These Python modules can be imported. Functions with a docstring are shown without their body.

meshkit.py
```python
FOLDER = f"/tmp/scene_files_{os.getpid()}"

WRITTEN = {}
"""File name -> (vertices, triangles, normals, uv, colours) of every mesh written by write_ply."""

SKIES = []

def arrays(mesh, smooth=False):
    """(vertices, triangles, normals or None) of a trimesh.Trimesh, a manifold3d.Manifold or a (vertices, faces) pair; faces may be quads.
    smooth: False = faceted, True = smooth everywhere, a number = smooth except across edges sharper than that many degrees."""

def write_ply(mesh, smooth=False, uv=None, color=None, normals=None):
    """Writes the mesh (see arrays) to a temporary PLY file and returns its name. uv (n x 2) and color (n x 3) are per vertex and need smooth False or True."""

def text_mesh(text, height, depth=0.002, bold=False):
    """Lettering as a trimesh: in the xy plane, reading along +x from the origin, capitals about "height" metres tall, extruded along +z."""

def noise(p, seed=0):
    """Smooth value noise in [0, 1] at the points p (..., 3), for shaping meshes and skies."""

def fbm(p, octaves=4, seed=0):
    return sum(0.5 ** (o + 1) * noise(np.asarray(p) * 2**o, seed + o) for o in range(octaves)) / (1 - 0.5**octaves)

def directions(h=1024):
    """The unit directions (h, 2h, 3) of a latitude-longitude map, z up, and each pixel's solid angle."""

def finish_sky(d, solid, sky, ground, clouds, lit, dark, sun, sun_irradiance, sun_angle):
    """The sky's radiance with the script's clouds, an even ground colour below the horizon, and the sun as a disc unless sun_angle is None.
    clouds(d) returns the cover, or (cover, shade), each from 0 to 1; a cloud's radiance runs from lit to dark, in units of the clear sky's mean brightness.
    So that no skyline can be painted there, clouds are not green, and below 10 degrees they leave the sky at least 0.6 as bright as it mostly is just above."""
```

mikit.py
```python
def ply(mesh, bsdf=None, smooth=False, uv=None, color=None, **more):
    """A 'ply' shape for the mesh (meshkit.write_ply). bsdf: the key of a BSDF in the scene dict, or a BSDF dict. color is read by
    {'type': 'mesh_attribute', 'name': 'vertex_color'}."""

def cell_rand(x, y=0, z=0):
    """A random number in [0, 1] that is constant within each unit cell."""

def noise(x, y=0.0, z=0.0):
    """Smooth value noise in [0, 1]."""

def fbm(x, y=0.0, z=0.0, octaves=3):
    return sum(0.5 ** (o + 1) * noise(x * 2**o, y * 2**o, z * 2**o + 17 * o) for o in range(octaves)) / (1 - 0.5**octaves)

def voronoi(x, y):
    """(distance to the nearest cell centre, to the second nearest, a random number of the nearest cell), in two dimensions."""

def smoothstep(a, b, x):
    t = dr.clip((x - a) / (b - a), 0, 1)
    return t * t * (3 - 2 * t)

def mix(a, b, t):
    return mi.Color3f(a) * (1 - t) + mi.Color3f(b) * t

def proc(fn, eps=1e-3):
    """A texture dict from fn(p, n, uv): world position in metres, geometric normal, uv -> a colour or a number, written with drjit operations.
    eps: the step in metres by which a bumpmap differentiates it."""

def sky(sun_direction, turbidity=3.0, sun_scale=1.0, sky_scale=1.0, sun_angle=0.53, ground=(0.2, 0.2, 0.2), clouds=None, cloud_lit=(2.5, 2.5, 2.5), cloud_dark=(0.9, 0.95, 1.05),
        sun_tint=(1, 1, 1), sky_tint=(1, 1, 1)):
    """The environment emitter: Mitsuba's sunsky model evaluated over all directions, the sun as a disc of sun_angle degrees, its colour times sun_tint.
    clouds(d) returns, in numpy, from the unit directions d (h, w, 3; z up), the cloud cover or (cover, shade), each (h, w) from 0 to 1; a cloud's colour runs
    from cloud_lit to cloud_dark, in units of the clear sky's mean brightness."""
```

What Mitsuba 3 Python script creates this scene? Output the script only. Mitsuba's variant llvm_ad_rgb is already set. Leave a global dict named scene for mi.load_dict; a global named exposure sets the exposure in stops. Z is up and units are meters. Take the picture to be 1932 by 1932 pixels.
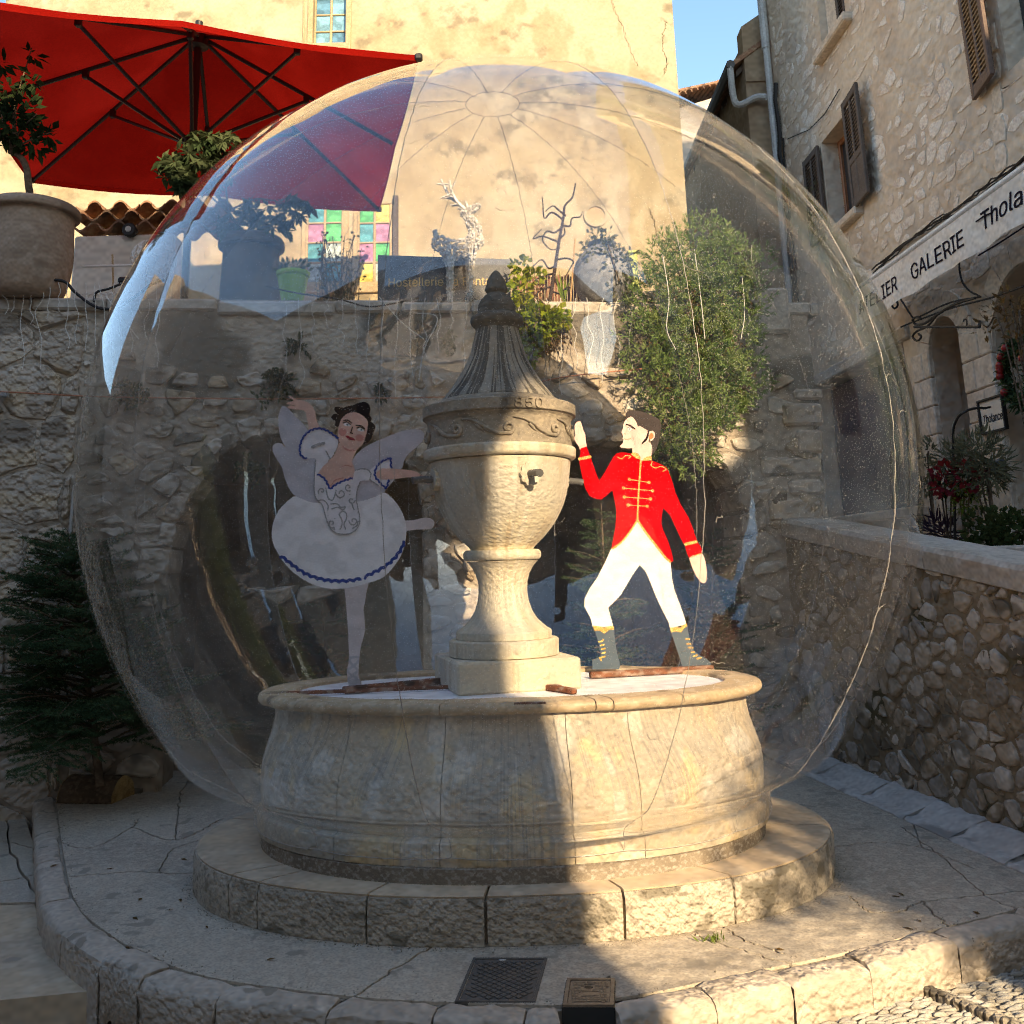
import math, random, numpy as np, trimesh, mitsuba as mi, mikit, meshkit, drjit as dr
import manifold3d as m3
from shapely.geometry import Polygon, LineString, Point, MultiPolygon, box as sbox
from shapely.ops import unary_union
from shapely import affinity
from scipy.spatial import Voronoi
T = mi.ScalarTransform4f
scene, labels = {}, {}

# ---------------------------------------------------------------- camera, sky, sun, exposure
F_PX, V_PRINC, V_HOR, EYE, ROLL = 1800.0, 644.0, 1062.0, 1.6, 0.026      # in 1932ths of the picture's side
PITCH = math.atan((V_HOR - V_PRINC) / F_PX)
CP, SP = math.cos(PITCH), math.sin(PITCH)
CAM_FWD = np.array([0, CP, SP])
CAM_RIGHT = math.cos(ROLL) * np.array([1.0, 0, 0]) - math.sin(ROLL) * np.array([0, -SP, CP])
CAM_UP = math.sin(ROLL) * np.array([1.0, 0, 0]) + math.cos(ROLL) * np.array([0, -SP, CP])
EYE_P = np.array([0, 0, EYE])
scene['camera'] = {'type': 'perspective', 'fov': math.degrees(2 * math.atan(966 / F_PX)), 'fov_axis': 'x',
                   'principal_point_offset_y': (966 - V_PRINC) / 1932, 'near_clip': 0.05, 'far_clip': 500.0,
                   'to_world': T().look_at(EYE_P.tolist(), (EYE_P + CAM_FWD).tolist(), CAM_UP.tolist())}
SUN_EL, SUN_AZ = math.radians(23.0), math.radians(20.0)      # low winter sun behind the camera, to its right
SUN = [math.sin(SUN_AZ) * math.cos(SUN_EL), -math.cos(SUN_AZ) * math.cos(SUN_EL), math.sin(SUN_EL)]
scene['daylight'] = mikit.sky(SUN, turbidity=3.0, sun_scale=0.52, sky_tint=(0.97, 0.97, 0.97), ground=(0.25, 0.22, 0.18))
exposure = 3.75


def at(u, v, Y=None, Z=None, X=None):
    """The point of the place that the survey of the photograph gives at (u, v), on a plane of known depth, height or side."""
    d = CAM_FWD + CAM_RIGHT * ((u - 966) / F_PX) + CAM_UP * ((V_PRINC - v) / F_PX)
    t = Y / d[1] if Y is not None else ((Z - EYE) / d[2] if Z is not None else X / d[0])
    return EYE_P + d * t


# ---------------------------------------------------------------- helpers
def rng(s): return np.random.default_rng(s)


used = set()


def K(parent, name=None):
    base = f'{parent}__{name}' if name else parent
    k, i = base, 0
    while k in used:
        i += 1
        k = f'{base}_{i:03d}'
    used.add(k)
    return k


def tag(key, label=None, category=None, group=None, kind=None):
    d = labels.setdefault(key, {})
    for n, x in (('label', label), ('category', category), ('group', group), ('kind', kind)):
        if x: d[n] = x


def outward(m):
    """The mesh with its faces turned outwards (thin sheets are left as built)."""
    v, f = np.asarray(m.vertices), np.asarray(m.faces)
    q = v - (v.min(0) + v.max(0)) / 2
    if (q[f[:, 0]] * np.cross(q[f[:, 1]], q[f[:, 2]])).sum() < 0: f = f[:, ::-1]
    return mesh(v, f)


SHEETS = ('leaf_surface', 'film')


def add(key, m, bsdf, smooth=False, turn=True):
    kind, r = ROW_OF.get(bsdf, (bsdf, 0))
    if hasattr(m, 'to_mesh'):
        q = m.to_mesh(); m = mesh(q.vert_properties[:, :3], q.tri_verts)
    if turn and kind not in SHEETS and not m.metadata.get('sheet'): m = outward(m)
    if smooth is not False and smooth is not True:
        m = trimesh.graph.smooth_shade(m, angle=math.radians(smooth), facet_minarea=None); smooth = True
    uv = np.zeros((len(m.vertices), 2)); uv[:, 0] = r
    scene[key] = mikit.ply(m, kind, smooth=smooth, uv=uv)
    return key


def part(parent, name, mesh, bsdf, smooth=False, label=None):
    k = add(K(parent, name), mesh, bsdf, smooth)
    if label: tag(k, label)
    return k


def thing(name, label, category, group=None):
    k = K(name)
    tag(k, label, category, group)
    return k


def struct(name, mesh, bsdf, smooth=False):
    k = add(K(name), mesh, bsdf, smooth)
    tag(k, kind='structure')
    return k


def cat(ms):
    ms = list(ms)
    v, f, n = [], [], 0
    for m in ms:
        v.append(np.asarray(m.vertices)); f.append(np.asarray(m.faces) + n); n += len(m.vertices)
    return trimesh.Trimesh(np.vstack(v), np.vstack(f), process=False)


def mesh(v, f): return trimesh.Trimesh(np.asarray(v, float), np.asarray(f, int), process=False)


def quads(q):
    q = np.asarray(q, int)
    return np.vstack([q[:, [0, 1, 2]], q[:, [0, 2, 3]]])


def cbox(c, s, ch=0.01, rot=0.0, axis=(0, 0, 1)):
    """A box with chamfered edges, its centre c, its size s."""
    h = np.array(s, float) / 2
    ch = min(ch, h.min() * 0.45)
    pts = []
    for sx in (-1, 1):
        for sy in (-1, 1):
            for sz in (-1, 1):
                for k in range(3):
                    o = np.array([h[0], h[1], h[2]]) - ch
                    o[k] = h[k]
                    pts.append(o * [sx, sy, sz])
    m = trimesh.convex.convex_hull(np.array(pts))
    if rot: m.apply_transform(trimesh.transformations.rotation_matrix(rot, axis))
    m.apply_translation(c)
    return m


def tube(pts, r, sides=6, cap=True, closed=False):
    p = np.asarray(pts, float)
    r = np.broadcast_to(r, (len(p),))
    t = np.gradient(p, axis=0)
    if closed: t = np.roll(p, -1, 0) - np.roll(p, 1, 0)
    t /= np.linalg.norm(t, axis=1, keepdims=True) + 1e-12
    a = np.cross(t[0], [0, 0, 1.0] if abs(t[0, 2]) < 0.9 else [1.0, 0, 0]); a /= np.linalg.norm(a)
    A = []
    for k in range(len(p)):
        a = a - t[k] * (a @ t[k]); a /= np.linalg.norm(a) + 1e-12; A.append(a)
    A = np.array(A); B = np.cross(t, A)
    ang = np.arange(sides) * 2 * np.pi / sides
    v = p[:, None] + r[:, None, None] * (np.cos(ang)[None, :, None] * A[:, None] + np.sin(ang)[None, :, None] * B[:, None])
    n = len(p)
    rows = np.arange(n if closed else n - 1)
    i, j = np.meshgrid(rows, np.arange(sides), indexing='ij')
    i2, j2 = (i + 1) % n, (j + 1) % sides
    f = quads(np.stack([i * sides + j, i * sides + j2, i2 * sides + j2, i2 * sides + j], -1).reshape(-1, 4))
    v = v.reshape(-1, 3)
    if cap and not closed:
        m0, m1 = len(v), len(v) + 1
        v = np.vstack([v, p[:1], p[-1:]])
        q = np.arange(sides)
        f = np.vstack([f, np.stack([q * 0 + m0, (q + 1) % sides, q], 1), np.stack([q * 0 + m1, q + (n - 1) * sides, (q + 1) % sides + (n - 1) * sides], 1)])
    return mesh(v, f)


def spline(pts, n=24, closed=False):
    """Catmull-Rom through the points."""
    p = np.asarray(pts, float)
    if closed: p = np.vstack([p[-1:], p, p[:2]])
    else: p = np.vstack([2 * p[0] - p[1], p, 2 * p[-1] - p[-2]])
    segs = len(p) - 3
    out = []
    per = max(2, n // segs)
    for k in range(segs):
        a, b, c, d = p[k:k + 4]
        t = np.linspace(0, 1, per, endpoint=False)[:, None]
        out.append(0.5 * (2 * b + (c - a) * t + (2 * a - 5 * b + 4 * c - d) * t ** 2 + (3 * b - a - 3 * c + d) * t ** 3))
    if not closed: out.append(p[-2:-1])
    return np.vstack(out)


def lathe(prof, n=64, c=(0, 0, 0), mod=None, sx=1.0, sy=1.0):
    """prof: (r, z) from bottom to top; mod(angle, z) multiplies the radius."""
    prof = np.asarray(prof, float)
    th = np.arange(n) * 2 * np.pi / n
    r = prof[:, 0][:, None] * (np.ones(n)[None] if mod is None else mod(th[None, :], prof[:, 1][:, None]))
    v = np.stack([r * np.cos(th) * sx + c[0], r * np.sin(th) * sy + c[1], np.broadcast_to(prof[:, 1][:, None] + c[2], r.shape)], -1).reshape(-1, 3)
    i, j = np.meshgrid(np.arange(len(prof) - 1), np.arange(n), indexing='ij')
    j2 = (j + 1) % n
    f = quads(np.stack([i * n + j, i * n + j2, (i + 1) * n + j2, (i + 1) * n + j], -1).reshape(-1, 4))
    m = len(prof)
    q = np.arange(n)
    v = np.vstack([v, [[c[0], c[1], prof[0, 1] + c[2]], [c[0], c[1], prof[-1, 1] + c[2]]]])
    f = np.vstack([f, np.stack([q * 0 + m * n, (q + 1) % n, q], 1), np.stack([q * 0 + m * n + 1, q + (m - 1) * n, (q + 1) % n + (m - 1) * n], 1)])
    return mesh(v, f)


def dense(prof, step=0.02):
    """Sharp-cornered profile with more points along it."""
    prof = np.asarray(prof, float)
    out = [prof[0]]
    for a, b in zip(prof[:-1], prof[1:]):
        k = max(1, int(np.linalg.norm(b - a) / step))
        out += [a + (b - a) * (i + 1) / k for i in range(k)]
    return np.array(out)


class Frame:
    """A plane in the place: origin, horizontal axis a, upward axis b, outward normal n."""
    def __init__(s, o, a, b=(0, 0, 1)):
        s.o = np.array(o, float); s.a = np.array(a, float); s.a /= np.linalg.norm(s.a)
        s.b = np.array(b, float); s.n = np.cross(s.a, s.b); s.n /= np.linalg.norm(s.n)

    def __call__(s, x, y, d=0.0):
        x, y, d = np.broadcast_arrays(np.asarray(x, float), np.asarray(y, float), np.asarray(d, float))
        return s.o + x[..., None] * s.a + y[..., None] * s.b + d[..., None] * s.n

    def lift(s, m):
        v = np.asarray(m.vertices)
        return mesh(s(v[:, 0], v[:, 1], v[:, 2]), m.faces)

    def hit(s, u, v, off=0.0):
        d = CAM_FWD + CAM_RIGHT * ((u - 966) / F_PX) + CAM_UP * ((V_PRINC - v) / F_PX)
        t = ((s.o + off * s.n - EYE_P) @ s.n) / (d @ s.n)
        q = EYE_P + d * t - s.o
        return np.array([q @ s.a, q @ s.b])

    def hits(s, uv, off=0.0): return np.array([s.hit(u, v, off) for u, v in uv])

    def box(s, x0, x1, y0, y1, d0, d1, ch=0.008):
        return s.lift(cbox(((x0 + x1) / 2, (y0 + y1) / 2, (d0 + d1) / 2), (x1 - x0, y1 - y0, d1 - d0), ch))

    def tube(s, pts, r, sides=6, **k):
        p = np.asarray(pts, float)
        return tube(s(p[:, 0], p[:, 1], p[:, 2] if p.shape[1] > 2 else 0.0), r, sides, **k)


def polys(g):
    if g.is_empty: return []
    return [p for p in getattr(g, 'geoms', [g]) if p.geom_type == 'Polygon' and p.area > 1e-7]


def extrude(poly, d0, d1, frame=None):
    ms = []
    for p in polys(poly):
        m = trimesh.creation.extrude_polygon(p, d1 - d0, engine='earcut')
        m.apply_translation([0, 0, d0]); ms.append(m)
    m = cat(ms)
    return frame.lift(m) if frame else m


def ring(poly, n):
    """n points round the outline, counter-clockwise."""
    e = poly.exterior
    if not e.is_ccw: e = LineString(list(e.coords)[::-1])
    L = e.length
    return np.array([e.interpolate(L * i / n).coords[0] for i in range(n)])


def cells(region, spacing, seed, sx=1.0, sy=1.0, relax=1, jitter=0.42):
    """Irregular cells that fill the region: a jittered grid's Voronoi cells, stretched by sx, sy."""
    g = rng(seed)
    x0, y0, x1, y1 = region.bounds
    xs = np.arange(x0 - 2 * spacing * sx, x1 + 2 * spacing * sx, spacing * sx)
    ys = np.arange(y0 - 2 * spacing * sy, y1 + 2 * spacing * sy, spacing * sy)
    P = np.array([(x + (0.5 if k % 2 else 0) * spacing * sx, y) for k, y in enumerate(ys) for x in xs])
    P = P + g.uniform(-jitter, jitter, P.shape) * spacing * np.array([sx, sy])
    V = Voronoi(P / [sx, sy])
    out = []
    for r in V.point_region:
        reg = V.regions[r]
        if -1 in reg or not reg: continue
        pl = Polygon(V.vertices[reg] * [sx, sy])
        pl = pl.intersection(region) if not region.contains(pl) else pl
        out += [q for q in polys(pl)]
    return out


def stone(poly, frame, depth, g, back=-0.05, joint=0.012, rounding=0.02, n=9, bulge=0.3, inset=0.8):
    """One stone of a wall: an irregular block, its face rounded off, standing depth proud."""
    q = poly.buffer(-joint / 2 - rounding).buffer(rounding)
    q = max(polys(q), key=lambda p: p.area, default=None)
    if q is None or q.area < 4e-4: return None
    R = ring(q, n)
    c = R.mean(0)
    R = R + g.normal(0, 0.05 * math.sqrt(q.area), R.shape) * 0.6
    lv = [(R, back), (R, depth * 0.35), (c + (R - c) * (1 - (1 - inset) * 0.35), depth * 0.8), (c + (R - c) * inset * 0.9, depth * (1 + 0.12 * bulge))]
    v, f = [], []
    for k, (r, d) in enumerate(lv):
        dd = d + (g.normal(0, depth * 0.13, n) if k >= 1 else 0)
        v.append(frame(r[:, 0], r[:, 1], dd))
    i = np.arange(n)
    for k in range(3): f.append(quads(np.stack([k * n + i, k * n + (i + 1) % n, (k + 1) * n + (i + 1) % n, (k + 1) * n + i], 1)))
    v.append(frame(c[0], c[1], depth * (1 + bulge * 0.35 + g.normal(0, 0.1)))[None])
    f.append(np.stack([3 * n + i, 3 * n + (i + 1) % n, i * 0 + 4 * n], 1))
    return mesh(np.vstack(v), np.vstack(f))


def relief(region, frame, step, height, seed=0):
    """A sheet of mortar or plaster over the region, its height(x, y) as a fine grid; cells whose centre is outside are left open."""
    import shapely
    x0, y0, x1, y1 = region.bounds
    xs, ys = np.linspace(x0, x1, int((x1 - x0) / step) + 2), np.linspace(y0, y1, int((y1 - y0) / step) + 2)
    X, Y = np.meshgrid(xs, ys, indexing='ij')
    ok = shapely.contains_xy(region, (X[:-1, :-1] + X[1:, 1:]).ravel() / 2, (Y[:-1, :-1] + Y[1:, 1:]).ravel() / 2).reshape(len(xs) - 1, -1)
    i, j = np.nonzero(ok)
    w = len(ys)
    f = quads(np.stack([i * w + j, (i + 1) * w + j, (i + 1) * w + j + 1, i * w + j + 1], 1))
    v = frame(X.ravel(), Y.ravel(), height(X.ravel(), Y.ravel()))
    keep = np.unique(f)
    m = np.zeros(len(v), int); m[keep] = np.arange(len(keep))
    out = mesh(v[keep], m[f]); out.metadata['sheet'] = True
    return out


def leaves(P, D, size, width, g, up=0.3, fold=0.25, jitter=0.3):
    """One leaf (two triangles folded along its rib, tip tapered) at each point P, pointing along D."""
    n = len(P)
    D = D / (np.linalg.norm(D, axis=1, keepdims=True) + 1e-9)
    N = g.normal(0, 1, (n, 3)) + [0, 0, up * 3]
    S = np.cross(D, N); S /= np.linalg.norm(S, axis=1, keepdims=True) + 1e-9
    N = np.cross(S, D)
    L = size * g.uniform(1 - jitter, 1 + jitter, n)[:, None]
    W = width * L
    a, tip = P, P + D * L
    l = P + D * L * 0.45 + S * W + N * W * fold
    r = P + D * L * 0.45 - S * W + N * W * fold
    v = np.stack([a, r, tip, l], 1).reshape(-1, 3)
    b = np.arange(n)[:, None] * 4
    return mesh(v, np.vstack([b + [0, 1, 2], b + [0, 2, 3]]))


def needles(P, D, length, width, g):
    n = len(P)
    D = D / (np.linalg.norm(D, axis=1, keepdims=True) + 1e-9)
    S = np.cross(D, g.normal(0, 1, (n, 3))); S /= np.linalg.norm(S, axis=1, keepdims=True) + 1e-9
    L = length * g.uniform(0.7, 1.2, n)[:, None]
    v = np.stack([P - S * width / 2, P + S * width / 2, P + D * L], 1).reshape(-1, 3)
    return mesh(v, np.arange(3 * n).reshape(-1, 3))


def unit(v):
    v = np.asarray(v, float)
    return v / (np.linalg.norm(v, axis=-1, keepdims=True) + 1e-12)


def blob_points(centre, radii, n, g, shell=0.5):
    """Points in an ellipsoid, more of them towards its skin."""
    d = unit(g.normal(0, 1, (n, 3)))
    r = g.uniform(shell ** 3, 1, n) ** (1 / 3)
    return np.array(centre) + d * r[:, None] * np.array(radii), d


# ---------------------------------------------------------------- materials
fbm, noise, mix, sstep, vor = mikit.fbm, mikit.noise, mikit.mix, mikit.smoothstep, mikit.voronoi
# All plain stone, earth, wood, metal and paint share two BSDFs and all leaves a third: each material is a row of a table (three tones, stains, grain, relief),
# and a mesh carries the number of its row as its texture coordinate. This keeps the compile short.
ROWS, ROW_OF = [], {}


def stony(a, b, c, k=3.0, fine=22.0, dark=None, amount=0.6, grain=0.36):
    """Grain and patches of three tones; dark: (colour, scale, threshold) adds stains with an outline."""
    dc, dk, dt = dark if dark else ((0, 0, 0), 1.0, 2.0)
    return [*a, *b, *c, *dc, k, fine, dk, dt, amount, grain]


def rocky(k, h): return (k, h)


pitted = rocky


def row(name, kind, tones, bump=(1.0, 0.0), rough=0.5, spec=0.4):
    if len(tones) == 3: tones = stony(tones, tones, tones, grain=0.12)
    ROW_OF[name] = (kind, len(ROWS))
    ROWS.append([*tones, bump[0], bump[1], rough, spec])


def mat(name, tones, rough=0.85, spec=0.25, bump=(1.0, 0.0), **kw):
    row(name, 'rough_surface' if rough >= 0.7 else 'glossy_surface', tones, bump, rough, spec)


def leafmat(name, tones, *a): row(name, 'leaf_surface', tones)


def leafy(a, b, k=9.0): return stony(a, b, b, k, k * 4, grain=0.3)


def special(name, color, bump, rough=None, spec=0.3, eps=2e-3):
    nested = {'type': 'diffuse', 'reflectance': mikit.proc(color)} if rough is None else {'type': 'principled', 'base_color': mikit.proc(color), 'roughness': rough, 'specular': spec}
    scene[name] = {'type': 'bumpmap', 'arbitrary': mikit.proc(bump, eps=eps), 'scale': 1.0, 'nested': nested}


def relief3(k, h): return lambda p, n, uv: h * fbm(p.x * k, p.y * k, p.z * k, 2)


# walls
def tan_fn(p, n, uv):
    big = fbm(p.x * 0.9, p.y, p.z * 1.1, 4)
    run = fbm(p.x * 3.5, p.y * 3.5, p.z * 1.3 + 7, 4)
    blot = fbm(p.x * 1.9 + 40, p.y, p.z * 2.3, 5)
    r = mix((0.42, 0.345, 0.22), (0.47, 0.405, 0.285), sstep(0.4, 0.62, big))
    r = mix(r, (0.36, 0.285, 0.175), sstep(0.5, 0.66, run) * 0.75)
    r = mix(r, (0.215, 0.18, 0.12), sstep(0.54, 0.66, blot) * 0.8 * sstep(0.35, 0.6, fbm(p.x * 9, p.y, p.z * 7, 3)))
    return r * (0.88 + 0.24 * fbm(p.x * 30, p.y * 30, p.z * 24, 2))


special('tan_plaster', tan_fn, relief3(7, 0.02))


def facade_fn(p, n, uv):
    u = fbm(p.x * 1.2, p.y * 1.2, p.z * 1.2, 4)
    r = mix((0.58, 0.47, 0.355), (0.64, 0.54, 0.415), sstep(0.4, 0.62, u))
    r = mix(r, (0.50, 0.43, 0.35), sstep(0.52, 0.66, fbm(p.x, p.y * 2.2 + 9, p.z * 2.2, 4)) * 0.7)
    return r * (0.8 + 0.4 * fbm(p.x * 16, p.y * 16, p.z * 16, 3))


special('facade_plaster', facade_fn, relief3(14, 0.035))
mat('facade_stone', stony((0.70, 0.61, 0.50), (0.78, 0.71, 0.61), (0.56, 0.43, 0.34), 2.3, 18), 0.9, 0.15, rocky(22, 0.02))
mat('facade_dressed', stony((0.62, 0.53, 0.42), (0.70, 0.61, 0.50), (0.50, 0.42, 0.33), 1.6, 12), 0.9, 0.15, rocky(18, 0.012))
mat('terrace_mortar', stony((0.47, 0.40, 0.32), (0.34, 0.285, 0.225), (0.55, 0.49, 0.41), 1.7, 10, ((0.11, 0.10, 0.08), 1.1, 0.57)), 0.95, 0.1, rocky(26, 0.03))
mat('terrace_stone', stony((0.49, 0.42, 0.34), (0.37, 0.315, 0.255), (0.62, 0.56, 0.48), 1.3, 9, ((0.13, 0.115, 0.09), 1.6, 0.575)), 0.92, 0.15, rocky(20, 0.045))
mat('terrace_block', stony((0.56, 0.485, 0.40), (0.47, 0.40, 0.325), (0.60, 0.47, 0.30), 0.9, 6, ((0.22, 0.185, 0.15), 2.2, 0.585)), 0.92, 0.15, rocky(24, 0.05))
mat('terrace_pale', stony((0.60, 0.54, 0.46), (0.52, 0.46, 0.385), (0.68, 0.63, 0.55), 1.6, 11, ((0.2, 0.175, 0.14), 2.4, 0.6)), 0.92, 0.15, rocky(22, 0.035))
mat('terrace_ochre', stony((0.46, 0.36, 0.25), (0.36, 0.285, 0.205), (0.52, 0.42, 0.30), 1.6, 11, ((0.15, 0.12, 0.09), 2.4, 0.59)), 0.92, 0.15, rocky(22, 0.04))
mat('rubble_pale', stony((0.58, 0.52, 0.44), (0.50, 0.44, 0.36), (0.66, 0.61, 0.53), 2.6, 16, ((0.2, 0.17, 0.13), 4, 0.61)), 0.92, 0.15, rocky(30, 0.018))
mat('rubble_grey', stony((0.38, 0.335, 0.28), (0.30, 0.26, 0.21), (0.46, 0.42, 0.37), 2.6, 16, ((0.12, 0.105, 0.08), 4, 0.6)), 0.92, 0.15, rocky(30, 0.022))
mat('cap_stone', stony((0.52, 0.475, 0.415), (0.44, 0.385, 0.315), (0.60, 0.555, 0.49), 2.0, 16), 0.9, 0.15, rocky(18, 0.02))
mat('rubble_mortar', stony((0.32, 0.25, 0.17), (0.25, 0.195, 0.13), (0.40, 0.32, 0.225), 2.2, 15, ((0.09, 0.085, 0.045), 1.7, 0.58)), 0.96, 0.1, pitted(38, 0.03))
mat('rubble_stone', stony((0.47, 0.39, 0.295), (0.37, 0.29, 0.20), (0.58, 0.53, 0.455), 2.6, 14, ((0.13, 0.11, 0.08), 3.0, 0.6)), 0.92, 0.15, rocky(30, 0.022))
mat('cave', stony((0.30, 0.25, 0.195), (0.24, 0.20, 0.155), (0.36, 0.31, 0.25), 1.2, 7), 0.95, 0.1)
mat('white_plaster', stony((0.66, 0.60, 0.53), (0.58, 0.50, 0.43), (0.70, 0.66, 0.60), 1.1, 8), 0.9, 0.15, rocky(9, 0.01))
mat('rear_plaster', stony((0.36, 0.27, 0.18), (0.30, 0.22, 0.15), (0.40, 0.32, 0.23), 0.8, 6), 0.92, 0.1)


# fountain
def basin_fn(p, n, uv):
    ang = dr.atan2(p.y - 5.7, p.x + 0.06) * 1.35
    u = fbm(p.x * 2.2, p.y * 2.2, p.z * 2.0, 4)
    v = fbm(p.x * 5 + 9, p.y * 5, p.z * 4, 4)
    st = fbm(ang * 17 + 1.3 * noise(ang * 3, p.z * 4, 4.0), p.z * 1.9, 0.0, 4)
    fine = fbm(ang * 120, p.z * 3.0, 5.0, 2)
    r = mix((0.50, 0.41, 0.29), (0.43, 0.385, 0.31), sstep(0.42, 0.6, u))
    r = mix(r, (0.66, 0.505, 0.275), sstep(0.52, 0.68, v) * 0.75)
    r = mix(r, (0.36, 0.32, 0.265), sstep(0.54, 0.7, st) * 0.55 * sstep(0.4, 0.6, fbm(ang * 3, p.z * 2.4 + 3, 2.0, 2)))
    r = mix(r, (0.30, 0.27, 0.225), sstep(0.55, 0.72, fine) * 0.55 * sstep(0.42, 0.62, fbm(ang * 4, p.z * 3, 7.0, 2)))
    r = mix(r, (0.66, 0.62, 0.54), sstep(0.6, 0.72, fbm(ang * 7 + 4, p.z * 6, 1.0, 3)) * 0.5)
    r = mix(r, (0.33, 0.325, 0.28), sstep(0.6, 0.72, fbm(p.x * 3.3, p.y * 3.3 + 20, p.z * 3.3, 4)) * 0.5)
    return r * (0.78 + 0.44 * fbm(p.x * 60, p.y * 60, p.z * 60, 2))


special('basin_stone', basin_fn, relief3(36, 0.02), 0.62)
mat('rim_stone', stony((0.52, 0.39, 0.23), (0.43, 0.325, 0.20), (0.58, 0.49, 0.35), 3.5, 22, ((0.20, 0.15, 0.10), 6, 0.6)), 0.5, 0.45, rocky(45, 0.012))


def urn_fn(p, n, uv):
    ang = dr.atan2(p.y - 5.7, p.x + 0.09)
    u = fbm(p.x * 4, p.y * 4, p.z * 4, 4)
    st = fbm(ang * 9, p.z * 1.3, 3.0, 4)
    r = mix((0.56, 0.50, 0.385), (0.61, 0.54, 0.395), sstep(0.4, 0.62, u))
    r = mix(r, (0.48, 0.455, 0.395), sstep(0.5, 0.66, fbm(p.x * 2.2, p.y * 2.2, p.z * 3 + 8, 3)) * 0.6)
    r = mix(r, (0.68, 0.64, 0.545), sstep(0.54, 0.68, st) * 0.5)
    r = mix(r, (0.42, 0.31, 0.18), sstep(0.58, 0.72, fbm(ang * 5 + 3, p.z * 4, 9.0, 3)) * 0.45)
    return r * (0.84 + 0.32 * fbm(p.x * 70, p.y * 70, p.z * 70, 2))


special('urn_stone', urn_fn, relief3(55, 0.010), 0.6)


def lichen_fn(p, n, uv):
    ang = dr.atan2(p.y - 5.7, p.x + 0.09)
    st = fbm(ang * 17, p.z * 1.8, 1.0, 3)
    u = fbm(p.x * 12, p.y * 12, p.z * 12, 4)
    r = mix((0.36, 0.325, 0.265), (0.30, 0.27, 0.225), sstep(0.4, 0.6, u))
    r = mix(r, (0.085, 0.08, 0.072), sstep(0.5, 0.6, st) * 0.85)
    return r * (0.8 + 0.4 * fbm(p.x * 60, p.y * 60, p.z * 60, 2))


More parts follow.
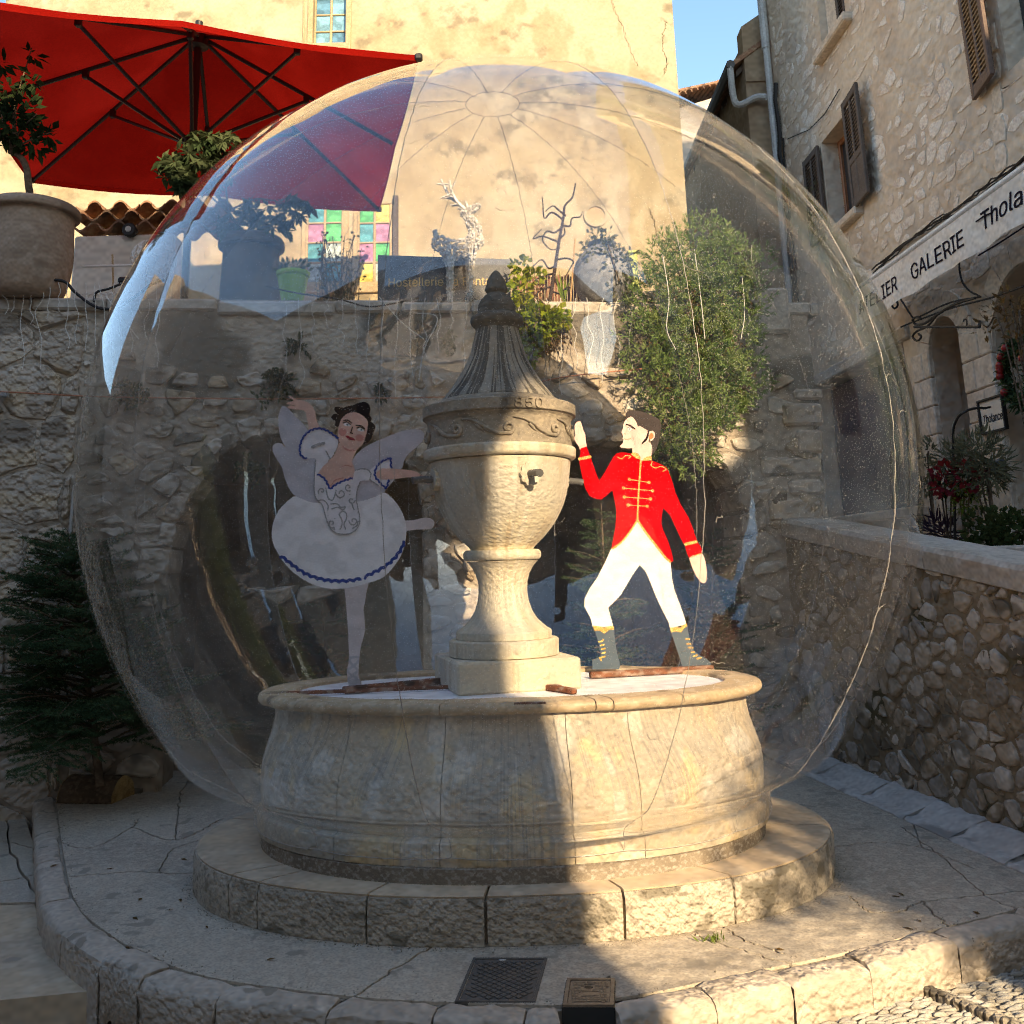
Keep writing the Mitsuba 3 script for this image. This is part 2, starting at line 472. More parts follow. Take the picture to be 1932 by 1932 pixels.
special('lichen_stone', lichen_fn, relief3(50, 0.014))
mat('dark_weathered', stony((0.15, 0.135, 0.115), (0.11, 0.10, 0.085), (0.22, 0.20, 0.165), 7, 26), 0.92, 0.12, rocky(45, 0.018))
mat('frieze_stone', stony((0.36, 0.31, 0.245), (0.29, 0.255, 0.205), (0.42, 0.36, 0.27), 5, 26, ((0.15, 0.135, 0.115), 4, 0.6)), 0.9, 0.15, rocky(50, 0.012))
mat('step_tread', stony((0.55, 0.43, 0.29), (0.46, 0.37, 0.265), (0.62, 0.52, 0.385), 2.6, 12, ((0.34, 0.29, 0.235), 7, 0.68)), 0.62, 0.35, rocky(30, 0.008))
mat('step_riser', stony((0.47, 0.42, 0.34), (0.55, 0.49, 0.40), (0.30, 0.265, 0.215), 5, 44, ((0.21, 0.19, 0.15), 9, 0.61), amount=0.75), 0.95, 0.1, rocky(60, 0.022))
mat('ring_stone', stony((0.20, 0.165, 0.125), (0.25, 0.21, 0.16), (0.40, 0.36, 0.31), 9, 70, amount=0.8), 0.6, 0.4, rocky(95, 0.02))
mat('basin_cover', stony((0.72, 0.72, 0.74), (0.66, 0.66, 0.69), (0.76, 0.75, 0.75), 1.5, 6), 0.55, 0.4)
mat('rust', stony((0.17, 0.075, 0.045), (0.26, 0.10, 0.05), (0.44, 0.36, 0.30), 8, 28, ((0.05, 0.035, 0.03), 9, 0.58)), 0.85, 0.3, rocky(70, 0.012))
mat('spout_iron', (0.10, 0.10, 0.10), 0.45, 0.5)

# ground
mat('concrete', stony((0.33, 0.32, 0.305), (0.28, 0.27, 0.255), (0.43, 0.415, 0.39), 2.5, 80, ((0.24, 0.225, 0.205), 9.0, 0.74)), 0.9, 0.2, rocky(60, 0.008))
mat('flagstone', stony((0.52, 0.455, 0.365), (0.44, 0.385, 0.31), (0.59, 0.53, 0.435), 1.8, 40, ((0.32, 0.285, 0.235), 9.0, 0.70)), 0.75, 0.3, rocky(11, 0.02))
mat('kerb_stone', stony((0.57, 0.495, 0.405), (0.50, 0.43, 0.35), (0.64, 0.565, 0.475), 2.2, 18, ((0.30, 0.26, 0.205), 11, 0.66)), 0.85, 0.2, rocky(44, 0.022))
mat('kerb_face', stony((0.30, 0.27, 0.225), (0.36, 0.325, 0.27), (0.16, 0.145, 0.12), 4, 26, ((0.11, 0.10, 0.085), 4, 0.57)), 0.95, 0.1, rocky(36, 0.05))
mat('pebble', stony((0.42, 0.40, 0.355), (0.33, 0.305, 0.26), (0.30, 0.31, 0.315), 14, 30), 0.6, 0.35, rocky(60, 0.005))
mat('earth', stony((0.36, 0.31, 0.245), (0.29, 0.25, 0.20), (0.42, 0.38, 0.31), 3, 20), 0.95, 0.1, rocky(40, 0.03))
mat('gutter', stony((0.58, 0.56, 0.53), (0.51, 0.49, 0.46), (0.64, 0.62, 0.585), 2.4, 14, ((0.28, 0.26, 0.24), 3, 0.6)), 0.85, 0.2, rocky(36, 0.016))
mat('moss', stony((0.07, 0.085, 0.022), (0.045, 0.055, 0.018), (0.14, 0.125, 0.07), 9, 40), 0.95, 0.1, rocky(60, 0.05))
mat('cast_iron', stony((0.105, 0.098, 0.09), (0.085, 0.08, 0.075), (0.15, 0.12, 0.095), 6, 30), 0.6, 0.4)
mat('bronze_iron', stony((0.25, 0.18, 0.12), (0.20, 0.145, 0.10), (0.30, 0.23, 0.16), 9, 40), 0.55, 0.4)
mat('dark_box', (0.022, 0.026, 0.028), 0.5, 0.4)

# wood, metal, cloth, clay
mat('black_metal', (0.018, 0.017, 0.018), 0.5, 0.4)
mat('shutter_dark', stony((0.085, 0.062, 0.048), (0.07, 0.052, 0.042), (0.105, 0.08, 0.062), 6, 30), 0.6, 0.3)
mat('shutter_tan', stony((0.30, 0.20, 0.10), (0.26, 0.17, 0.085), (0.35, 0.25, 0.14), 4, 30), 0.65, 0.3)
mat('shutter_frame', stony((0.11, 0.065, 0.045), (0.09, 0.052, 0.038), (0.14, 0.085, 0.06), 6, 30), 0.6, 0.3)
mat('brown_wood', stony((0.27, 0.11, 0.045), (0.22, 0.09, 0.04), (0.31, 0.14, 0.06), 5, 30), 0.45, 0.4)
mat('pale_wood', stony((0.46, 0.36, 0.22), (0.42, 0.32, 0.19), (0.52, 0.42, 0.27), 5, 26), 0.7, 0.3)
mat('zinc', stony((0.44, 0.45, 0.45), (0.38, 0.39, 0.39), (0.48, 0.48, 0.47), 3, 16), 0.45, 0.45)
mat('dark_zinc', (0.085, 0.088, 0.092), 0.5, 0.4)
leafmat('umbrella_cloth', stony((0.31, 0.011, 0.007), (0.26, 0.008, 0.005), (0.34, 0.014, 0.009), 3, 90, grain=0.15))
mat('awning_cloth', stony((0.80, 0.75, 0.67), (0.76, 0.70, 0.62), (0.83, 0.79, 0.72), 3, 10), 0.85, 0.2, rocky(9, 0.02))
mat('black_paint', (0.022, 0.018, 0.026), 0.7, 0.2)
mat('pot_clay', stony((0.40, 0.29, 0.21), (0.34, 0.25, 0.185), (0.47, 0.37, 0.29), 2.4, 16, ((0.22, 0.165, 0.125), 2.5, 0.59)), 0.85, 0.2, rocky(30, 0.008))
mat('dark_pot', stony((0.12, 0.10, 0.085), (0.09, 0.078, 0.068), (0.16, 0.14, 0.12), 4, 20), 0.8, 0.25)
mat('roof_tile', stony((0.36, 0.20, 0.125), (0.29, 0.16, 0.105), (0.45, 0.34, 0.22), 5, 22, ((0.10, 0.075, 0.06), 5, 0.58)), 0.88, 0.2, rocky(40, 0.012))
mat('green_plastic', (0.24, 0.42, 0.03), 0.35, 0.5)
mat('jar_glaze', stony((0.22, 0.22, 0.23), (0.13, 0.13, 0.14), (0.34, 0.33, 0.33), 6, 22), 0.55, 0.4, rocky(30, 0.01))
mat('sign_slate', stony((0.085, 0.088, 0.098), (0.075, 0.078, 0.088), (0.11, 0.112, 0.12), 3, 20), 0.4, 0.5)
mat('gold_letter', (0.62, 0.42, 0.18), 0.45, 0.5)
mat('lime_post', (0.50, 0.54, 0.20), 0.7, 0.3)
mat('grey_plastic', (0.42, 0.41, 0.39), 0.5, 0.4)
mat('wire_white', (0.72, 0.70, 0.66), 0.5, 0.4)
mat('wire_black', (0.016, 0.015, 0.015), 0.55, 0.4)
mat('wire_orange', (0.42, 0.17, 0.09), 0.5, 0.4)
mat('bark', stony((0.19, 0.135, 0.09), (0.13, 0.095, 0.066), (0.26, 0.195, 0.14), 8, 40), 0.95, 0.1, rocky(60, 0.03))
mat('cut_wood', stony((0.50, 0.36, 0.17), (0.30, 0.19, 0.085), (0.42, 0.29, 0.13), 14, 40), 0.8, 0.2)
mat('twig_dark', (0.062, 0.046, 0.044), 0.85, 0.2)
mat('cane', (0.42, 0.26, 0.12), 0.6, 0.3)
mat('reindeer_glass', stony((0.50, 0.46, 0.38), (0.62, 0.58, 0.50), (0.80, 0.77, 0.72), 14, 70, amount=0.9), 0.22, 0.8)
mat('fence_slat', stony((0.26, 0.13, 0.085), (0.22, 0.11, 0.075), (0.30, 0.17, 0.11), 6, 30), 0.8, 0.2)
mat('sign_paper', (0.74, 0.68, 0.58), 0.6, 0.3)
mat('shop_dark', (0.045, 0.04, 0.075), 0.35, 0.5)

# glass
for nm, c in (('pane_sky', (0.17, 0.33, 0.42)), ('pane_dusk', (0.10, 0.22, 0.32)), ('pane_teal', (0.10, 0.30, 0.36)), ('pane_pale', (0.46, 0.54, 0.52)), ('pane_green', (0.12, 0.46, 0.16)), ('pane_yellow', (0.62, 0.52, 0.14)), ('pane_pink', (0.46, 0.22, 0.36)), ('pane_blue', (0.07, 0.16, 0.24))):
    mat(nm, stony([x * 0.7 for x in c], [x * 1.3 for x in c], c, 11, 30), 0.18, 0.6, rocky(30, 0.004))
mat('window_dark', (0.03, 0.032, 0.034), 0.12, 0.6)
scene['film'] = {'type': 'thindielectric', 'int_ior': 1.62}
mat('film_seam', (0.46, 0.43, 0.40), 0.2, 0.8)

# paints
for nm, c, r in (('paint_white', (0.82, 0.81, 0.83), 0.75), ('paint_cream', (0.86, 0.85, 0.80), 0.75), ('paint_wing', (0.53, 0.52, 0.57), 0.75), ('paint_skin', (0.72, 0.47, 0.385), 0.75), ('paint_blush', (0.62, 0.28, 0.24), 0.75), ('paint_pale_skin', (0.84, 0.58, 0.52), 0.75),
                 ('paint_stocking', (0.68, 0.61, 0.61), 0.75), ('paint_shoe', (0.47, 0.46, 0.49), 0.75), ('paint_hair', (0.022, 0.016, 0.016), 0.75), ('paint_brown_hair', (0.070, 0.058, 0.058), 0.75), ('paint_blue', (0.03, 0.06, 0.28), 0.75),
                 ('paint_red', (0.60, 0.002, 0.006), 0.75), ('paint_lips', (0.30, 0.015, 0.03), 0.4), ('paint_boot', (0.052, 0.085, 0.125), 0.55), ('paint_silver', (0.30, 0.30, 0.31), 0.35), ('paint_eye', (0.10, 0.14, 0.16), 0.4), ('paint_ear', (0.66, 0.24, 0.11), 0.75), ('paint_bodice', (0.77, 0.745, 0.775), 0.75)):
    mat(nm, stony([x * 0.90 for x in c], [min(0.9, x * 1.06) for x in c], c, 13, 46, grain=0.12), r, 0.3)
mat('paint_gold', stony((0.52, 0.26, 0.03), (0.46, 0.22, 0.025), (0.90, 0.68, 0.28), 12, 210, amount=1.0), 0.4, 0.5)
mat('ply_edge', (0.40, 0.30, 0.19), 0.8, 0.2)

# foliage
leafmat('leaf_bush', leafy((0.17, 0.26, 0.075), (0.27, 0.34, 0.13)), 0.9)
leafmat('leaf_brown', leafy((0.20, 0.12, 0.045), (0.13, 0.085, 0.04)), 0.7)
leafmat('leaf_fir', leafy((0.050, 0.092, 0.044), (0.092, 0.14, 0.066)), 0.3)
leafmat('leaf_dark', leafy((0.022, 0.038, 0.018), (0.036, 0.055, 0.022)), 0.4, 0.35)
leafmat('leaf_schefflera', leafy((0.055, 0.085, 0.038), (0.11, 0.14, 0.07)), 0.5, 0.35)
leafmat('leaf_vine', leafy((0.22, 0.29, 0.025), (0.34, 0.36, 0.04)), 1.0)
leafmat('leaf_olive', leafy((0.11, 0.115, 0.07), (0.17, 0.165, 0.10)), 0.5)
leafmat('leaf_fern', leafy((0.035, 0.055, 0.020), (0.06, 0.075, 0.028)), 0.6)
leafmat('leaf_bright_fern', leafy((0.13, 0.21, 0.025), (0.18, 0.25, 0.04)), 0.9)
leafmat('petal_red', leafy((0.26, 0.03, 0.03), (0.16, 0.02, 0.03)), 0.6)
leafmat('leaf_purple', leafy((0.035, 0.022, 0.04), (0.055, 0.035, 0.05)), 0.4)
mat('petal_ball', (0.30, 0.02, 0.02), 0.3, 0.6)
leafmat('film_dust', stony((0.85, 0.84, 0.82), (0.80, 0.79, 0.77), (0.85, 0.84, 0.82), 3, 20), 1.0)  # pale specks that imitate milky haze in the plastic
leafmat('leaf_grass', leafy((0.16, 0.22, 0.04), (0.22, 0.27, 0.06)), 0.9)



TABLE = mi.Float(np.array(ROWS, np.float32).ravel())
dr.eval(TABLE)
NCOL = len(ROWS[0])


def cell(uv, k): return dr.gather(mi.Float, TABLE, mi.UInt32(uv.x + 0.5) * NCOL + k)


def cell3(uv, k): return mi.Color3f(cell(uv, k), cell(uv, k + 1), cell(uv, k + 2))


def row_colour(p, n, uv):
    k, fine, dk = cell(uv, 12), cell(uv, 13), cell(uv, 14)
    dt = cell(uv, 15)
    u = fbm(p.x * k, p.y * k, p.z * k, 2)
    w = fbm(p.x * fine, p.y * fine, p.z * fine, 2)
    d = fbm(p.x * dk + 31, p.y * dk, p.z * dk, 3)
    r = mix(mix(cell3(uv, 0), cell3(uv, 3), sstep(0.36, 0.64, u)), cell3(uv, 6), sstep(0.45, 0.75, w) * cell(uv, 16))
    f3 = fine * 3.1
    r = r * (1 + cell(uv, 17) * (noise(p.x * f3, p.y * f3, p.z * f3) - 0.5))
    return mix(r, cell3(uv, 9), sstep(dt, dt + 0.09, d) * 0.8)


def leaf_colour(p, n, uv):
    k = cell(uv, 12)
    return mix(cell3(uv, 0), cell3(uv, 3), sstep(0.3, 0.7, noise(p.x * k, p.y * k, p.z * k))) * (0.85 + 0.3 * noise(p.x * 90, p.y * 90, p.z * 90))


def row_relief(p, n, uv):
    k = cell(uv, 18)
    return cell(uv, 19) * fbm(p.x * k, p.y * k, p.z * k, 2)


scene['rough_surface'] = {'type': 'bumpmap', 'arbitrary': mikit.proc(row_relief, eps=2e-3), 'scale': 1.0, 'nested': {'type': 'diffuse', 'reflectance': mikit.proc(row_colour)}}
scene['glossy_surface'] = {'type': 'principled', 'base_color': mikit.proc(row_colour), 'roughness': mikit.proc(lambda p, n, uv: cell(uv, 20)), 'specular': 0.45}
scene['leaf_surface'] = {'type': 'principledthin', 'base_color': mikit.proc(leaf_colour), 'roughness': 0.5, 'diff_trans': 0.7, 'spec_trans': 0.0, 'eta': 1.35}


# ================================================================ the setting
# platform round the fountain, its kerb
KERB_OUT = [(64, 1504), (67, 1602), (74, 1680), (85, 1718), (104, 1746), (168, 1797), (212, 1817), (276, 1850), (373, 1877), (538, 1901), (649, 1914), (760, 1922), (860, 1926), (960, 1930), (1060, 1931), (1170, 1918), (1290, 1898), (1420, 1868), (1530, 1846), (1640, 1822), (1760, 1790), (1860, 1764), (1960, 1738), (2080, 1702)]
KO = np.array([at(u, v, Z=0)[:2] for u, v in KERB_OUT])
KO = spline(KO, 240)
d_ = np.gradient(KO, axis=0); d_ /= np.linalg.norm(d_, axis=1, keepdims=True)
K_N = np.stack([-d_[:, 1], d_[:, 0]], 1)            # inward
K_L = np.r_[0, np.cumsum(np.linalg.norm(np.diff(KO, axis=0), axis=1))]


def kerb_pt(sv):
    i = np.interp(sv, K_L, np.arange(len(K_L)))
    f = lambda A: np.stack([np.interp(i, np.arange(len(A)), A[:, k]) for k in (0, 1)], -1)
    nrm = f(K_N)
    return f(KO), nrm / np.linalg.norm(nrm, axis=-1, keepdims=True)


KERB_W = 0.14
KI = KO + K_N * (KERB_W + 0.006)
plat = Polygon(np.vstack([KI, [[3.4, 4.9], [3.2, 8.6], [-4.6, 8.4], [-3.75, 7.9]]])).buffer(0)
# cracks and joints between slabs (surveyed)
CR = [[(120, 1655), (250, 1645), (340, 1648), (432, 1640)], [(250, 1560), (330, 1585), (420, 1545)], [(100, 1585), (170, 1600), (250, 1560), (262, 1545), (360, 1520)],
      [(300, 1645), (330, 1600), (420, 1580), (430, 1612), (432, 1640)], [(640, 1905), (700, 1860), (790, 1800), (850, 1770)], [(432, 1640), (470, 1690), (500, 1740)],
      [(330, 1585), (350, 1480), (420, 1440)], [(1150, 1840), (1130, 1900)], [(1480, 1800), (1380, 1760), (1330, 1700)],
      [(1640, 1722), (1700, 1720), (1750, 1700), (1960, 1680)], [(1738, 1700), (1790, 1748), (1830, 1770), (1860, 1790)], [(1700, 1560), (1780, 1620), (1860, 1690), (1932, 1720)], [(1560, 1600), (1650, 1590), (1740, 1600), (1840, 1640)],
      [(1640, 1722), (1600, 1690)], [(1300, 1760), (1420, 1800), (1560, 1835)], [(1740, 1600), (1700, 1500), (1640, 1440)]]
g = rng(5)
cuts = []
for c in CR:
    q = spline([at(u, v, Z=0)[:2] for u, v in c], 40)
    q = q + g.normal(0, 0.006, q.shape)
    cuts.append(LineString(q).buffer(0.004 + 0.002 * g.random(), cap_style=2))
plat_f = Frame((0, 0, 0), (1, 0, 0), (0, 1, 0))
slabs = polys(plat.difference(unary_union(cuts)))
struct('platform_bed', extrude(plat.buffer(0.02), -0.30, -0.012, plat_f), 'earth')
pv = K('paving')
tag(pv, kind='structure')
for s_ in slabs:
    c = s_.representative_point()
    b = 'flagstone' if (c.x > 0.45 or c.y > 6.0) else 'concrete'
    m = extrude(s_, -0.011, g.uniform(-0.001, 0.003), plat_f)
    part(pv, 'slab', m, b)

# kerb stones
HS = [K_L[np.argmin(np.abs(KO[:, 0] - at(u, 1925, Z=0)[0]) + 9 * (KO[:, 1] > 5))] for u in (1056, 1168)]      # the hatch interrupts the kerb
kb = K('kerb'); tag(kb, kind='structure')
g = rng(8)
sv = 0.0
while sv < K_L[-1] - 0.2:
    front = 2.6 < sv
    if abs(sv - HS[0]) < 0.002: sv = HS[1]
    ln = g.uniform(0.30, 0.55) if front else g.uniform(0.42, 0.8)
    e = min(sv + ln, K_L[-1])
    if sv < HS[0] and e > HS[0] - 0.12: e = HS[0]
    ss = np.linspace(sv + 0.004, e - 0.004, 9)
    c, nn = kerb_pt(ss)
    w = KERB_W + g.normal(0, 0.008)
    drop = -0.42
    h = g.normal(0.004, 0.004)
    prof = [(0.012, drop), (0.0, -0.10), (-0.004, -0.045), (0.004, -0.014 + h), (0.028, h), (w * 0.6, h + 0.003), (w - 0.012, h), (w, -0.012), (w, -0.06)]
    P = np.array(prof)
    n_ = len(P)
    V = []
    for k in range(len(ss)):
        endk = 0.012 if k in (0, len(ss) - 1) else 0.0
        off = P[:, 0] + g.normal(0, 0.0035, n_)
        z = P[:, 1] + g.normal(0, 0.0025, n_) - endk * (P[:, 1] > -0.06) * 0.8
        V.append(np.stack([c[k, 0] + nn[k, 0] * off, c[k, 1] + nn[k, 1] * off, z], -1))
    V = np.array(V)
    i, j = np.meshgrid(np.arange(len(ss) - 1), np.arange(n_), indexing='ij')
    j2 = (j + 1) % n_
    f = quads(np.stack([i * n_ + j, (i + 1) * n_ + j, (i + 1) * n_ + j2, i * n_ + j2], -1).reshape(-1, 4))
    fan = np.array([[0, k, k + 1] for k in range(1, n_ - 1)])
    f = np.vstack([f, fan, fan[:, ::-1] + (len(ss) - 1) * n_])
    part(kb, 'kerb_stone', mesh(V.reshape(-1, 3), f), 'kerb_stone', 40)
    sv = e
# lower ground outside the kerb
low = sbox(-40, -8, 40, 40)
inner = Polygon(np.vstack([KO + K_N * 0.05, [[3.6, 4.9], [3.6, 12], [-4.2, 12], [-4.2, 7.8]]])).buffer(0)
right_street = Polygon([(0.35, -8), (12, -8), (12, 7.2), (2.9, 7.2), (0.35, 4.4)])
struct('square', extrude(sbox(-60, -60, 60, 60).difference(sbox(-7.2, -12, 12.2, 9)), -0.5, -0.42, plat_f), 'earth')
street = K('cobbled_street'); tag(street, kind='structure')
add(street, extrude(sbox(0.30, -12, 12.2, 9).difference(inner), -0.30, -0.168, plat_f), 'earth')
# pebbles on edge, set in slanting rows
g = rng(11)
cobs = []
zone = Polygon([at(u, v, Z=-0.15)[:2] for u, v in ((1120, 1990), (1250, 1932), (1440, 1900), (1700, 1850), (1990, 1780), (2060, 1940), (2000, 2010))]).difference(inner.buffer(0.004))
row = 0
x0, y0, x1, y1 = zone.bounds
yy = y0 - 1.5
while yy < y1 + 1.5:
    xx = x0 - 0.5
    while xx < x1 + 0.5:
        L, W = g.uniform(0.055, 0.10), g.uniform(0.013, 0.020)
        c = np.array([xx + g.normal(0, 0.006), yy + 0.35 * (xx - x0) + g.normal(0, 0.004)])
        if zone.contains(Point(c)): cobs.append((c, L, W, g.uniform(-0.25, 0.25) - 0.1 + (0.5 if row % 2 else 0.1)))
        xx += L * 0.9 + 0.004
    yy += 0.0225
    row += 1
cobs.sort(key=lambda q: np.hypot(q[0][0] - 1.2, q[0][1] - 3.9))
unit_s = trimesh.creation.icosphere(1, 1.0)
rest = []
for k, (c, L, W, a) in enumerate(cobs):
    m = unit_s.copy()
    v = np.asarray(m.vertices) * [L / 2, W / 2, 0.012] * (1 + g.normal(0, 0.06, (len(m.vertices), 1)))
    ca, sa = math.cos(a), math.sin(a)
    v = np.stack([v[:, 0] * ca - v[:, 1] * sa + c[0], v[:, 0] * sa + v[:, 1] * ca + c[1], v[:, 2] - 0.164 + g.normal(0, 0.0022)], -1)
    if k < 290: part(street, 'cobble', mesh(v, m.faces), 'pebble', True)
    else: rest.append(mesh(v, m.faces))
if rest:
    k_ = part(street, 'cobbles', cat(rest), 'pebble', True); tag(k_, kind='stuff')
# drain line of upright stones through the cobbles
a_, b_ = at(1700, 1852, Z=-0.15), at(1920, 1940, Z=-0.15)
for t_ in np.linspace(0, 1, 16):
    c = a_ + (b_ - a_) * t_
    part(street, 'edge_stone', cbox((c[0], c[1], -0.15), (0.05, 0.035, 0.05), 0.008, g.uniform(-0.3, 0.3) - 0.5), 'kerb_face')
# grass tufts at the foot of the kerb
P, D = [], []
for u, v, n_ in ((1470, 1880, 50), (1500, 1860, 40), (1400, 1915, 50), (1600, 1850, 40), (1240, 1932, 40), (1348, 1776, 30), (1700, 1830, 50), (1555, 1868, 40)):
    c = at(u, v, Z=-0.15 if v > 1800 else 0.0)
    P.append(c + g.normal(0, 1, (n_, 3)) * [0.03, 0.015, 0.0]); D.append(g.normal(0, 0.5, (n_, 3)) + [0, 0, 1.0])
gr = K('grass')
add(gr, leaves(np.vstack(P), np.vstack(D), 0.035, 0.1, g), 'leaf_grass')
tag(gr, 'small tufts of bright green grass at the foot of the kerb', 'grass', kind='stuff')
# left: lower landing and broad stone step
lf = K('stepped_street'); tag(lf, kind='structure')
add(lf, extrude(sbox(-7.2, -12, 0.30, 9).difference(inner), -0.52, -0.46, plat_f), 'earth')
L1 = Polygon([at(u, v, Z=-0.13)[:2] for u, v in ((-260, 1400), (30, 1490), (66, 1600), (70, 1690), (98, 1752), (112, 1765), (-40, 1800), (-300, 1800))]).difference(inner)
L2 = Polygon([at(u, v, Z=-0.15)[:2] for u, v in ((-300, 1752), (0, 1708), (100, 1705), (112, 1770), (118, 1806), (190, 1822), (196, 1868), (14, 1886), (-300, 1930))])
g = rng(14)
for q in (L1.difference(L2.buffer(0.006)),):
    cut = unary_union([LineString(spline([at(u, v, Z=-0.13)[:2] for u, v in c], 20) + g.normal(0, 0.01, (len(spline([at(u, v, Z=-0.13)[:2] for u, v in c], 20)), 2))).buffer(0.006) for c in ([(-80, 1600), (0, 1585), (60, 1600)], [(20, 1500), (15, 1570), (40, 1640), (75, 1690)], [(-100, 1680), (0, 1660), (60, 1650)])])
    for p_ in polys(q.difference(cut)): part(lf, 'slab', extrude(p_, -0.46, -0.14 + g.normal(0, 0.004), plat_f), 'flagstone')
m = extrude(L2.buffer(-0.02).buffer(0.018).difference(inner.buffer(0.008)), -0.46, -0.15, plat_f)
part(lf, 'stone_step', m, 'step_tread')
for u, v, s_ in ((180, 1850, 0.085), (196, 1878, 0.08), (166, 1866, 0.06)):
    b_ = trimesh.creation.icosphere(3, 1.0); vv = np.asarray(b_.vertices)
    vv = vv * [s_, s_ * 0.8, s_ * 1.2] * (0.75 + 0.5 * meshkit.fbm(vv * 1.6 + u, 4)[:, None]) + at(u, v, Z=-0.24)
    part(lf, 'mossy_stone', mesh(vv, b_.faces), 'moss', True)

# upper lane behind the rubble wall
struct('upper_lane', extrude(Polygon([(2.95, 2.0), (12.2, 2.0), (12.2, 16), (9, 40), (2.6, 40), (2.62, 8.6)]), -0.4, 1.5, plat_f), 'flagstone')
struct('terrace', extrude(Polygon([(-14, 8.4), (2.5, 8.55), (2.6, 30), (-14, 30)]), 2.9, 3.6, plat_f), 'flagstone')


# ---------------------------------------------------------------- terrace wall with its two arches
WF = Frame((-4.6, 8.05 - 0.12 * 4.6, 0), (1, 0.12, 0))          # x along the wall, y up, normal towards the camera
TOP = WF.hit(700, 568)[1]
xl = lambda u, v: WF.hit(u, v)


def arch(uv, n=40):
    return Polygon(spline([xl(u, v) for u, v in uv], n))


A1 = arch([(330, 1330), (318, 1180), (318, 1060), (335, 990), (375, 915), (430, 850), (505, 822), (600, 815), (690, 822), (750, 850), (785, 905), (800, 980), (800, 1100), (800, 1330)], 60).buffer(0)
A2 = arch([(905, 1330), (900, 1150), (905, 1000), (930, 900), (985, 850), (1050, 838), (1130, 830), (1220, 838), (1300, 855), (1365, 885), (1395, 950), (1400, 1100), (1398, 1330)], 60).buffer(0)
base_l = Polygon([(-4, -0.3), (WF.hit(1548, 800)[0], -0.3), (WF.hit(1541, 800)[0], TOP), (-4, TOP)])
open_ = unary_union([A1, A2, Polygon([(xl(318, 1200)[0], -0.35), (xl(800, 1200)[0], -0.35), (xl(800, 1200)[0], 1.2), (xl(318, 1200)[0], 1.2)]), Polygon([(xl(903, 1200)[0], -0.35), (xl(1399, 1200)[0], -0.35), (xl(1399, 1200)[0], 1.2), (xl(903, 1200)[0], 1.2)])])
wall_r = base_l.difference(open_).buffer(0)
tw = thing('terrace_wall', 'tall rubble stone retaining wall with two dark arches behind the fountain', 'wall')


def mort_h(X, Y):
    P = np.stack([X, Y, X * 0], -1)
    big = meshkit.fbm(P * 1.1 + 3, 3)
    return 0.0 + 0.028 * np.clip((big - 0.5) * 2.2, -0.3, 1) + 0.018 * meshkit.fbm(P * 9, 4) + 0.008 * meshkit.fbm(P * 30, 2)


part(tw, 'mortar', relief(wall_r, WF, 0.028, mort_h), 'terrace_mortar', True)
# the body of the wall, behind the mortar
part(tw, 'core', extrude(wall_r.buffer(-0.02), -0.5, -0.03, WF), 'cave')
g = rng(21)
count = 0
xs_block = WF.hit(140, 900)[0]
left = wall_r.intersection(sbox(-6, -1, xs_block, TOP - 0.1))
for q in cells(left, 0.46, 3, sx=1.15, sy=0.9, jitter=0.16):
    m = stone(q.intersection(sbox(-1.5, -1, 9, 9)), WF, 0.035 + 0.02 * g.random(), g, joint=0.02, rounding=0.02, n=12, bulge=0.1, inset=0.93)
    if m is not None: part(tw, 'block', m, 'terrace_block', 35)
mid = wall_r.intersection(sbox(xs_block, -1, 12, TOP - 0.12))
vis = sbox(-1, 0.0, 12, TOP)
for q in cells(mid, 0.205, 9, sx=1.25, sy=0.8, jitter=0.6):
    if count >= 270 or g.random() < 0.12: continue
    q = affinity.scale(q, g.uniform(0.6, 1.0), g.uniform(0.55, 1.0))
    m = stone(q, WF, 0.026 + 0.032 * g.random(), g, joint=0.014, rounding=0.010, n=11, bulge=0.15, inset=0.88)
    if m is not None:
        part(tw, 'stone', m, ('terrace_stone', 'terrace_pale', 'terrace_ochre', 'terrace_block')[g.choice(4, p=[0.4, 0.22, 0.22, 0.16])], 40); count += 1
# voussoirs round the arches
for A in (A1, A2):
    R = np.array(A.exterior.coords)
    R = R[R[:, 1] > 1.45]
    o = np.argsort(-np.arctan2(R[:, 1] - 1.5, R[:, 0] - A.centroid.x)); R = R[o]
    c = np.array([A.centroid.x, 1.5])
    ls = LineString(R); k = int(ls.length / 0.2)
    for i in range(k):
        a0, a1 = (np.array(ls.interpolate(ls.length * (i + e) / k).coords[0]) for e in (0.06, 0.94))
        n0, n1 = unit(a0 - c), unit(a1 - c)
        t_ = g.uniform(0.12, 0.24)
        m = stone(Polygon([a0 - n0 * 0.01, a1 - n1 * 0.01, a1 + n1 * t_, a0 + n0 * t_]), WF, 0.03 + 0.03 * g.random(), g, back=-0.45, joint=0.004, rounding=0.008, n=10, bulge=0.2)
        if m is not None: part(tw, 'arch_stone', m, 'terrace_stone', 40)
# capstones
xx = -1.5
while xx < WF.hit(1541, 560)[0] - 0.05:
    L = min(g.uniform(0.5, 1.0), WF.hit(1541, 560)[0] - xx)
    m = WF.box(xx + 0.004, xx + L - 0.004, TOP - 0.11 + g.normal(0, 0.008), TOP + g.normal(0, 0.01), -0.45, 0.045 + g.normal(0, 0.01), 0.018)
    part(tw, 'capstone', m, 'cap_stone'); xx += L
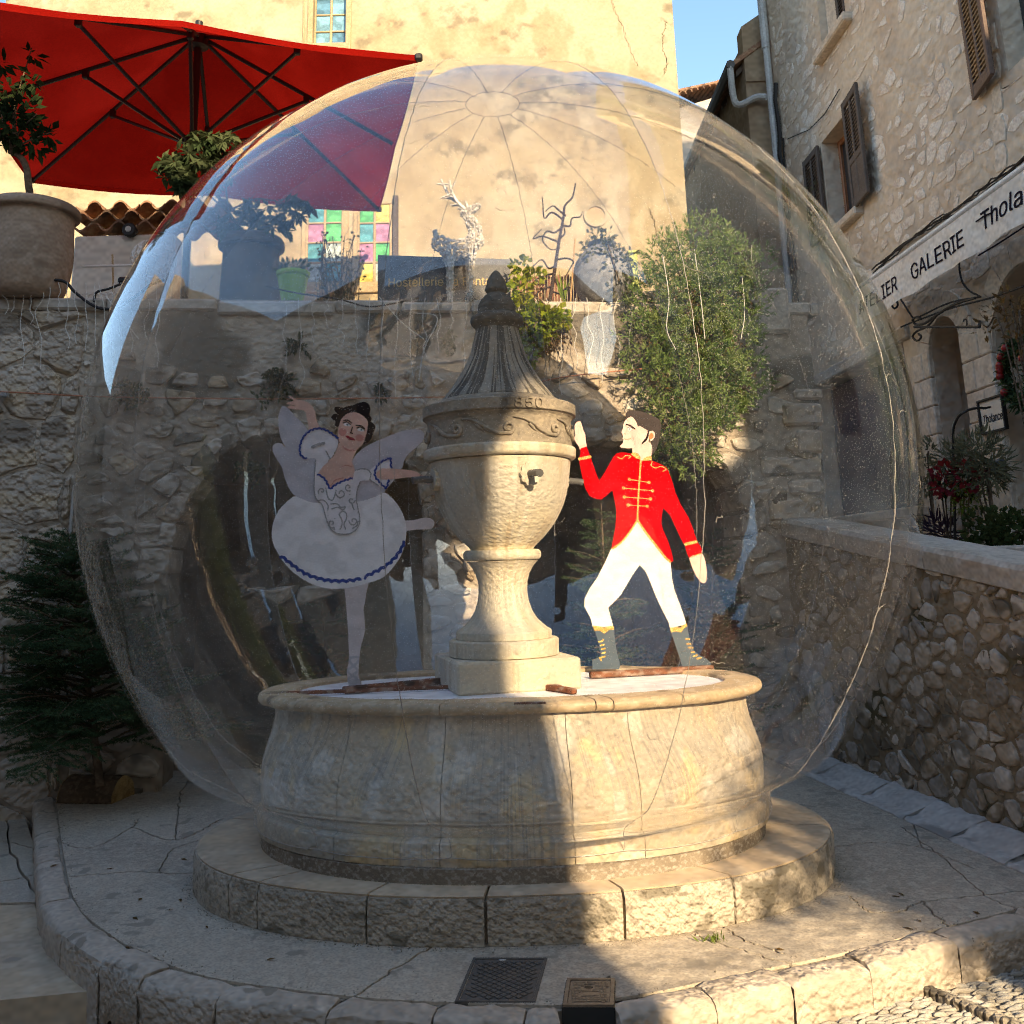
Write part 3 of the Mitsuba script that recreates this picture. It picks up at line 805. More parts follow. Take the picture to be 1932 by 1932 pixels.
# quoins at the right end
for k, (v0, v1, w) in enumerate(((985, 940, 95), (936, 905, 60), (900, 862, 110), (858, 812, 45), (806, 762, 70), (758, 735, 50))):
    x1_ = WF.hit(1546, v0)[0]
    x0_ = WF.hit(1546 - w, v0)[0]
    part(tw, 'quoin', WF.box(x0_, x1_ + 0.02, WF.hit(1540, v0)[1] + 0.01, WF.hit(1540, v1)[1], -0.4, 0.05 + 0.02 * g.random(), 0.025), 'terrace_block')
# vaults behind the arches
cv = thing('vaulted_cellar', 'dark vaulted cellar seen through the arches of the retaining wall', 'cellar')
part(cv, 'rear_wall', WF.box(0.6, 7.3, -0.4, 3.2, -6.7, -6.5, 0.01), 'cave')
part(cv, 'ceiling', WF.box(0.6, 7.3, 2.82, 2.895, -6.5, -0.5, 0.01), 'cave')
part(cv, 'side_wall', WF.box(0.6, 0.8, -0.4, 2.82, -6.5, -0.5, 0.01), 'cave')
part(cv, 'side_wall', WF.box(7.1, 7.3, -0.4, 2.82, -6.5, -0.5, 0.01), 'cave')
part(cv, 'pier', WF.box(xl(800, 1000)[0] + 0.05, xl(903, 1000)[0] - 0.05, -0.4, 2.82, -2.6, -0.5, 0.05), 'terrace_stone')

# ---------------------------------------------------------------- rubble wall on the right
r0, r1 = at(1575, 1452, Z=0), at(1932, 1600, Z=0)
dirR = unit((r1 - r0)[:2])
RF = Frame((r0[0] - dirR[0] * 0.45, r0[1] - dirR[1] * 0.45, 0), (dirR[0], dirR[1], 0))   # x towards the camera, normal to the left
if RF.n[0] > 0: RF.n = -RF.n
t0, t1 = RF.hit(1545, 988), RF.hit(1932, 1062)
RT_ = lambda x: t0[1] + (t1[1] - t0[1]) * (x - t0[0]) / (t1[0] - t0[0])
RL = 4.6
rw = thing('rubble_wall', 'low wall of rough rounded stones under a smooth coping right of the bubble', 'wall')
rr = Polygon([(0, -0.3), (RL, -0.3), (RL, RT_(RL) - 0.15), (0, RT_(0) - 0.15)])
part(rw, 'mortar', relief(rr, RF, 0.026, lambda X, Y: 0.0 + 0.022 * meshkit.fbm(np.stack([X, Y, X * 0], -1) * 4, 4) + 0.014 * meshkit.fbm(np.stack([X, Y, X * 0], -1) * 26, 3)), 'rubble_mortar', True)
g = rng(31)
n_ = 0
cl = cells(rr, 0.135, 17, sx=1.2, sy=0.9, jitter=0.7)
cl.sort(key=lambda q: abs(q.centroid.x - 1.7))
for q in cl:
    if n_ >= 290: break
    if g.random() < 0.04: continue
    q = affinity.scale(q, g.uniform(0.72, 1.08), g.uniform(0.72, 1.08))
    m = stone(q, RF, 0.018 + 0.022 * g.random(), g, joint=0.009, rounding=0.008, n=11, bulge=0.12, inset=0.9)
    if m is not None: part(rw, 'stone', m, ('rubble_stone', 'rubble_pale', 'rubble_grey')[g.choice(3, p=[0.45, 0.25, 0.3])], 60); n_ += 1
small = []
for q in cells(rr, 0.062, 18, sx=1.2, sy=0.9, jitter=0.6):
    if g.random() < 0.55: continue
    m = stone(affinity.scale(q, g.uniform(0.5, 1.0), g.uniform(0.5, 1.0)), RF, 0.014 + 0.012 * g.random(), g, joint=0.008, rounding=0.005, n=7, bulge=0.3, inset=0.8)
    if m is not None: small.append(m)
tag(part(rw, 'pebble_stones', cat(small), 'rubble_stone', 50), kind='stuff')
part(rw, 'core', extrude(rr, -0.34, -0.01, RF), 'rubble_mortar')
xx = 0.0
while xx < RL:
    L = g.uniform(0.7, 1.1)
    a, b = xx + 0.003, min(xx + L, RL) - 0.003
    v = np.array([RF(x_, RT_(x_) + dy, d_) for x_ in (a, b) for dy, d_ in ((-0.16, 0.03), (-0.15, 0.055), (-0.035, 0.065), (-0.004, 0.045), (0.0, -0.1), (-0.004, -0.36), (-0.16, -0.36))])
    part(rw, 'coping_stone', trimesh.convex.convex_hull(v), 'cap_stone'); xx += L
# gutter stones along its foot
gt = K('gutter'); tag(gt, kind='structure')
xx = 0.0
while xx < 4.0:
    L = g.uniform(0.45, 0.75)
    prof = [(0.02, 0.09), (0.08, 0.085), (0.15, 0.055), (0.20, 0.025), (0.24, 0.02), (0.28, 0.02), (0.30, 0.006)]
    ss = np.linspace(xx + 0.004, min(xx + L, 4.0) - 0.004, 6)
    V = np.array([[RF(x_, h + g.normal(0, 0.004), d_ + g.normal(0, 0.004)) for d_, h in prof] + [RF(x_, -0.05, 0.30), RF(x_, -0.05, 0.02)] for x_ in ss])
    n_ = V.shape[1]
    i, j = np.meshgrid(np.arange(len(ss) - 1), np.arange(n_), indexing='ij')
    f = quads(np.stack([i * n_ + j, (i + 1) * n_ + j, (i + 1) * n_ + (j + 1) % n_, i * n_ + (j + 1) % n_], -1).reshape(-1, 4))
    fan = np.array([[0, k, k + 1] for k in range(1, n_ - 1)])
    part(gt, 'gutter_stone', mesh(V.reshape(-1, 3), np.vstack([f, fan, fan[:, ::-1] + (len(ss) - 1) * n_])), 'gutter', 40); xx += L


# ================================================================ buildings
# ---- tan house above the terrace
TF = Frame((-14, 12.7, 0), (1, 0, 0))
th = thing('tan_house', 'tall ochre plastered house in full sun behind the terrace', 'house')
xr = TF.hit(1275, 100)[0]
hx = lambda u, v: TF.hit(u, v)
W1 = sbox(hx(590, 40)[0], hx(620, 84)[1], hx(655, 40)[0], hx(620, -110)[1])
wall = sbox(hx(-10, 200)[0], 3.0, xr, 16).difference(W1)
g = rng(41)
crk = []
for c in ([(1148, 0), (1165, 60), (1185, 90), (1205, 130)], [(1440, 0), (1450, 30)], [(1165, -60), (1148, 0)], [(1460, -40), (1455, 20)]):
    pass
for c in ([(1148, -30), (1156, 10), (1172, 45), (1186, 85), (1203, 125)], 
          [(1462 - 205, 40), (1250, 85), (1258, 120), (1253, 140)], [(1225, 395), (1236, 425), (1240, 470)]):
    q = spline([hx(*p) for p in c], 60)
    crk.append(LineString(q + g.normal(0, 0.012, q.shape)).buffer(0.0035))
part(th, 'wall', extrude(wall.difference(unary_union(crk)), -0.03, 0.0, TF), 'tan_plaster')
part(th, 'core', extrude(wall, -6.0, -0.035, TF), 'tan_plaster')


def leaded_window(parent, F, x0, x1, y0, y1, cols, rows, panes, d=-0.14, frame='pale_wood', bar=0.035):
    w = part(parent, 'window', cat([F.box(x0 - 0.08, x0, y0 - 0.06, y1, -0.1, 0.035), F.box(x1, x1 + 0.08, y0 - 0.06, y1, -0.1, 0.035), F.box(x0 - 0.08, x1 + 0.08, y0 - 0.14, y0 - 0.002, -0.1, 0.05)]), frame)
    part(w, 'frame', cat([F.box(x0 + (x1 - x0) * k / cols - bar / 2, x0 + (x1 - x0) * k / cols + bar / 2, y0, y1, d - 0.02, d + 0.03) for k in range(cols + 1)]
                         + [F.box(x0, x1, y0 + (y1 - y0) * k / rows - bar / 3, y0 + (y1 - y0) * k / rows + bar / 3, d - 0.018, d + 0.027) for k in range(rows + 1)]), frame)
    k = 0
    for r in range(rows):
        for c in range(cols):
            part(w, 'pane', F.box(x0 + (x1 - x0) * c / cols + bar / 2, x0 + (x1 - x0) * (c + 1) / cols - bar / 2, y0 + (y1 - y0) * r / rows + bar / 3, y0 + (y1 - y0) * (r + 1) / rows - bar / 3, d - 0.006, d + 0.006, 0.002), panes[k % len(panes)])
            k += 1
    return w


x0, y0 = hx(590, 84); x1, y1 = hx(655, -105)
leaded_window(th, TF, x0, x1, y0, y1, 2, 6, ['pane_sky', 'pane_dusk', 'pane_sky', 'pane_sky', 'pane_dusk', 'pane_sky', 'pane_sky', 'pane_dusk', 'pane_sky'])
part(th, 'cable', TF.tube([hx(576, -60), hx(574, 0), hx(573, 60), hx(574, 95)], 0.012) if False else tube(TF(*np.array([hx(576, -60), hx(574, 0), hx(573, 60), hx(574, 95)]).T, 0.02), 0.012), 'pale_wood')
# stained glass door lights low on the left
x0, y0 = hx(578, 535); x1, y1 = hx(648, 385)
sg = leaded_window(th, TF, x0, x1, y0, y1, 2, 4, ['pane_pale', 'pane_teal', 'pane_teal', 'pane_pale', 'pane_pink', 'pane_green', 'pane_teal', 'pane_green'], d=0.02)
x0, y0 = hx(676, 535); x1, y1 = hx(738, 385)
leaded_window(th, TF, x0, x1, y0, y1, 2, 4, ['pane_yellow', 'pane_pale', 'pane_pink', 'pane_green', 'pane_teal', 'pane_pink', 'pane_green', 'pane_yellow'], d=0.02)
part(th, 'door_jamb', TF.box(hx(742, 450)[0], hx(752, 450)[0], 3.6, hx(745, 372)[1], 0, 0.08), 'shutter_dark')
vent_c = hx(1124, 407)
vp = part(th, 'vent', extrude(Point(vent_c).buffer(0.17, 24).difference(Point(vent_c).buffer(0.13, 24)), 0.002, 0.03, TF), 'tan_plaster')
part(th, 'vent_cover', extrude(Point(vent_c).buffer(0.128, 24), 0.002, 0.012, TF), 'pale_wood')

# ---- stone house on the right, facing the lane
FD = unit(np.array([0.037, -1.0]))
FY0 = 34.0                                                    # its far end; x runs from there towards the camera
FF = Frame((4.5 - 0.037 * (FY0 - 9), FY0, 0), (FD[0], FD[1], 0))
sh = thing('stone_house', 'tall pale rubble stone house with brown shutters on the right of the lane', 'house')
fh = FF.hit
yx = lambda y: (FY0 - y) * math.hypot(1, 0.037)
pip = fh(1474, 290)[0]
H = 17.0
wA = Polygon([fh(1557, 256), fh(1614, 180), fh(1627, 395), fh(1588, 425)])
win1 = sbox(*[fh(1556, 330)[0], fh(1588, 424)[1], fh(1611, 300)[0], fh(1585, 226)[1]])
wu = sbox(fh(1548, 60)[0], fh(1560, 90)[1], fh(1597, 40)[0], fh(1560, -40)[1] + 0.7)
wr = sbox(fh(1905, 150)[0], fh(1886, 150)[1], fh(1905, 150)[0] + 1.0, fh(1886, 150)[1] + 1.7)
# ground floor openings
dl, dr_ = fh(1776, 800)[0], fh(1838, 800)[0]
dtop = fh(1803, 586)[1]
dbase = 1.6
door_o = sbox(dl, dbase - 0.3, dr_, dtop - (dr_ - dl) / 2).union(Point((dl + dr_) / 2, dtop - (dr_ - dl) / 2).buffer((dr_ - dl) / 2, 32))
big0 = fh(1886, 700)[0]
XN = (FY0 - 7.15) * math.hypot(1, 0.037)                       # the near corner of the house
br_ = (XN - 0.35 - big0) / 2
big_o = sbox(big0, 1.2, big0 + 2 * br_, 3.4).union(affinity.scale(Point(big0 + br_, 3.4).buffer(br_, 32), 1, 1.1))
sx0, sx1 = fh(1545, 850)[0], fh(1722, 800)[0]
shop_o = sbox(sx0, 2.1, sx1, fh(1620, 690)[1])
face = sbox(pip - 0.12, 0, XN, H).difference(unary_union([win1, wu, wr, door_o, big_o, shop_o]))
part(sh, 'wall', extrude(face, -0.25, 0.0, FF), 'facade_plaster')
solid = sbox(pip - 0.12, 0, XN, H).difference(unary_union([win1, wu, wr, door_o, big_o, shop_o]).buffer(0.02))
part(sh, 'inner_wall', extrude(solid, -0.55, -0.26, FF), 'facade_plaster')
for a_ in (pip - 0.12, XN - 0.25): part(sh, 'end_wall', FF.box(a_, a_ + 0.25, 0, H, -4.0, -0.56), 'facade_plaster')
part(sh, 'room_ceiling', FF.box(pip + 0.14, XN - 0.26, H - 0.3, H - 0.003, -4.0, -0.56), 'facade_plaster')
part(sh, 'house_body', FF.box(pip - 0.12, XN, 0, H, -9, -4.01), 'facade_plaster')
# stones that show through the plaster
g = rng(43)
reg = sbox(pip + 0.1, fh(1560, 700)[1], XN - 0.1, H - 4).difference(unary_union([win1, wu, wr, door_o, big_o, shop_o]).buffer(0.12))
cl = cells(reg, 0.25, 23, sx=1.25, sy=0.72, jitter=0.47)
n_ = 0; extra = []
g.shuffle(cl)
for q in cl:
    c = q.centroid
    dens = 0.62 + 0.35 * math.sin(c.x * 1.1) * math.sin(c.y * 1.3 + 1)
    if g.random() > dens: continue
    q = affinity.scale(q, g.uniform(0.4, 1.25), g.uniform(0.35, 1.15))
    m = stone(q, FF, 0.004 + 0.005 * g.random(), g, back=-0.02, joint=0.03, rounding=0.006, n=10, bulge=0.05, inset=0.95)
    if m is None: continue
    if n_ < 285: part(sh, 'stone', m, 'facade_stone', 40); n_ += 1
    else: extra.append(m)
if extra: tag(part(sh, 'stones', cat(extra), 'facade_stone', 40), kind='stuff')
# line of dressed stones of a walled-up opening
for a, b in (((1790, 110), (1868, 47)), ((1868, 47), (1886, 215)), ((1886, 215), (1892, 380))):
    p0, p1 = fh(*a), fh(*b)
    k = max(3, int(np.linalg.norm(p1 - p0) / 0.35))
    for i in range(k):
        q0, q1 = p0 + (p1 - p0) * (i + 0.04) / k, p0 + (p1 - p0) * (i + 0.96) / k
        t_ = unit(q1 - q0); nn = np.array([-t_[1], t_[0]]) * g.uniform(0.06, 0.1)
        m = stone(Polygon([q0 - nn, q1 - nn, q1 + nn, q0 + nn]), FF, 0.014, g, back=-0.02, joint=0.005, rounding=0.01, n=10, bulge=0.1, inset=0.92)
        if m is not None: part(sh, 'dressed_stone', m, 'facade_dressed')


def shutter(parent, name, O, A, w, h, d=0.045, style='shutter_dark', frame_b='shutter_dark', solid_low=0.0):
    """A louvred shutter leaf: hinge line at O, going along the horizontal direction A; its face normal is A x up."""
    F = Frame(O, A)
    s = part(parent, name, cat([F.box(0, 0.07, 0, h, -d / 2, d / 2), F.box(w - 0.07, w, 0, h, -d / 2, d / 2), F.box(w / 2 - 0.025, w / 2 + 0.025, 0.1, h - 0.1, -d / 2 + 0.004, d / 2 - 0.004),
                                F.box(0.07, w - 0.07, 0, 0.12, -d / 2 + 0.002, d / 2 - 0.002), F.box(0.07, w - 0.07, h - 0.1, h, -d / 2 + 0.002, d / 2 - 0.002)] +
                               ([F.box(0.07, w - 0.07, h * solid_low, h * solid_low + 0.09, -d / 2 + 0.003, d / 2 - 0.003), F.box(0.075, w - 0.075, 0.12, h * solid_low, -d / 4, d / 4)] if solid_low else [])), frame_b)
    y = (h * solid_low + 0.12) if solid_low else 0.15
    k = 0
    while y < h - 0.13:
        for a, b in ((0.07, w / 2 - 0.025), (w / 2 + 0.025, w - 0.07)):
            v = np.array([F(x_, y + dy, dd) for x_ in (a, b) for dy, dd in ((0.0, d * 0.42), (0.012, d * 0.42), (0.038, -d * 0.42), (0.026, -d * 0.42))])
            part(s, 'slat', trimesh.convex.convex_hull(v), style)
        y += 0.05
    return s


# window with one shutter flat on the wall and one standing open
x0, y0, x1, y1 = win1.bounds
part(sh, 'window_sill', FF.box(x0 + 0.1, x1 + 0.12, y0 - 0.12, y0 - 0.003, -0.2, 0.12, 0.02), 'facade_dressed')
w = part(sh, 'window', cat([FF.box(x0 + 0.004, x0 + 0.07, y0, y1, -0.3, -0.22), FF.box(x1 - 0.07, x1 - 0.004, y0, y1, -0.3, -0.22), FF.box(x0 + 0.07, x1 - 0.07, y1 - 0.07, y1 - 0.003, -0.298, -0.222), FF.box(x0 + 0.07, x1 - 0.07, y0 + 0.003, y0 + 0.07, -0.298, -0.222), FF.box((x0 + x1) / 2 - 0.03, (x0 + x1) / 2 + 0.03, y0 + 0.07, y1 - 0.07, -0.295, -0.225)]), 'brown_wood')
part(w, 'pane', FF.box(x0 + 0.07, (x0 + x1) / 2 - 0.03, y0 + 0.07, y1 - 0.07, -0.27, -0.26, 0.002), 'window_dark')
part(w, 'pane', FF.box((x0 + x1) / 2 + 0.03, x1 - 0.07, y0 + 0.07, y1 - 0.07, -0.27, -0.26, 0.002), 'window_dark')
hw = (x1 - x0) / 2 + 0.1
shutter(sh, 'shutter', FF(x0 - 0.02 - hw, y0 + 0.02, 0.05), FF.a, hw, y1 - y0 - 0.04)
op = math.radians(5)
shutter(sh, 'shutter', FF(x1 + 0.01, y0 - 0.03, 0.075), FF.a * math.cos(op) + FF.n * math.sin(op), hw, y1 - y0 + 0.1, solid_low=0.38)
x0, y0, x1, y1 = wu.bounds
part(sh, 'window_sill', FF.box(x0 - 0.1, x1 + 0.2, y0 - 0.13, y0 - 0.003, -0.2, 0.13, 0.02), 'facade_dressed')
shutter(sh, 'shutter', FF(x0 + (x1 - x0) * 0.45, y0 + 0.02, -0.1), FF.a, (x1 - x0) * 0.55 - 0.01, y1 - y0 - 0.04)
part(sh, 'window_frame', FF.box(x0 + 0.004, x0 + (x1 - x0) * 0.44, y0, y1, -0.16, -0.1), 'facade_dressed')
# tan shutter at the top right corner
x0, y0, x1, y1 = wr.bounds
part(sh, 'window', FF.box(x0, x1, y0, y1, -0.26, -0.2), 'window_dark')
op = math.radians(10)
shutter(sh, 'shutter', FF(x0 - 0.52, y0 - 0.02, 0.05), FF.a * math.cos(op) + FF.n * math.sin(op), 0.52, y1 - y0, style='shutter_tan', frame_b='shutter_frame')
# shop opening, a dark bluish sheet across it, stone frame
x0, y0, x1, y1 = shop_o.bounds
part(sh, 'shop_window', FF.box(x0, x1, y0, y1, -0.3, -0.26), 'shop_dark')
part(sh, 'shop_lintel', FF.box(x0 - 0.1, x1 + 0.2, y1 + 0.003, y1 + 0.16, -0.2, 0.05, 0.02), 'cap_stone')
part(sh, 'shop_sill', FF.box(x0 - 0.1, x1 + 0.1, y0 - 0.12, y0 - 0.003, -0.2, 0.08, 0.02), 'facade_dressed')
# door in its deep round-headed recess
dd = part(sh, 'door', extrude(door_o, -0.52, -0.46, FF), 'brown_wood')
part(dd, 'door_glass', extrude(affinity.scale(door_o.intersection(sbox(0, 2.3, 99, 9)), 0.62, 0.86), -0.455, -0.448, FF), 'window_dark')
part(dd, 'door_handle', FF.box(dr_ - 0.09, dr_ - 0.06, 2.55, 2.75, -0.45, -0.4, 0.006), 'black_metal')
ringp = door_o.buffer(0.24).difference(door_o.buffer(0.001)).intersection(sbox(0, dtop - (dr_ - dl) / 2, 99, 9))
for i in range(9):
    a0, a1 = math.pi * (i + 0.03) / 9, math.pi * (i + 0.97) / 9
    c = np.array([(dl + dr_) / 2, dtop - (dr_ - dl) / 2]); r_ = (dr_ - dl) / 2 + 0.004
    q = Polygon([c + r_ * np.array([math.cos(a), math.sin(a)]) for a in np.linspace(a0, a1, 5)] + [c + (r_ + 0.26) * np.array([math.cos(a), math.sin(a)]) for a in np.linspace(a1, a0, 5)])
    part(sh, 'arch_stone', extrude(q, -0.2, 0.035, FF), 'facade_dressed')
# ashlar piers of the ground floor
g = rng(45)
for xa, xb in ((fh(1742, 800)[0], dl - 0.004), (dr_ + 0.004, big0 - 0.004)):
    y = 1.3; k = 0
    while y < dtop - 0.4:
        h_ = 0.30
        cutx = xa + (xb - xa) * (0.62 if k % 2 else 0.4)
        for a, b in ((xa, cutx), (cutx, xb)):
            part(sh, 'ashlar', FF.box(a + 0.004, b - 0.004, y + 0.004, y + h_ - 0.004, -0.1, 0.055 + g.normal(0, 0.004), 0.012), 'facade_dressed')
        y += h_; k += 1
for i in range(9):
    a0, a1 = math.pi * (i + 0.02) / 9, math.pi * (i + 0.98) / 9
    c = np.array([big0 + br_, 3.4])
    q = Polygon([c + [(br_ + .005) * math.cos(a), (br_ * 1.1 + .005) * math.sin(a)] for a in np.linspace(a0, a1, 6)] + [c + [(br_ + .24) * math.cos(a), (br_ * 1.1 + .24) * math.sin(a)] for a in np.linspace(a1, a0, 6)])
    part(sh, 'arch_stone', extrude(q, -0.2, 0.03, FF), 'facade_dressed')
# rain pipe, cables
py0 = fh(1474, 330)[1] - 4
pp = lambda y, d: FF(pip, y, d)
part(sh, 'rain_pipe', tube([pp(2.6, 0.08), pp(6, 0.08), pp(9.35, 0.08), pp(H, 0.08)], 0.055, 10), 'zinc')
part(sh, 'rain_pipe', tube([pp(9.6, 0.085), pp(13, 0.085), pp(H, 0.085)], 0.068, 10), 'zinc')
part(sh, 'cable', tube([FF(pip + 0.14 + 0.02 * math.sin(k), 2.6 + k * 0.3, 0.05 + 0.02 * math.sin(k * 2.3)) for k in range(22)], 0.035, 5), 'wire_black')
part(sh, 'cable', tube([FF(pip + 0.22 + 0.03 * math.sin(k * 1.7), 2.6 + k * 0.28, 0.03) for k in range(20)], 0.014, 5), 'wire_black')
q = [fh(1490, 262), fh(1530, 245), fh(1560, 215), fh(1588, 168)]
part(sh, 'cable', tube(FF(*np.array(q)[:, 0:1].T, np.array(q)[:, 1], 0.03) if False else FF(np.array(q)[:, 0], np.array(q)[:, 1], 0.03), 0.008, 5), 'wire_black')

# ---- shaded house further up the lane: only its eave, gable end and wall show
eh = thing('eave_house', 'shaded house up the lane with deep dark eaves and a zinc gutter', 'house')
p0, p1 = at(1345, 300, Y=20), at(1440, 300, Y=16)
ex = FF(pip - 0.1, 0)[0]
EFx = lambda y: 4.5 - 0.037 * (y - 9)
yn, yf = FF(pip - 0.35, 0)[1], 24.0
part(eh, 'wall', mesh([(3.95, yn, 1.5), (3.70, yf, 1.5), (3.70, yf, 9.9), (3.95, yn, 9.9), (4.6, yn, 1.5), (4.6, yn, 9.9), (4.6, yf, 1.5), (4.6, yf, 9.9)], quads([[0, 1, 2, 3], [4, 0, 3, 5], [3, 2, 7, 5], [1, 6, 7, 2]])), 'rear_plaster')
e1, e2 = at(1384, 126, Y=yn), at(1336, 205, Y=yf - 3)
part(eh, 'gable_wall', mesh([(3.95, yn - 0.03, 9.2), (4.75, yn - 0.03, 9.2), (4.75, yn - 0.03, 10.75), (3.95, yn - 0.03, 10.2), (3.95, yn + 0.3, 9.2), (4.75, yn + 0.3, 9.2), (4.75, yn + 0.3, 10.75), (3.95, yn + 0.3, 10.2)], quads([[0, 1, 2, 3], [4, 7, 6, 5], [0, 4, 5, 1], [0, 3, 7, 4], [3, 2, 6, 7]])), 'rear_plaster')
ez = at(1384, 126, Y=yn)[2]
xo = at(1384, 126, Y=yn)[0]
rf = part(eh, 'roof', trimesh.convex.convex_hull(np.array([(xo, y, ez + dz) for y in (yn - 0.05, yf) for dz in (0, 0.1)] + [(4.8, y, ez + 0.75 + dz) for y in (yn - 0.05, yf) for dz in (0, 0.1)])), 'roof_tile')
for k in range(14):
    y = yn + 0.1 + k * 0.55
    part(rf, 'rafter', trimesh.convex.convex_hull(np.array([(xo + 0.06, y + a, ez - 0.02 + dz) for a in (0, 0.1) for dz in (0, -0.11)] + [(4.2, y + a, ez + 0.36 + dz) for a in (0, 0.1) for dz in (0, -0.11)])), 'shutter_dark')
gu = part(eh, 'gutter', tube([(xo - 0.07, yn - 0.1, ez), (xo - 0.07, yf, ez)], 0.075, 8), 'dark_zinc')
part(eh, 'gutter_pipe', tube(spline([(xo - 0.07, yn - 0.05, ez - 0.04), (xo - 0.06, yn - 0.06, ez - 0.55), (xo + 0.02, yn - 0.07, ez - 0.72), (ex - 0.25, yn - 0.12, ez - 0.62), (ex - 0.1, yn - 0.2, ez - 0.66)], 20), 0.055, 8), 'zinc')

# ---- white house with a tiled roof at the end of the lane
wh = thing('white_house', 'sunlit white house with a red tiled roof at the end of the lane', 'house')
a, b = at(1270, 185, Y=24), at(1400, 150, Y=24)
part(wh, 'wall', mesh([(a[0], 24, 2), (b[0] + 0.6, 24, 2), (b[0] + 0.6, 24, b[2] - 0.1), (a[0], 24, a[2] - 0.35), (a[0], 30, 2), (a[0], 30, a[2] - 0.35), (b[0] + .6, 30, b[2] - .1)], quads([[0, 1, 2, 3], [4, 0, 3, 5], [3, 2, 6, 5]])), 'white_plaster')
w0, w1 = at(1275, 183, Y=23.7), at(1400, 146, Y=23.7)
rf = part(wh, 'roof', trimesh.convex.convex_hull(np.array([w0 + [-.3, 0, 0.1], w1 + [0.5, 0, 0.1], w0 + [-.3, 3, 0.9], w1 + [.5, 3, 0.9], w0 + [-.3, 0, 0.16], w1 + [.5, 0, 0.16]])), 'roof_tile')
for k in range(11):
    c = w0 + (w1 - w0) * (k + 0.5) / 11 + [-0.05, 0, 0.02]
    th_ = np.linspace(0, math.pi, 7)
    r_ = 0.10
    for s_, nm in ((1, 'tile'),):
        P = [(c[0] + r_ * math.cos(t_), c[1] + y_, c[2] + r_ * math.sin(t_) * s_ + 0.25 * y_) for y_ in (0, 3) for t_ in th_] + [(c[0] + (r_ - 0.02) * math.cos(t_), c[1] + y_, c[2] + (r_ - 0.02) * math.sin(t_) * s_ + 0.25 * y_) for y_ in (0, 3) for t_ in th_]
        i = np.arange(6)
        f = np.vstack([quads(np.stack([i, i + 1, i + 8, i + 7], 1)), quads(np.stack([i + 14, i + 21, i + 22, i + 15], 1)), quads(np.stack([i, i + 14, i + 15, i + 1], 1))])
        part(rf, nm, mesh(P, f), 'roof_tile')

# ---- houses of the square behind the camera: their gap lets the low sun in
hl = thing('left_rear_house', 'house behind the camera whose wall and added slab shade the left of the square', 'house')
prof = Polygon([(-16, -0.4), (3.78, -0.4), (3.76, 5.2), (3.62, 6.8), (3.95, 7.5), (4.9, 8.15), (5.75, 8.65), (5.0, 9.15), (4.42, 9.9), (4.0, 10.7), (3.7, 11.2), (-16, 11.3)])
RB = Frame((0, -5.0, 0), (1, 0, 0))
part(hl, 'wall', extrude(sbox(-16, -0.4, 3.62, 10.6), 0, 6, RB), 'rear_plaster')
part(hl, 'eave', extrude(prof.difference(sbox(-16.1, -1, 3.625, 10.61)), 0.0, 0.5, RB), 'shutter_dark')  # added slab, its outline drawn from the shadow edge it casts
for x in (-8, -5, -2, 1.2):
    for z in (2.6, 6.0):
        w = part(hl, 'window', RB.box(x, x + 1.0, z, z + 1.6, -0.05, -0.002), 'pale_wood')
        part(w, 'pane', RB.box(x + 0.08, x + 0.92, z + 0.08, z + 1.52, -0.06, -0.051), 'window_dark')
hr = thing('right_rear_house', 'house behind the camera whose wall shades the right of the square', 'house')
hw_ = extrude(Polygon([(5.45, -0.4), (5.5, 6.6), (6.2, 8.0), (6.78, 8.5), (6.85, 12), (16, 12), (16, -0.4)]), 0, 6, RB)
hw_.vertices = np.asarray(hw_.vertices) + np.outer(-5.0 - np.asarray(hw_.vertices)[:, 1], [0.42, 0, 0])    # outline cut for the shade, side skewed to let the sun pass
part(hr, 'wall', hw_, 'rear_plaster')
for x in (7.0, 9.4):
    w = part(hr, 'window', RB.box(x, x + 1.0, 5.0, 6.5, -0.05, -0.002), 'pale_wood')
    part(w, 'pane', RB.box(x + 0.08, x + 0.92, 5.08, 6.42, -0.06, -0.051), 'window_dark')
hs = thing('side_house', 'unseen house added along the left of the square for reflections', 'house')  # added out of view so the bubble has something to reflect
SB = Frame((-7.4, -5, 0), (0, 1, 0))
part(hs, 'wall', cbox((-10.4, 1.0, 3.0), (6.0, 11.9, 7.0), 0.02), 'white_plaster')
for y in (-2.5, 0.5, 3.2):
    w = part(hs, 'window', SB.box(y + 5, y + 6, 2.6, 4.2, 0.002, 0.05), 'pale_wood')
    part(w, 'pane', SB.box(y + 5.08, y + 5.92, 2.68, 4.12, 0.051, 0.06), 'window_dark')


hz_ = thing('lane_end_house', 'unseen house added far behind the camera to darken a reflection', 'house')  # added out of view to dim the lane gap mirrored in the bubble
part(hz_, 'wall', cbox((10, -27, 4.2), (24, 4, 9.6), 0.02), 'rear_plaster')
part(hz_, 'roof', trimesh.convex.convex_hull(np.array([(x, y, z) for x in (-2.4, 22.4) for y, z in ((-24.6, 9.003), (-29.4, 9.003), (-27, 10.4))])), 'roof_tile')
hq = thing('right_side_house', 'house along the right side of the square outside the picture', 'house')
part(hq, 'wall', extrude(Polygon([(5.5, 6.9), (9.5, -4.4), (15, -4.4), (15, 6.9)]), -0.4, 16.0, plat_f), 'facade_plaster')
QF = Frame((9.5, -4.4, 0), (5.5 - 9.5, 6.9 + 4.4, 0))
if QF.n[0] > 0: QF = Frame((5.5, 6.9, 0), (9.5 - 5.5, -4.4 - 6.9, 0))
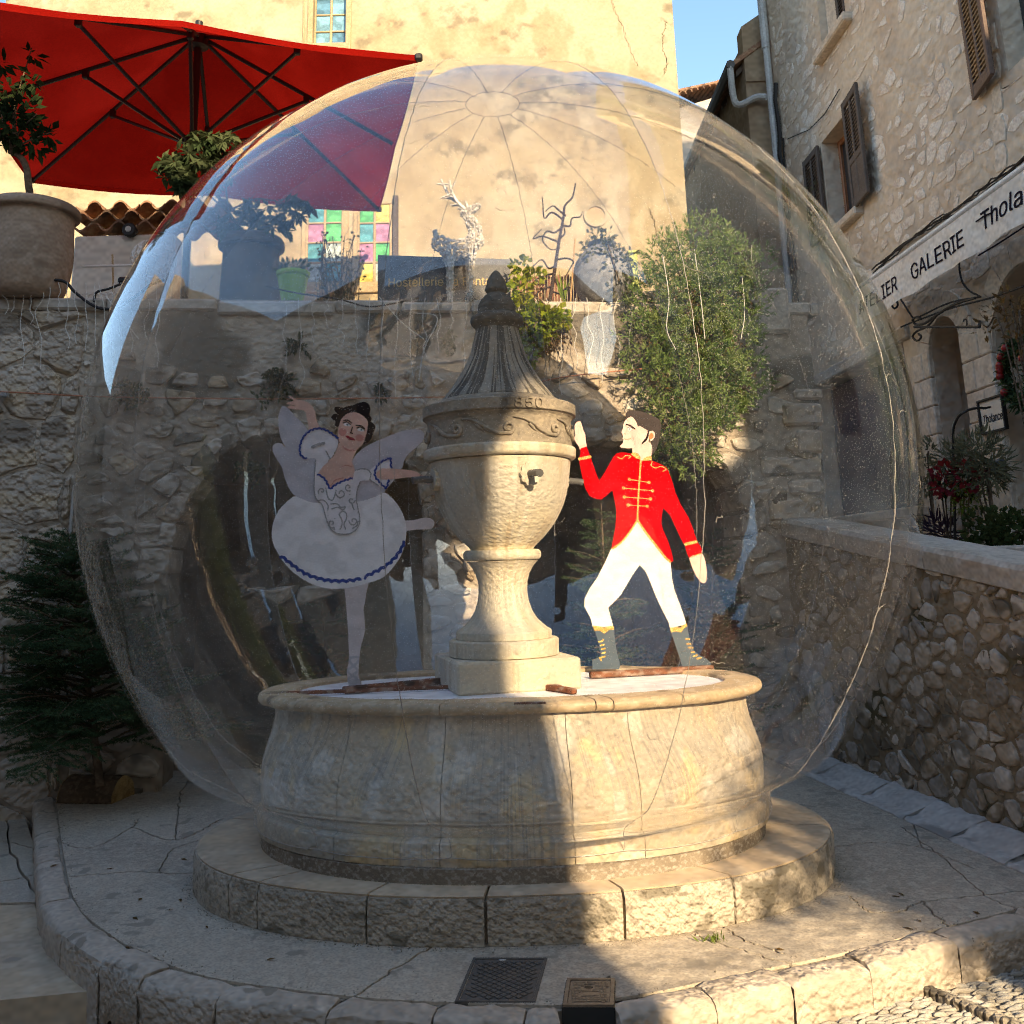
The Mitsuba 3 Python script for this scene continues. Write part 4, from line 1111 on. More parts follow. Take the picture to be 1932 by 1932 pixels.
for x in (2.0, 5.0, 8.0):
    for z in (2.4, 6.0):
        w = part(hq, 'window', QF.box(x, x + 1.0, z, z + 1.6, 0.002, 0.05), 'brown_wood')
        part(w, 'pane', QF.box(x + 0.08, x + 0.92, z + 0.08, z + 1.52, 0.051, 0.06), 'window_dark')


# ================================================================ the fountain
FC = np.array([-0.06, 5.7])
ft = thing('stone_fountain', 'pale stone urn fountain dated 1850 rising from an oval basin on a stone step', 'fountain')


def oval(a, b, n=160, e=2.15, ph=0.0):
    t = np.linspace(0, 2 * np.pi, n, endpoint=False) + ph
    C, S = np.cos(t), np.sin(t)
    return np.stack([FC[0] + a * np.sign(C) * np.abs(C) ** (2 / e), FC[1] + b * np.sign(S) * np.abs(S) ** (2 / e)], -1)


def oval_sector(t0, t1, rows, n, caps=True):
    """A stone of an oval course between two angles; rows: closed outline of (a, b, z)."""
    th_ = np.linspace(t0, t1, n)
    C, S = np.cos(th_), np.sin(th_)
    e = 2 / 2.15
    V = np.array([[(FC[0] + a * np.sign(c) * abs(c) ** e, FC[1] + b * np.sign(s) * abs(s) ** e, z) for a, b, z in rows] for c, s in zip(C, S)])
    m_ = len(rows)
    i, j = np.meshgrid(np.arange(n - 1), np.arange(m_), indexing='ij')
    f = quads(np.stack([i * m_ + j, (i + 1) * m_ + j, (i + 1) * m_ + (j + 1) % m_, i * m_ + (j + 1) % m_], -1).reshape(-1, 4))
    if not caps: return mesh(V.reshape(-1, 3), f)
    c0, c1 = n * m_, n * m_ + 1
    v = np.vstack([V.reshape(-1, 3), V[0].mean(0)[None], V[-1].mean(0)[None]])
    j = np.arange(m_)
    f = np.vstack([f, np.stack([j * 0 + c0, j, (j + 1) % m_], 1), np.stack([j * 0 + c1, (j + 1) % m_ + (n - 1) * m_, j + (n - 1) * m_], 1)])
    return mesh(v, f)


# step: wedge stones with rough risers (joints where the photograph has them)
SA, SB_, SZ = 1.70, 1.14, 0.20
jt = []
for u in (400, 470, 695, 918, 1180, 1408):
    p = at(u, 1730, Z=0.1)
    q = [(t_, abs(FC[0] + SA * np.sign(math.cos(t_)) * abs(math.cos(t_)) ** (2 / 2.15) - p[0])) for t_ in np.linspace(math.pi, 2 * math.pi, 721)]
    jt.append(min(q, key=lambda z_: z_[1])[0])
jt = sorted(jt) + [2 * math.pi - 0.12, 2 * math.pi + 0.9, 2 * math.pi + 2.0, 2 * math.pi + 2.9]
sp_ = part(ft, 'step', extrude(Polygon(oval(SA - 0.04, SB_ - 0.04)), 0.0, SZ - 0.035, plat_f), 'step_tread')
g = rng(51)
for k in range(len(jt)):
    t0_, t1_ = jt[k - 1] - (2 * math.pi if k == 0 else 0), jt[k]
    if k == 0: t0_ = jt[-1] - 2 * math.pi
    dA = g.normal(0, 0.004)
    rows = []
    for o, z in ((-0.004, 0.0), (0.0, 0.05), (0.004, 0.10), (0.003, 0.155), (-0.006, 0.186), (-0.022, 0.2)): rows.append((SA + o + dA, SB_ + o + dA, z + 0.002))
    m1 = oval_sector(t0_ + 0.004, t1_ - 0.004, [(SA - 0.06, SB_ - 0.06, 0.0)] + rows[:5] + [(SA - 0.06, SB_ - 0.06, 0.187)], max(8, int((t1_ - t0_) * 60)))
    v = np.asarray(m1.vertices); outer = np.linalg.norm((v[:, :2] - FC) / [SA, SB_], axis=1) > 0.985
    nz = meshkit.fbm(v * 26, 3) - 0.5
    d2 = unit((v[:, :2] - FC) / [SA, SB_])
    v = v.copy(); v[:, :2] += d2 * (nz * 0.016 * outer)[:, None]
    st_ = part(sp_, 'riser_stone', mesh(v, m1.faces), 'step_riser', 50)
    m2 = oval_sector(t0_ + 0.004, t1_ - 0.004, [(1.28, 0.82, 0.1635), (SA - 0.012 + dA, SB_ - 0.012 + dA, 0.1885), (SA - 0.010 + dA, SB_ - 0.010 + dA, 0.196), (SA - 0.028 + dA, SB_ - 0.028 + dA, 0.2), (1.28, 0.82, 0.2)], max(8, int((t1_ - t0_) * 60)))
    part(sp_, 'tread_stone', m2, 'step_tread', 40)
# basin courses
BASE = [(1.355, 1.00, 0.196), (1.355, 1.00, 0.262), (1.345, 0.985, 0.268)]
BODY = [(1.365, 0.965, 0.262), (1.378, 0.985, 0.268), (1.380, 0.985, 0.36), (1.374, 0.975, 0.374), (1.352, 0.945, 0.382), (1.362, 0.950, 0.40), (1.370, 0.950, 0.47), (1.372, 0.94, 0.54), (1.364, 0.91, 0.61), (1.344, 0.862, 0.68),
        (1.322, 0.815, 0.75), (1.310, 0.78, 0.82), (1.312, 0.765, 0.865), (1.318, 0.765, 0.885), (1.25, 0.68, 0.885), (1.25, 0.70, 0.262)]
RIM = [(1.352, 0.78, 0.884), (1.385, 0.80, 0.887), (1.402, 0.812, 0.900), (1.406, 0.815, 0.915), (1.400, 0.81, 0.932), (1.380, 0.795, 0.942), (1.35, 0.775, 0.945), (1.215, 0.655, 0.945), (1.205, 0.645, 0.94), (1.205, 0.645, 0.884)]
part(ft, 'base_ring', oval_sector(0, 2 * math.pi - 1e-4, BASE + [(1.1, 0.7, 0.268), (1.1, 0.7, 0.196)], 161), 'ring_stone', 40)


def ang_of(u, v, a, b):
    best = None
    for t_ in np.linspace(math.pi * 0.98, 2.04 * math.pi, 900):
        c, s = math.cos(t_), math.sin(t_)
        p = np.array([FC[0] + a * np.sign(c) * abs(c) ** (2 / 2.15), FC[1] + b * np.sign(s) * abs(s) ** (2 / 2.15)])
        w = at(u, v, Y=p[1])
        e_ = abs(w[0] - p[0])
        if best is None or e_ < best[0]: best = (e_, t_)
    return best[1]


bj = [ang_of(u, 1480, 1.40, 0.94) for u in (628, 829, 1082, 1213, 1430)]
bj = sorted(bj) + [2 * math.pi + 0.5, 2 * math.pi + 1.3, 2 * math.pi + 2.0, 2 * math.pi + 2.9]
bs = part(ft, 'basin', oval_sector(0, 2 * math.pi - 1e-4, [(1.34, 0.94, 0.264), (1.345, 0.945, 0.37), (1.34, 0.92, 0.5), (1.28, 0.77, 0.75), (1.27, 0.72, 0.88), (1.2, 0.66, 0.88), (1.2, 0.66, 0.264)], 161), 'basin_stone', 40)
for k in range(len(bj)):
    t0_ = bj[k - 1] if k else bj[-1] - 2 * math.pi
    gap = 0.0012
    n_ = max(12, int((bj[k] - t0_) * 70))
    rows = []
    for (a0, b0, z0), (a1, b1, z1) in zip(BODY[:14], BODY[1:15]):
        for t_ in (0, 0.5): rows.append((a0 + (a1 - a0) * t_, b0 + (b1 - b0) * t_, z0 + (z1 - z0) * t_))
    rows = rows[:27] + [(1.25, 0.72, 0.885), (1.25, 0.80, 0.264)]
    m = oval_sector(t0_ + gap, bj[k] - gap, rows, n_, caps=False)
    v = np.asarray(m.vertices).copy()
    d2 = unit((v[:, :2] - FC) / [1.4, 0.95] ** np.array([2, 2]))
    w = meshkit.fbm(np.stack([np.arctan2(d2[:, 1], d2[:, 0]) * 14, v[:, 2] * 3, v[:, 2] * 0], -1), 3, seed=4) - 0.5
    v[:, :2] += d2 * (w * 0.007)[:, None]
    part(bs, 'basin_stone', mesh(v, m.faces), 'basin_stone', 50)
rj = sorted(ang_of(u, 1330, 1.4, 0.8) for u in (560, 829, 1123, 1157, 1290)) + [2 * math.pi + 0.3, 2 * math.pi + 1.2, 2 * math.pi + 2.1, 2 * math.pi + 2.95]
rm = K(ft, 'rim')
for k in range(len(rj)):
    t0_ = rj[k - 1] if k else rj[-1] - 2 * math.pi
    m = oval_sector(t0_ + 0.0022, rj[k] - 0.0022, RIM, max(12, int((rj[k] - t0_) * 60)))
    v = np.asarray(m.vertices).copy(); v += (meshkit.fbm(v * 9, 3)[:, None] - 0.5) * 0.008
    part(rm, 'rim_stone', mesh(v, m.faces), 'rim_stone', 50)
part(ft, 'basin_cover', extrude(Polygon(oval(1.203, 0.643)), 0.90, 0.922, plat_f), 'basin_cover', label='pale grey sheet laid over the water of the basin')
# rusty bars across the basin
for (p, q, w, h) in ((at(648, 1302, Z=0.945), at(850, 1283, Z=0.945), 0.05, 0.035), (at(540, 1308, Z=0.94), at(850, 1296, Z=0.94), 0.02, 0.02), (at(985, 1286, Z=0.95), at(1085, 1308, Z=0.93), 0.035, 0.03), (at(1010, 1287, Z=0.95), at(1058, 1302, Z=0.93), 0.03, 0.03), (at(1113, 1272, Z=0.95), at(1345, 1262, Z=0.94), 0.045, 0.035), (at(1030, 1326, Z=0.945), at(970, 1327, Z=0.945), 0.02, 0.008)):
    c, d2 = (p + q) / 2, q - p
    part(ft, 'iron_bar', cbox(c, (np.linalg.norm(d2), w, h), 0.006, math.atan2(d2[1], d2[0])), 'rust')

# urn
UC = (-0.09, 5.72, 0.0)
zz = lambda v: at(942, v, Y=5.6)[2]


def hw(px, v):
    q = at(942, v, Y=5.62) - EYE_P
    return px / F_PX * (q @ CAM_FWD)


pr = lambda pts: np.array([(hw(r, v), zz(v)) for v, r in pts])
ROT = math.radians(15)
s_ = 0.69
part(ft, 'plinth', cbox((UC[0], UC[1] + 0.02, (0.92 + zz(1240)) / 2), (s_, s_, zz(1240) - 0.92), 0.012, ROT), 'urn_stone')
part(ft, 'upper_plinth', lathe(dense([(hw(102, 1236), zz(1240)), (hw(105, 1234), zz(1238)), (hw(105, 1210), zz(1210)), (hw(102, 1207), zz(1207))], 0.02), 96, UC), 'urn_stone', 40)
st0 = pr([(1207, 90), (1206, 92), (1194, 92), (1191, 90), (1187, 83), (1180, 75), (1170, 65), (1155, 55.5), (1135, 49), (1115, 46.5), (1098, 47.5), (1082, 52), (1070, 58.5), (1062, 65), (1059, 69), (1058, 66)])
part(ft, 'stem', lathe(dense(st0, 0.02), 96, UC), 'urn_stone', 40)
cz0, cz1 = zz(1057), zz(1037)
tc = np.linspace(-math.pi / 2, math.pi / 2, 9)
part(ft, 'collar', lathe([(hw(66, 1047), cz0)] + [(hw(68, 1047) + hw(7, 1047) * math.cos(a), (cz0 + cz1) / 2 + (cz1 - cz0) / 2 * math.sin(a)) for a in tc] + [(hw(62, 1040), cz1)], 96, UC), 'urn_stone', 40)
part(ft, 'bowl', lathe(spline(pr([(1037, 60), (1032, 63), (1022, 73), (1012, 83), (1000, 93), (986, 103), (968, 113), (950, 121), (930, 126.5), (910, 130), (890, 133), (868, 135)]), 60), 128, UC), 'urn_stone', True)
part(ft, 'band', lathe(dense(pr([(868, 135), (867, 141), (865, 144), (862, 145.5), (849, 146), (846, 144), (845, 140)]), 0.012), 128, UC), 'urn_stone', 40)
part(ft, 'frieze', lathe(dense(pr([(845, 139), (815, 137.5), (795, 137.5), (791, 140), (788, 143)]), 0.02), 128, UC), 'frieze_stone', 40)
# carved running scroll of the frieze
rf_ = hw(138.5, 815) + 0.004
zf0, zf1 = zz(842), zz(797)
sc = K(ft, 'scroll')
for k in range(9):
    a0 = -math.pi / 2 - 1.95 + k * (2 * math.pi / 9) + 0.05
    q = []
    for t_ in np.linspace(0, 1, 16): q.append((a0 + 0.62 * t_, zf0 + (zf1 - zf0) * (0.92 - 0.62 * t_ ** 0.8 + 0.12 * math.sin(t_ * 6))))
    cx_, cz_ = q[-1][0] + 0.015, q[-1][1] + (zf1 - zf0) * 0.22
    r0_ = (zf1 - zf0) * 0.24
    for t_ in np.linspace(0, 1, 22): q.append((cx_ + (r0_ * (1 - 0.75 * t_)) / rf_ * math.sin(t_ * 8.2), cz_ - r0_ * (1 - 0.75 * t_) * math.cos(t_ * 8.2)))
    P = [(UC[0] + rf_ * math.cos(a), UC[1] + rf_ * math.sin(a), z) for a, z in q]
    part(sc, 'wave', tube(P, np.r_[np.linspace(0.004, 0.013, 10), np.full(len(P) - 10, 0.011)], 7), 'frieze_stone', True)
    for t_ in (0.35, 0.6):
        a1, z1 = a0 + 0.62 * t_, zf0 + (zf1 - zf0) * (0.92 - 0.62 * t_ ** 0.8)
        P = [(UC[0] + rf_ * math.cos(a1 + d_ * 0.1), UC[1] + rf_ * math.sin(a1 + d_ * 0.1), z1 - d_ * 0.04) for d_ in (0, 0.5, 1)]
        part(sc, 'leaf', tube(P, [0.008, 0.009, 0.003], 6), 'frieze_stone', True)
# lid: slab with the date, then the fluted cone
part(ft, 'lid', lathe(dense(pr([(789, 138), (787, 144), (785.5, 146.5), (767, 146.5), (765, 144), (764.5, 130), (764, 122), (756, 119), (753, 114), (752, 109)]), 0.012), 128, UC), 'frieze_stone', 40)
rl = hw(146.5, 777) + 0.0005
tm = meshkit.text_mesh('1850', 0.056, 0.011, bold=True)
tv = np.asarray(tm.vertices).copy()
tv[:, 0] -= (tv[:, 0].min() + tv[:, 0].max()) / 2
a_c = -math.pi / 2 + math.radians(19)
ang = a_c + tv[:, 0] * 1.25 / rl
zt = (zz(785.5) + zz(767)) / 2 - 0.027
part(ft, 'date', mesh(np.stack([UC[0] + (rl + tv[:, 2] - 0.001) * np.cos(ang), UC[1] + (rl + tv[:, 2] - 0.001) * np.sin(ang), zt + tv[:, 1]], -1), tm.faces), 'frieze_stone', label='raised date 1850 on the edge of the lid')
NF = 26
flute = lambda th_, z: 1 - 0.05 * np.abs(np.sin(th_ * NF / 2)) ** 0.6 * np.clip((z - zz(750)) * 12, 0, 1) * np.clip((zz(652) - z) * 20, 0, 1)
part(ft, 'fluted_cone', lathe(spline(pr([(752, 109), (747, 107), (738, 100), (726, 90.5), (714, 82), (700, 73), (684, 64), (668, 56.5), (650, 50), (632, 45), (618, 41.5), (612, 40)]), 80), 312, UC, flute), 'lichen_stone', True)
part(ft, 'neck_ring', lathe(dense(pr([(616, 39), (612, 42), (608, 44), (606, 47), (602, 50), (597, 50.8), (591, 49.5), (588, 46), (585, 41), (584, 36)]), 0.008), 96, UC), 'dark_weathered', 40)
lobes = lambda th_, z: 1 + 0.03 * np.cos(th_ * 10) * np.clip((z - zz(575)) * 8, 0, 1)
part(ft, 'dome', lathe(spline(pr([(585, 37), (578, 36.5), (574, 35.5), (572, 36), (564, 34), (556, 29.5), (550, 24), (546, 20), (544, 17)]), 40), 96, UC, lobes), 'dark_weathered', True)
cone_s = lambda th_, z: 1 + 0.04 * np.maximum(np.sin(th_ * 8 + (z - zz(540)) * 60), np.sin(th_ * 8 - (z - zz(540)) * 60))
part(ft, 'finial', lathe(spline(pr([(556, 12), (550, 12.5), (545, 16), (541, 19.5), (538, 21), (535, 21), (531, 19.5), (525, 18), (518, 16), (512, 12.5), (505, 8), (501, 4), (499.5, 1.5)]), 48), 96, UC, cone_s), 'dark_weathered', True)
# spouts with rosettes
for k in range(4):
    a = -math.pi / 2 + math.radians(24) + k * math.pi / 2
    r_ = hw(131.5, 903)
    d = np.array([math.cos(a), math.sin(a), 0]); t_ = np.array([-math.sin(a), math.cos(a), 0])
    c = np.array([UC[0], UC[1], zz(903)]) + d * (r_ + 0.004)
    ro = Frame(c, t_)
    if ro.n @ d < 0: ro = Frame(c, -t_)
    q = Polygon([(0.058 * (1 + 0.08 * math.cos(10 * b)) * math.cos(b), 0.062 * (1 + 0.08 * math.cos(10 * b)) * math.sin(b)) for b in np.linspace(0, 2 * math.pi, 81)[:-1]])
    rs = part(ft, 'rosette', extrude(q, -0.05, 0.016, ro), 'urn_stone')
    p3 = ro(np.array([0, 0, 0.0, 0.0]), np.array([0.0, 0.0, -0.002, -0.008]), np.array([0.02, 0.07, 0.11, 0.135]))
    part(rs, 'spout', tube(p3, [0.022, 0.02, 0.019, 0.023], 12), 'spout_iron', 40)


# ================================================================ the clear bubble
BC, BR = np.array([-0.085, 5.6, 2.18]), 2.28
bb = thing('clear_bubble', 'huge transparent inflated plastic globe standing over the fountain', 'inflatable globe')
NG = 12
TH0 = -math.pi / 2 - math.radians(10)
tilt = 0.0


def film_pt(th_, po):
    """th_: angle round the axis, po: polar angle from the top (0) to the foot."""
    ph = (th_ - TH0) * NG / (2 * math.pi)
    fr = ph - np.floor(ph)
    pil = 1 - 0.006 * (np.abs(fr - 0.5) * 2) ** 4 * np.sin(np.clip(po, 0, math.pi / 2)) ** 0.5
    n_ = np.stack([np.cos(th_) * np.sin(po), np.sin(th_) * np.sin(po), np.cos(po)], -1)
    edge = np.exp(-np.minimum(fr, 1 - fr) * 16)
    q = n_ * 2.28
    wr = 0.0022 * (meshkit.fbm(np.stack([th_ * 3.0, po * 13, th_ * 0], -1), 3, seed=2) - 0.5) * 2 + 0.0055 * edge * (meshkit.noise(np.stack([th_ * 7, po * 48, th_ * 0 + 3], -1), seed=5) - 0.5) + 0.012 * (meshkit.noise(q * 0.9, seed=8) - 0.5)
    r = BR * pil + wr
    p = BC + n_ * r[..., None]
    # the foot narrows on to the oval basin
    w = np.clip((0.68 - p[..., 2]) / (0.68 - 0.30), 0, 1); w = w * w * (3 - 2 * w)
    C, S = np.cos(th_), np.sin(th_)
    e = 2 / 2.15
    ov = np.stack([FC[0] + 1.395 * np.sign(C) * np.abs(C) ** e, FC[1] + 1.0 * np.sign(S) * np.abs(S) ** e], -1)
    p[..., :2] = p[..., :2] * (1 - w[..., None]) + ov * w[..., None]
    return p


po1 = math.acos((0.30 - BC[2]) / BR)
po0 = 0.075
NPO, NTH = 170, 26
po_ = po0 + (po1 - po0) * np.linspace(0, 1, NPO)
for k in range(NG):
    th_ = TH0 + (k + np.linspace(0, 1, NTH)) * 2 * math.pi / NG
    A, B = np.meshgrid(th_, po_, indexing='ij')
    v = film_pt(A, B).reshape(-1, 3)
    i, j = np.meshgrid(np.arange(NTH - 1), np.arange(NPO - 1), indexing='ij')
    f = quads(np.stack([i * NPO + j, i * NPO + j + 1, (i + 1) * NPO + j + 1, (i + 1) * NPO + j], -1).reshape(-1, 4))
    gk = part(bb, 'panel', mesh(v, f), 'film', True)
    sv_ = film_pt(np.full(140, th_[0]), po0 + (po1 - po0) * np.linspace(0, 1, 140))
    part(gk, 'seam', tube(sv_ + rng(60 + k).normal(0, 0.0012, sv_.shape), 0.0016, 4), 'film_seam', True)
th_ = np.linspace(0, 2 * math.pi, 97)[:-1]
rim_ = film_pt(th_, np.full(96, po0))
cap_v = np.vstack([rim_, film_pt(th_, np.full(96, po0 * 0.5)), [BC + [0, 0, BR]]])
i = np.arange(96)
ck = part(bb, 'top_patch', mesh(cap_v, np.vstack([quads(np.stack([i, (i + 1) % 96, 96 + (i + 1) % 96, 96 + i], 1)), np.stack([96 + i, 96 + (i + 1) % 96, i * 0 + 192], 1)])), 'film', True)
part(ck, 'seam', tube(rim_, 0.0018, 4, closed=True), 'film_seam', True)
# hem strap round the foot
hem = film_pt(np.linspace(0, 2 * math.pi, 241)[:-1], np.full(240, po1))
part(bb, 'hem', tube(hem, 0.0018, 4, closed=True), 'film_seam', True)


# glints along the creases of the plastic, imitated by fine pale lines
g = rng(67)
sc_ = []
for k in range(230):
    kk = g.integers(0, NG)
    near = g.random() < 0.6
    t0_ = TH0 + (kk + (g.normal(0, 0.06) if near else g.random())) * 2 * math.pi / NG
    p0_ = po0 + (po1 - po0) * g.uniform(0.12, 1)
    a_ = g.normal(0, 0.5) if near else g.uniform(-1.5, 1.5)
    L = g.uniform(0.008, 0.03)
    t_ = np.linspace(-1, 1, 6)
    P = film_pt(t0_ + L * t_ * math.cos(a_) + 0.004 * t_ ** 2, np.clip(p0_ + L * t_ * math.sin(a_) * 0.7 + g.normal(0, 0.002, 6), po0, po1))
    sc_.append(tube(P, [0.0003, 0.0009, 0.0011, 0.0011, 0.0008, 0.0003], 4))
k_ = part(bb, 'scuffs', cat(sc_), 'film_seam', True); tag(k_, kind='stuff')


# milky haze of the plastic, imitated by fine pale specks on its outer face
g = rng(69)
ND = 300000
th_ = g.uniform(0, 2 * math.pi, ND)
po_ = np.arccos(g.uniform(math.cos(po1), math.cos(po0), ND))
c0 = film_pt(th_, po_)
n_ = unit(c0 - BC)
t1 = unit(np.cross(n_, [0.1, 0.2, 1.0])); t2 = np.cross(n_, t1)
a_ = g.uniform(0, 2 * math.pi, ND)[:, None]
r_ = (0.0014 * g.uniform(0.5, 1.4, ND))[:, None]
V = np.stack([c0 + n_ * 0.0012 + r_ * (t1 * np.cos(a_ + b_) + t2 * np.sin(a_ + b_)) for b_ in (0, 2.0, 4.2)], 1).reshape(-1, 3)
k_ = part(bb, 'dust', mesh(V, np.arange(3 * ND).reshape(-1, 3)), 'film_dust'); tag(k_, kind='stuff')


# ================================================================ the two painted cut-outs
def board(Y, tx, ty, s):
    """Survey of a flat board standing at depth Y: zoomed picture pixels -> the board's own plane."""
    F = Frame((0, Y, 0), (1, 0, 0))
    return F, (lambda pts, dy=0: np.array([F.hit(tx + x * s, ty + (y + dy) * s) for x, y in pts]))


def blobp(P, n=6, sm=True):
    q = spline(P, n * len(P), closed=True) if sm else np.asarray(P)
    return Polygon(q).buffer(0)


def stroke(P, w, n=40): return LineString(spline(P, n) if len(P) > 2 else P).buffer(w, cap_style=1)


def wavy(P, w, amp, freq, n=240):
    q = spline(P, n)
    d = np.gradient(q, axis=0); d = unit(d); nn = np.stack([-d[:, 1], d[:, 0]], 1)
    L = np.r_[0, np.cumsum(np.linalg.norm(np.diff(q, axis=0), axis=1))]
    return LineString(q + nn * (amp * np.abs(np.sin(L * freq)))[:, None]).buffer(w)


class CutOut:
    def __init__(s, name, label, category, Y, tx, ty, sc):
        s.key = thing(name, label, category); s.F, s.m = board(Y, tx, ty, sc); s.shapes = []

    def lay(s, name, poly, bsdf, level, label=None):
        s.shapes.append(poly)
        part(s.key, name, extrude(poly, 0.0005 + 0.0014 * level, 0.0005 + 0.0014 * (level + 1), s.F), bsdf, label=label)

    def back(s, skip=0):
        u = unary_union([p for p in s.shapes]).buffer(0.004).buffer(-0.004)
        part(s.key, 'plywood', extrude(u, -0.012, 0.0, s.F), 'ply_edge')


b = CutOut('ballerina_cutout', 'painted flat cutout of a winged ballerina in white tutu left of the urn', 'cutout figure', 5.62, 487.06, 730.6, 0.18907)
m_ = b.m
b.lay('wing', blobp(m_([(250, 187), (225, 215), (205, 280), (203, 360), (212, 450), (240, 540), (278, 600), (330, 700), (480, 800), (600, 800), (600, 640), (500, 430), (400, 320), (300, 212)])), 'paint_wing', 0)
b.lay('wing', blobp(m_([(275, 597), (235, 563), (195, 557), (155, 575), (145, 615), (160, 670), (205, 745), (238, 800), (262, 890), (300, 990), (345, 1060), (400, 1100), (500, 1140), (600, 1160), (640, 1000), (600, 720), (420, 650)])), 'paint_wing', 1)
b.lay('wing', blobp(m_([(930, 760), (965, 690), (1000, 650), (1080, 590), (1200, 530), (1400, 450), (1500, 425), (1590, 420), (1640, 440), (1658, 475), (1645, 530), (1590, 590), (1500, 670), (1455, 740), (1430, 810), (1300, 870), (1100, 900), (940, 860)])), 'paint_wing', 0)
b.lay('wing', blobp(m_([(940, 860), (1100, 830), (1300, 840), (1420, 820), (1370, 910), (1285, 1010), (1255, 1050), (1160, 1095), (1000, 1145), (950, 1100)])), 'paint_wing', 1)
b.lay('back_leg', blobp(m_([(1420, 1335), (1475, 1330), (1560, 1325), (1640, 1305), (1710, 1305), (1750, 1330), (1757, 1370), (1730, 1410), (1680, 1418), (1600, 1418), (1475, 1435), (1420, 1440)])), 'paint_stocking', 0)
leg = m_([(878, 230), (1085, 220), (1080, 330), (1066, 430), (1052, 500), (1062, 600), (1066, 700), (1048, 790), (1025, 870), (1010, 980), (1005, 1060), (1000, 1140), (1015, 1210), (1026, 1296), (1015, 1310), (925, 1310), (905, 1250), (890, 1180), (890, 1090), (908, 1000), (905, 850), (890, 600), (880, 450)], 1717)
b.lay('standing_leg', blobp(leg), 'paint_stocking', 0)
shoe = blobp(m_([(893, 1210), (950, 1200), (1015, 1195), (1026, 1296), (1015, 1310), (925, 1310), (908, 1260)], 1717))
rib = unary_union([stroke(m_(q, 1717), 0.007) for q in ([(912, 985), (960, 975), (1008, 975)], [(910, 1010), (950, 1060), (1000, 1100)], [(1005, 1010), (960, 1060), (895, 1100)], [(893, 1120), (940, 1160), (1008, 1195)], [(1000, 1110), (950, 1150), (893, 1200)])])
b.lay('ballet_shoe', shoe.union(rib.intersection(blobp(leg).buffer(0.001))), 'paint_shoe', 1, 'grey ballet shoe with crossed ribbons')
b.lay('skirt', blobp(m_([(375, 1090), (500, 1138), (600, 1155), (800, 1150), (1000, 1142), (1160, 1097), (1262, 1053), (1340, 1110), (1405, 1190), (1450, 1280), (1475, 1370), (1478, 1470), (1460, 1580), (1420, 1690), (1345, 1800), (1270, 1880), (1200, 1920), (1085, 1957), (980, 1985), (880, 2005), (760, 2012), (680, 2003), (600, 1985), (520, 1955), (450, 1917), (390, 1875), (330, 1827), (270, 1760), (215, 1680), (165, 1590), (140, 1500), (140, 1420), (160, 1330), (205, 1235), (270, 1160), (330, 1110)])), 'paint_white', 2)
b.lay('skirt_trim', unary_union([wavy(m_(q), 0.0085, 0.010, 75) for q in ([(228, 1695), (330, 1775), (430, 1847), (520, 1892), (640, 1928), (760, 1943), (900, 1942), (1020, 1922)], [(1070, 1903), (1150, 1863), (1250, 1812), (1320, 1760), (1390, 1690), (1440, 1615), (1468, 1550)])]), 'paint_blue', 3, 'painted scalloped blue trim')
b.lay('raised_arm', blobp(m_([(515, 445), (505, 390), (490, 320), (470, 245), (430, 225), (370, 222), (310, 210), (295, 196), (320, 183), (375, 190), (345, 176), (285, 170), (300, 150), (355, 136), (330, 115), (303, 93), (315, 83), (352, 103), (395, 128), (450, 133), (500, 155), (545, 195), (570, 250), (580, 320), (605, 380), (625, 450)], ), 5), 'paint_skin', 1)
b.lay('hair', blobp(m_([(730, 300), (755, 270), (790, 265), (768, 238), (765, 205), (800, 196), (850, 207), (895, 190), (950, 180), (1000, 160), (1060, 148), (1105, 172), (1120, 220), (1112, 270), (1132, 310), (1125, 345), (1160, 370), (1168, 402), (1150, 450), (1132, 510), (1100, 555), (1065, 572), (1040, 560), (1050, 480), (1000, 400), (900, 380), (815, 400), (770, 382), (775, 340), (742, 325)])), 'paint_hair', 3, 'black curled hair')
b.lay('chest', blobp(m_([(812, 560), (790, 620), (755, 690), (705, 735), (645, 800), (598, 875), (660, 918), (690, 970), (722, 1018), (770, 985), (850, 945), (942, 913), (966, 840), (960, 800), (942, 750), (955, 690), (980, 640), (1010, 590), (960, 540), (880, 540)])), 'paint_skin', 4)
b.lay('face', blobp(m_([(822, 345), (845, 305), (895, 265), (960, 252), (1020, 268), (1068, 305), (1098, 348), (1092, 420), (1072, 500), (1052, 560), (1010, 605), (960, 632), (905, 630), (852, 600), (815, 550), (798, 490), (800, 420)])), 'paint_skin', 5)
b.lay('cheek', blobp(m_([(810, 430), (835, 412), (870, 420), (885, 445), (872, 475), (840, 488), (812, 470)])).union(blobp(m_([(975, 495), (1000, 475), (1040, 478), (1060, 500), (1050, 530), (1020, 545), (985, 530)]))).union(stroke(m_([(852, 595), (900, 628), (960, 630)]), 0.004)).union(stroke(m_([(730, 985), (770, 930), (850, 905)]), 0.003)).union(stroke(m_([(840, 795), (880, 780), (940, 795)]), 0.0025)), 'paint_blush', 6, 'rouge painted on the cheeks')
eyes = []
for cx, cy in ((890, 373), (1030, 424)):
    eyes.append(blobp(m_([(cx - 38, cy), (cx - 15, cy - 20), (cx + 18, cy - 14), (cx + 38, cy + 12), (cx + 10, cy + 20), (cx - 20, cy + 14)])))
b.lay('eye_white', unary_union(eyes), 'paint_white', 6)
b.lay('eye', unary_union([Point(m_([(cx + 4, cy + 3)])[0]).buffer(0.0055) for cx, cy in ((890, 373), (1030, 424))]), 'paint_eye', 7)
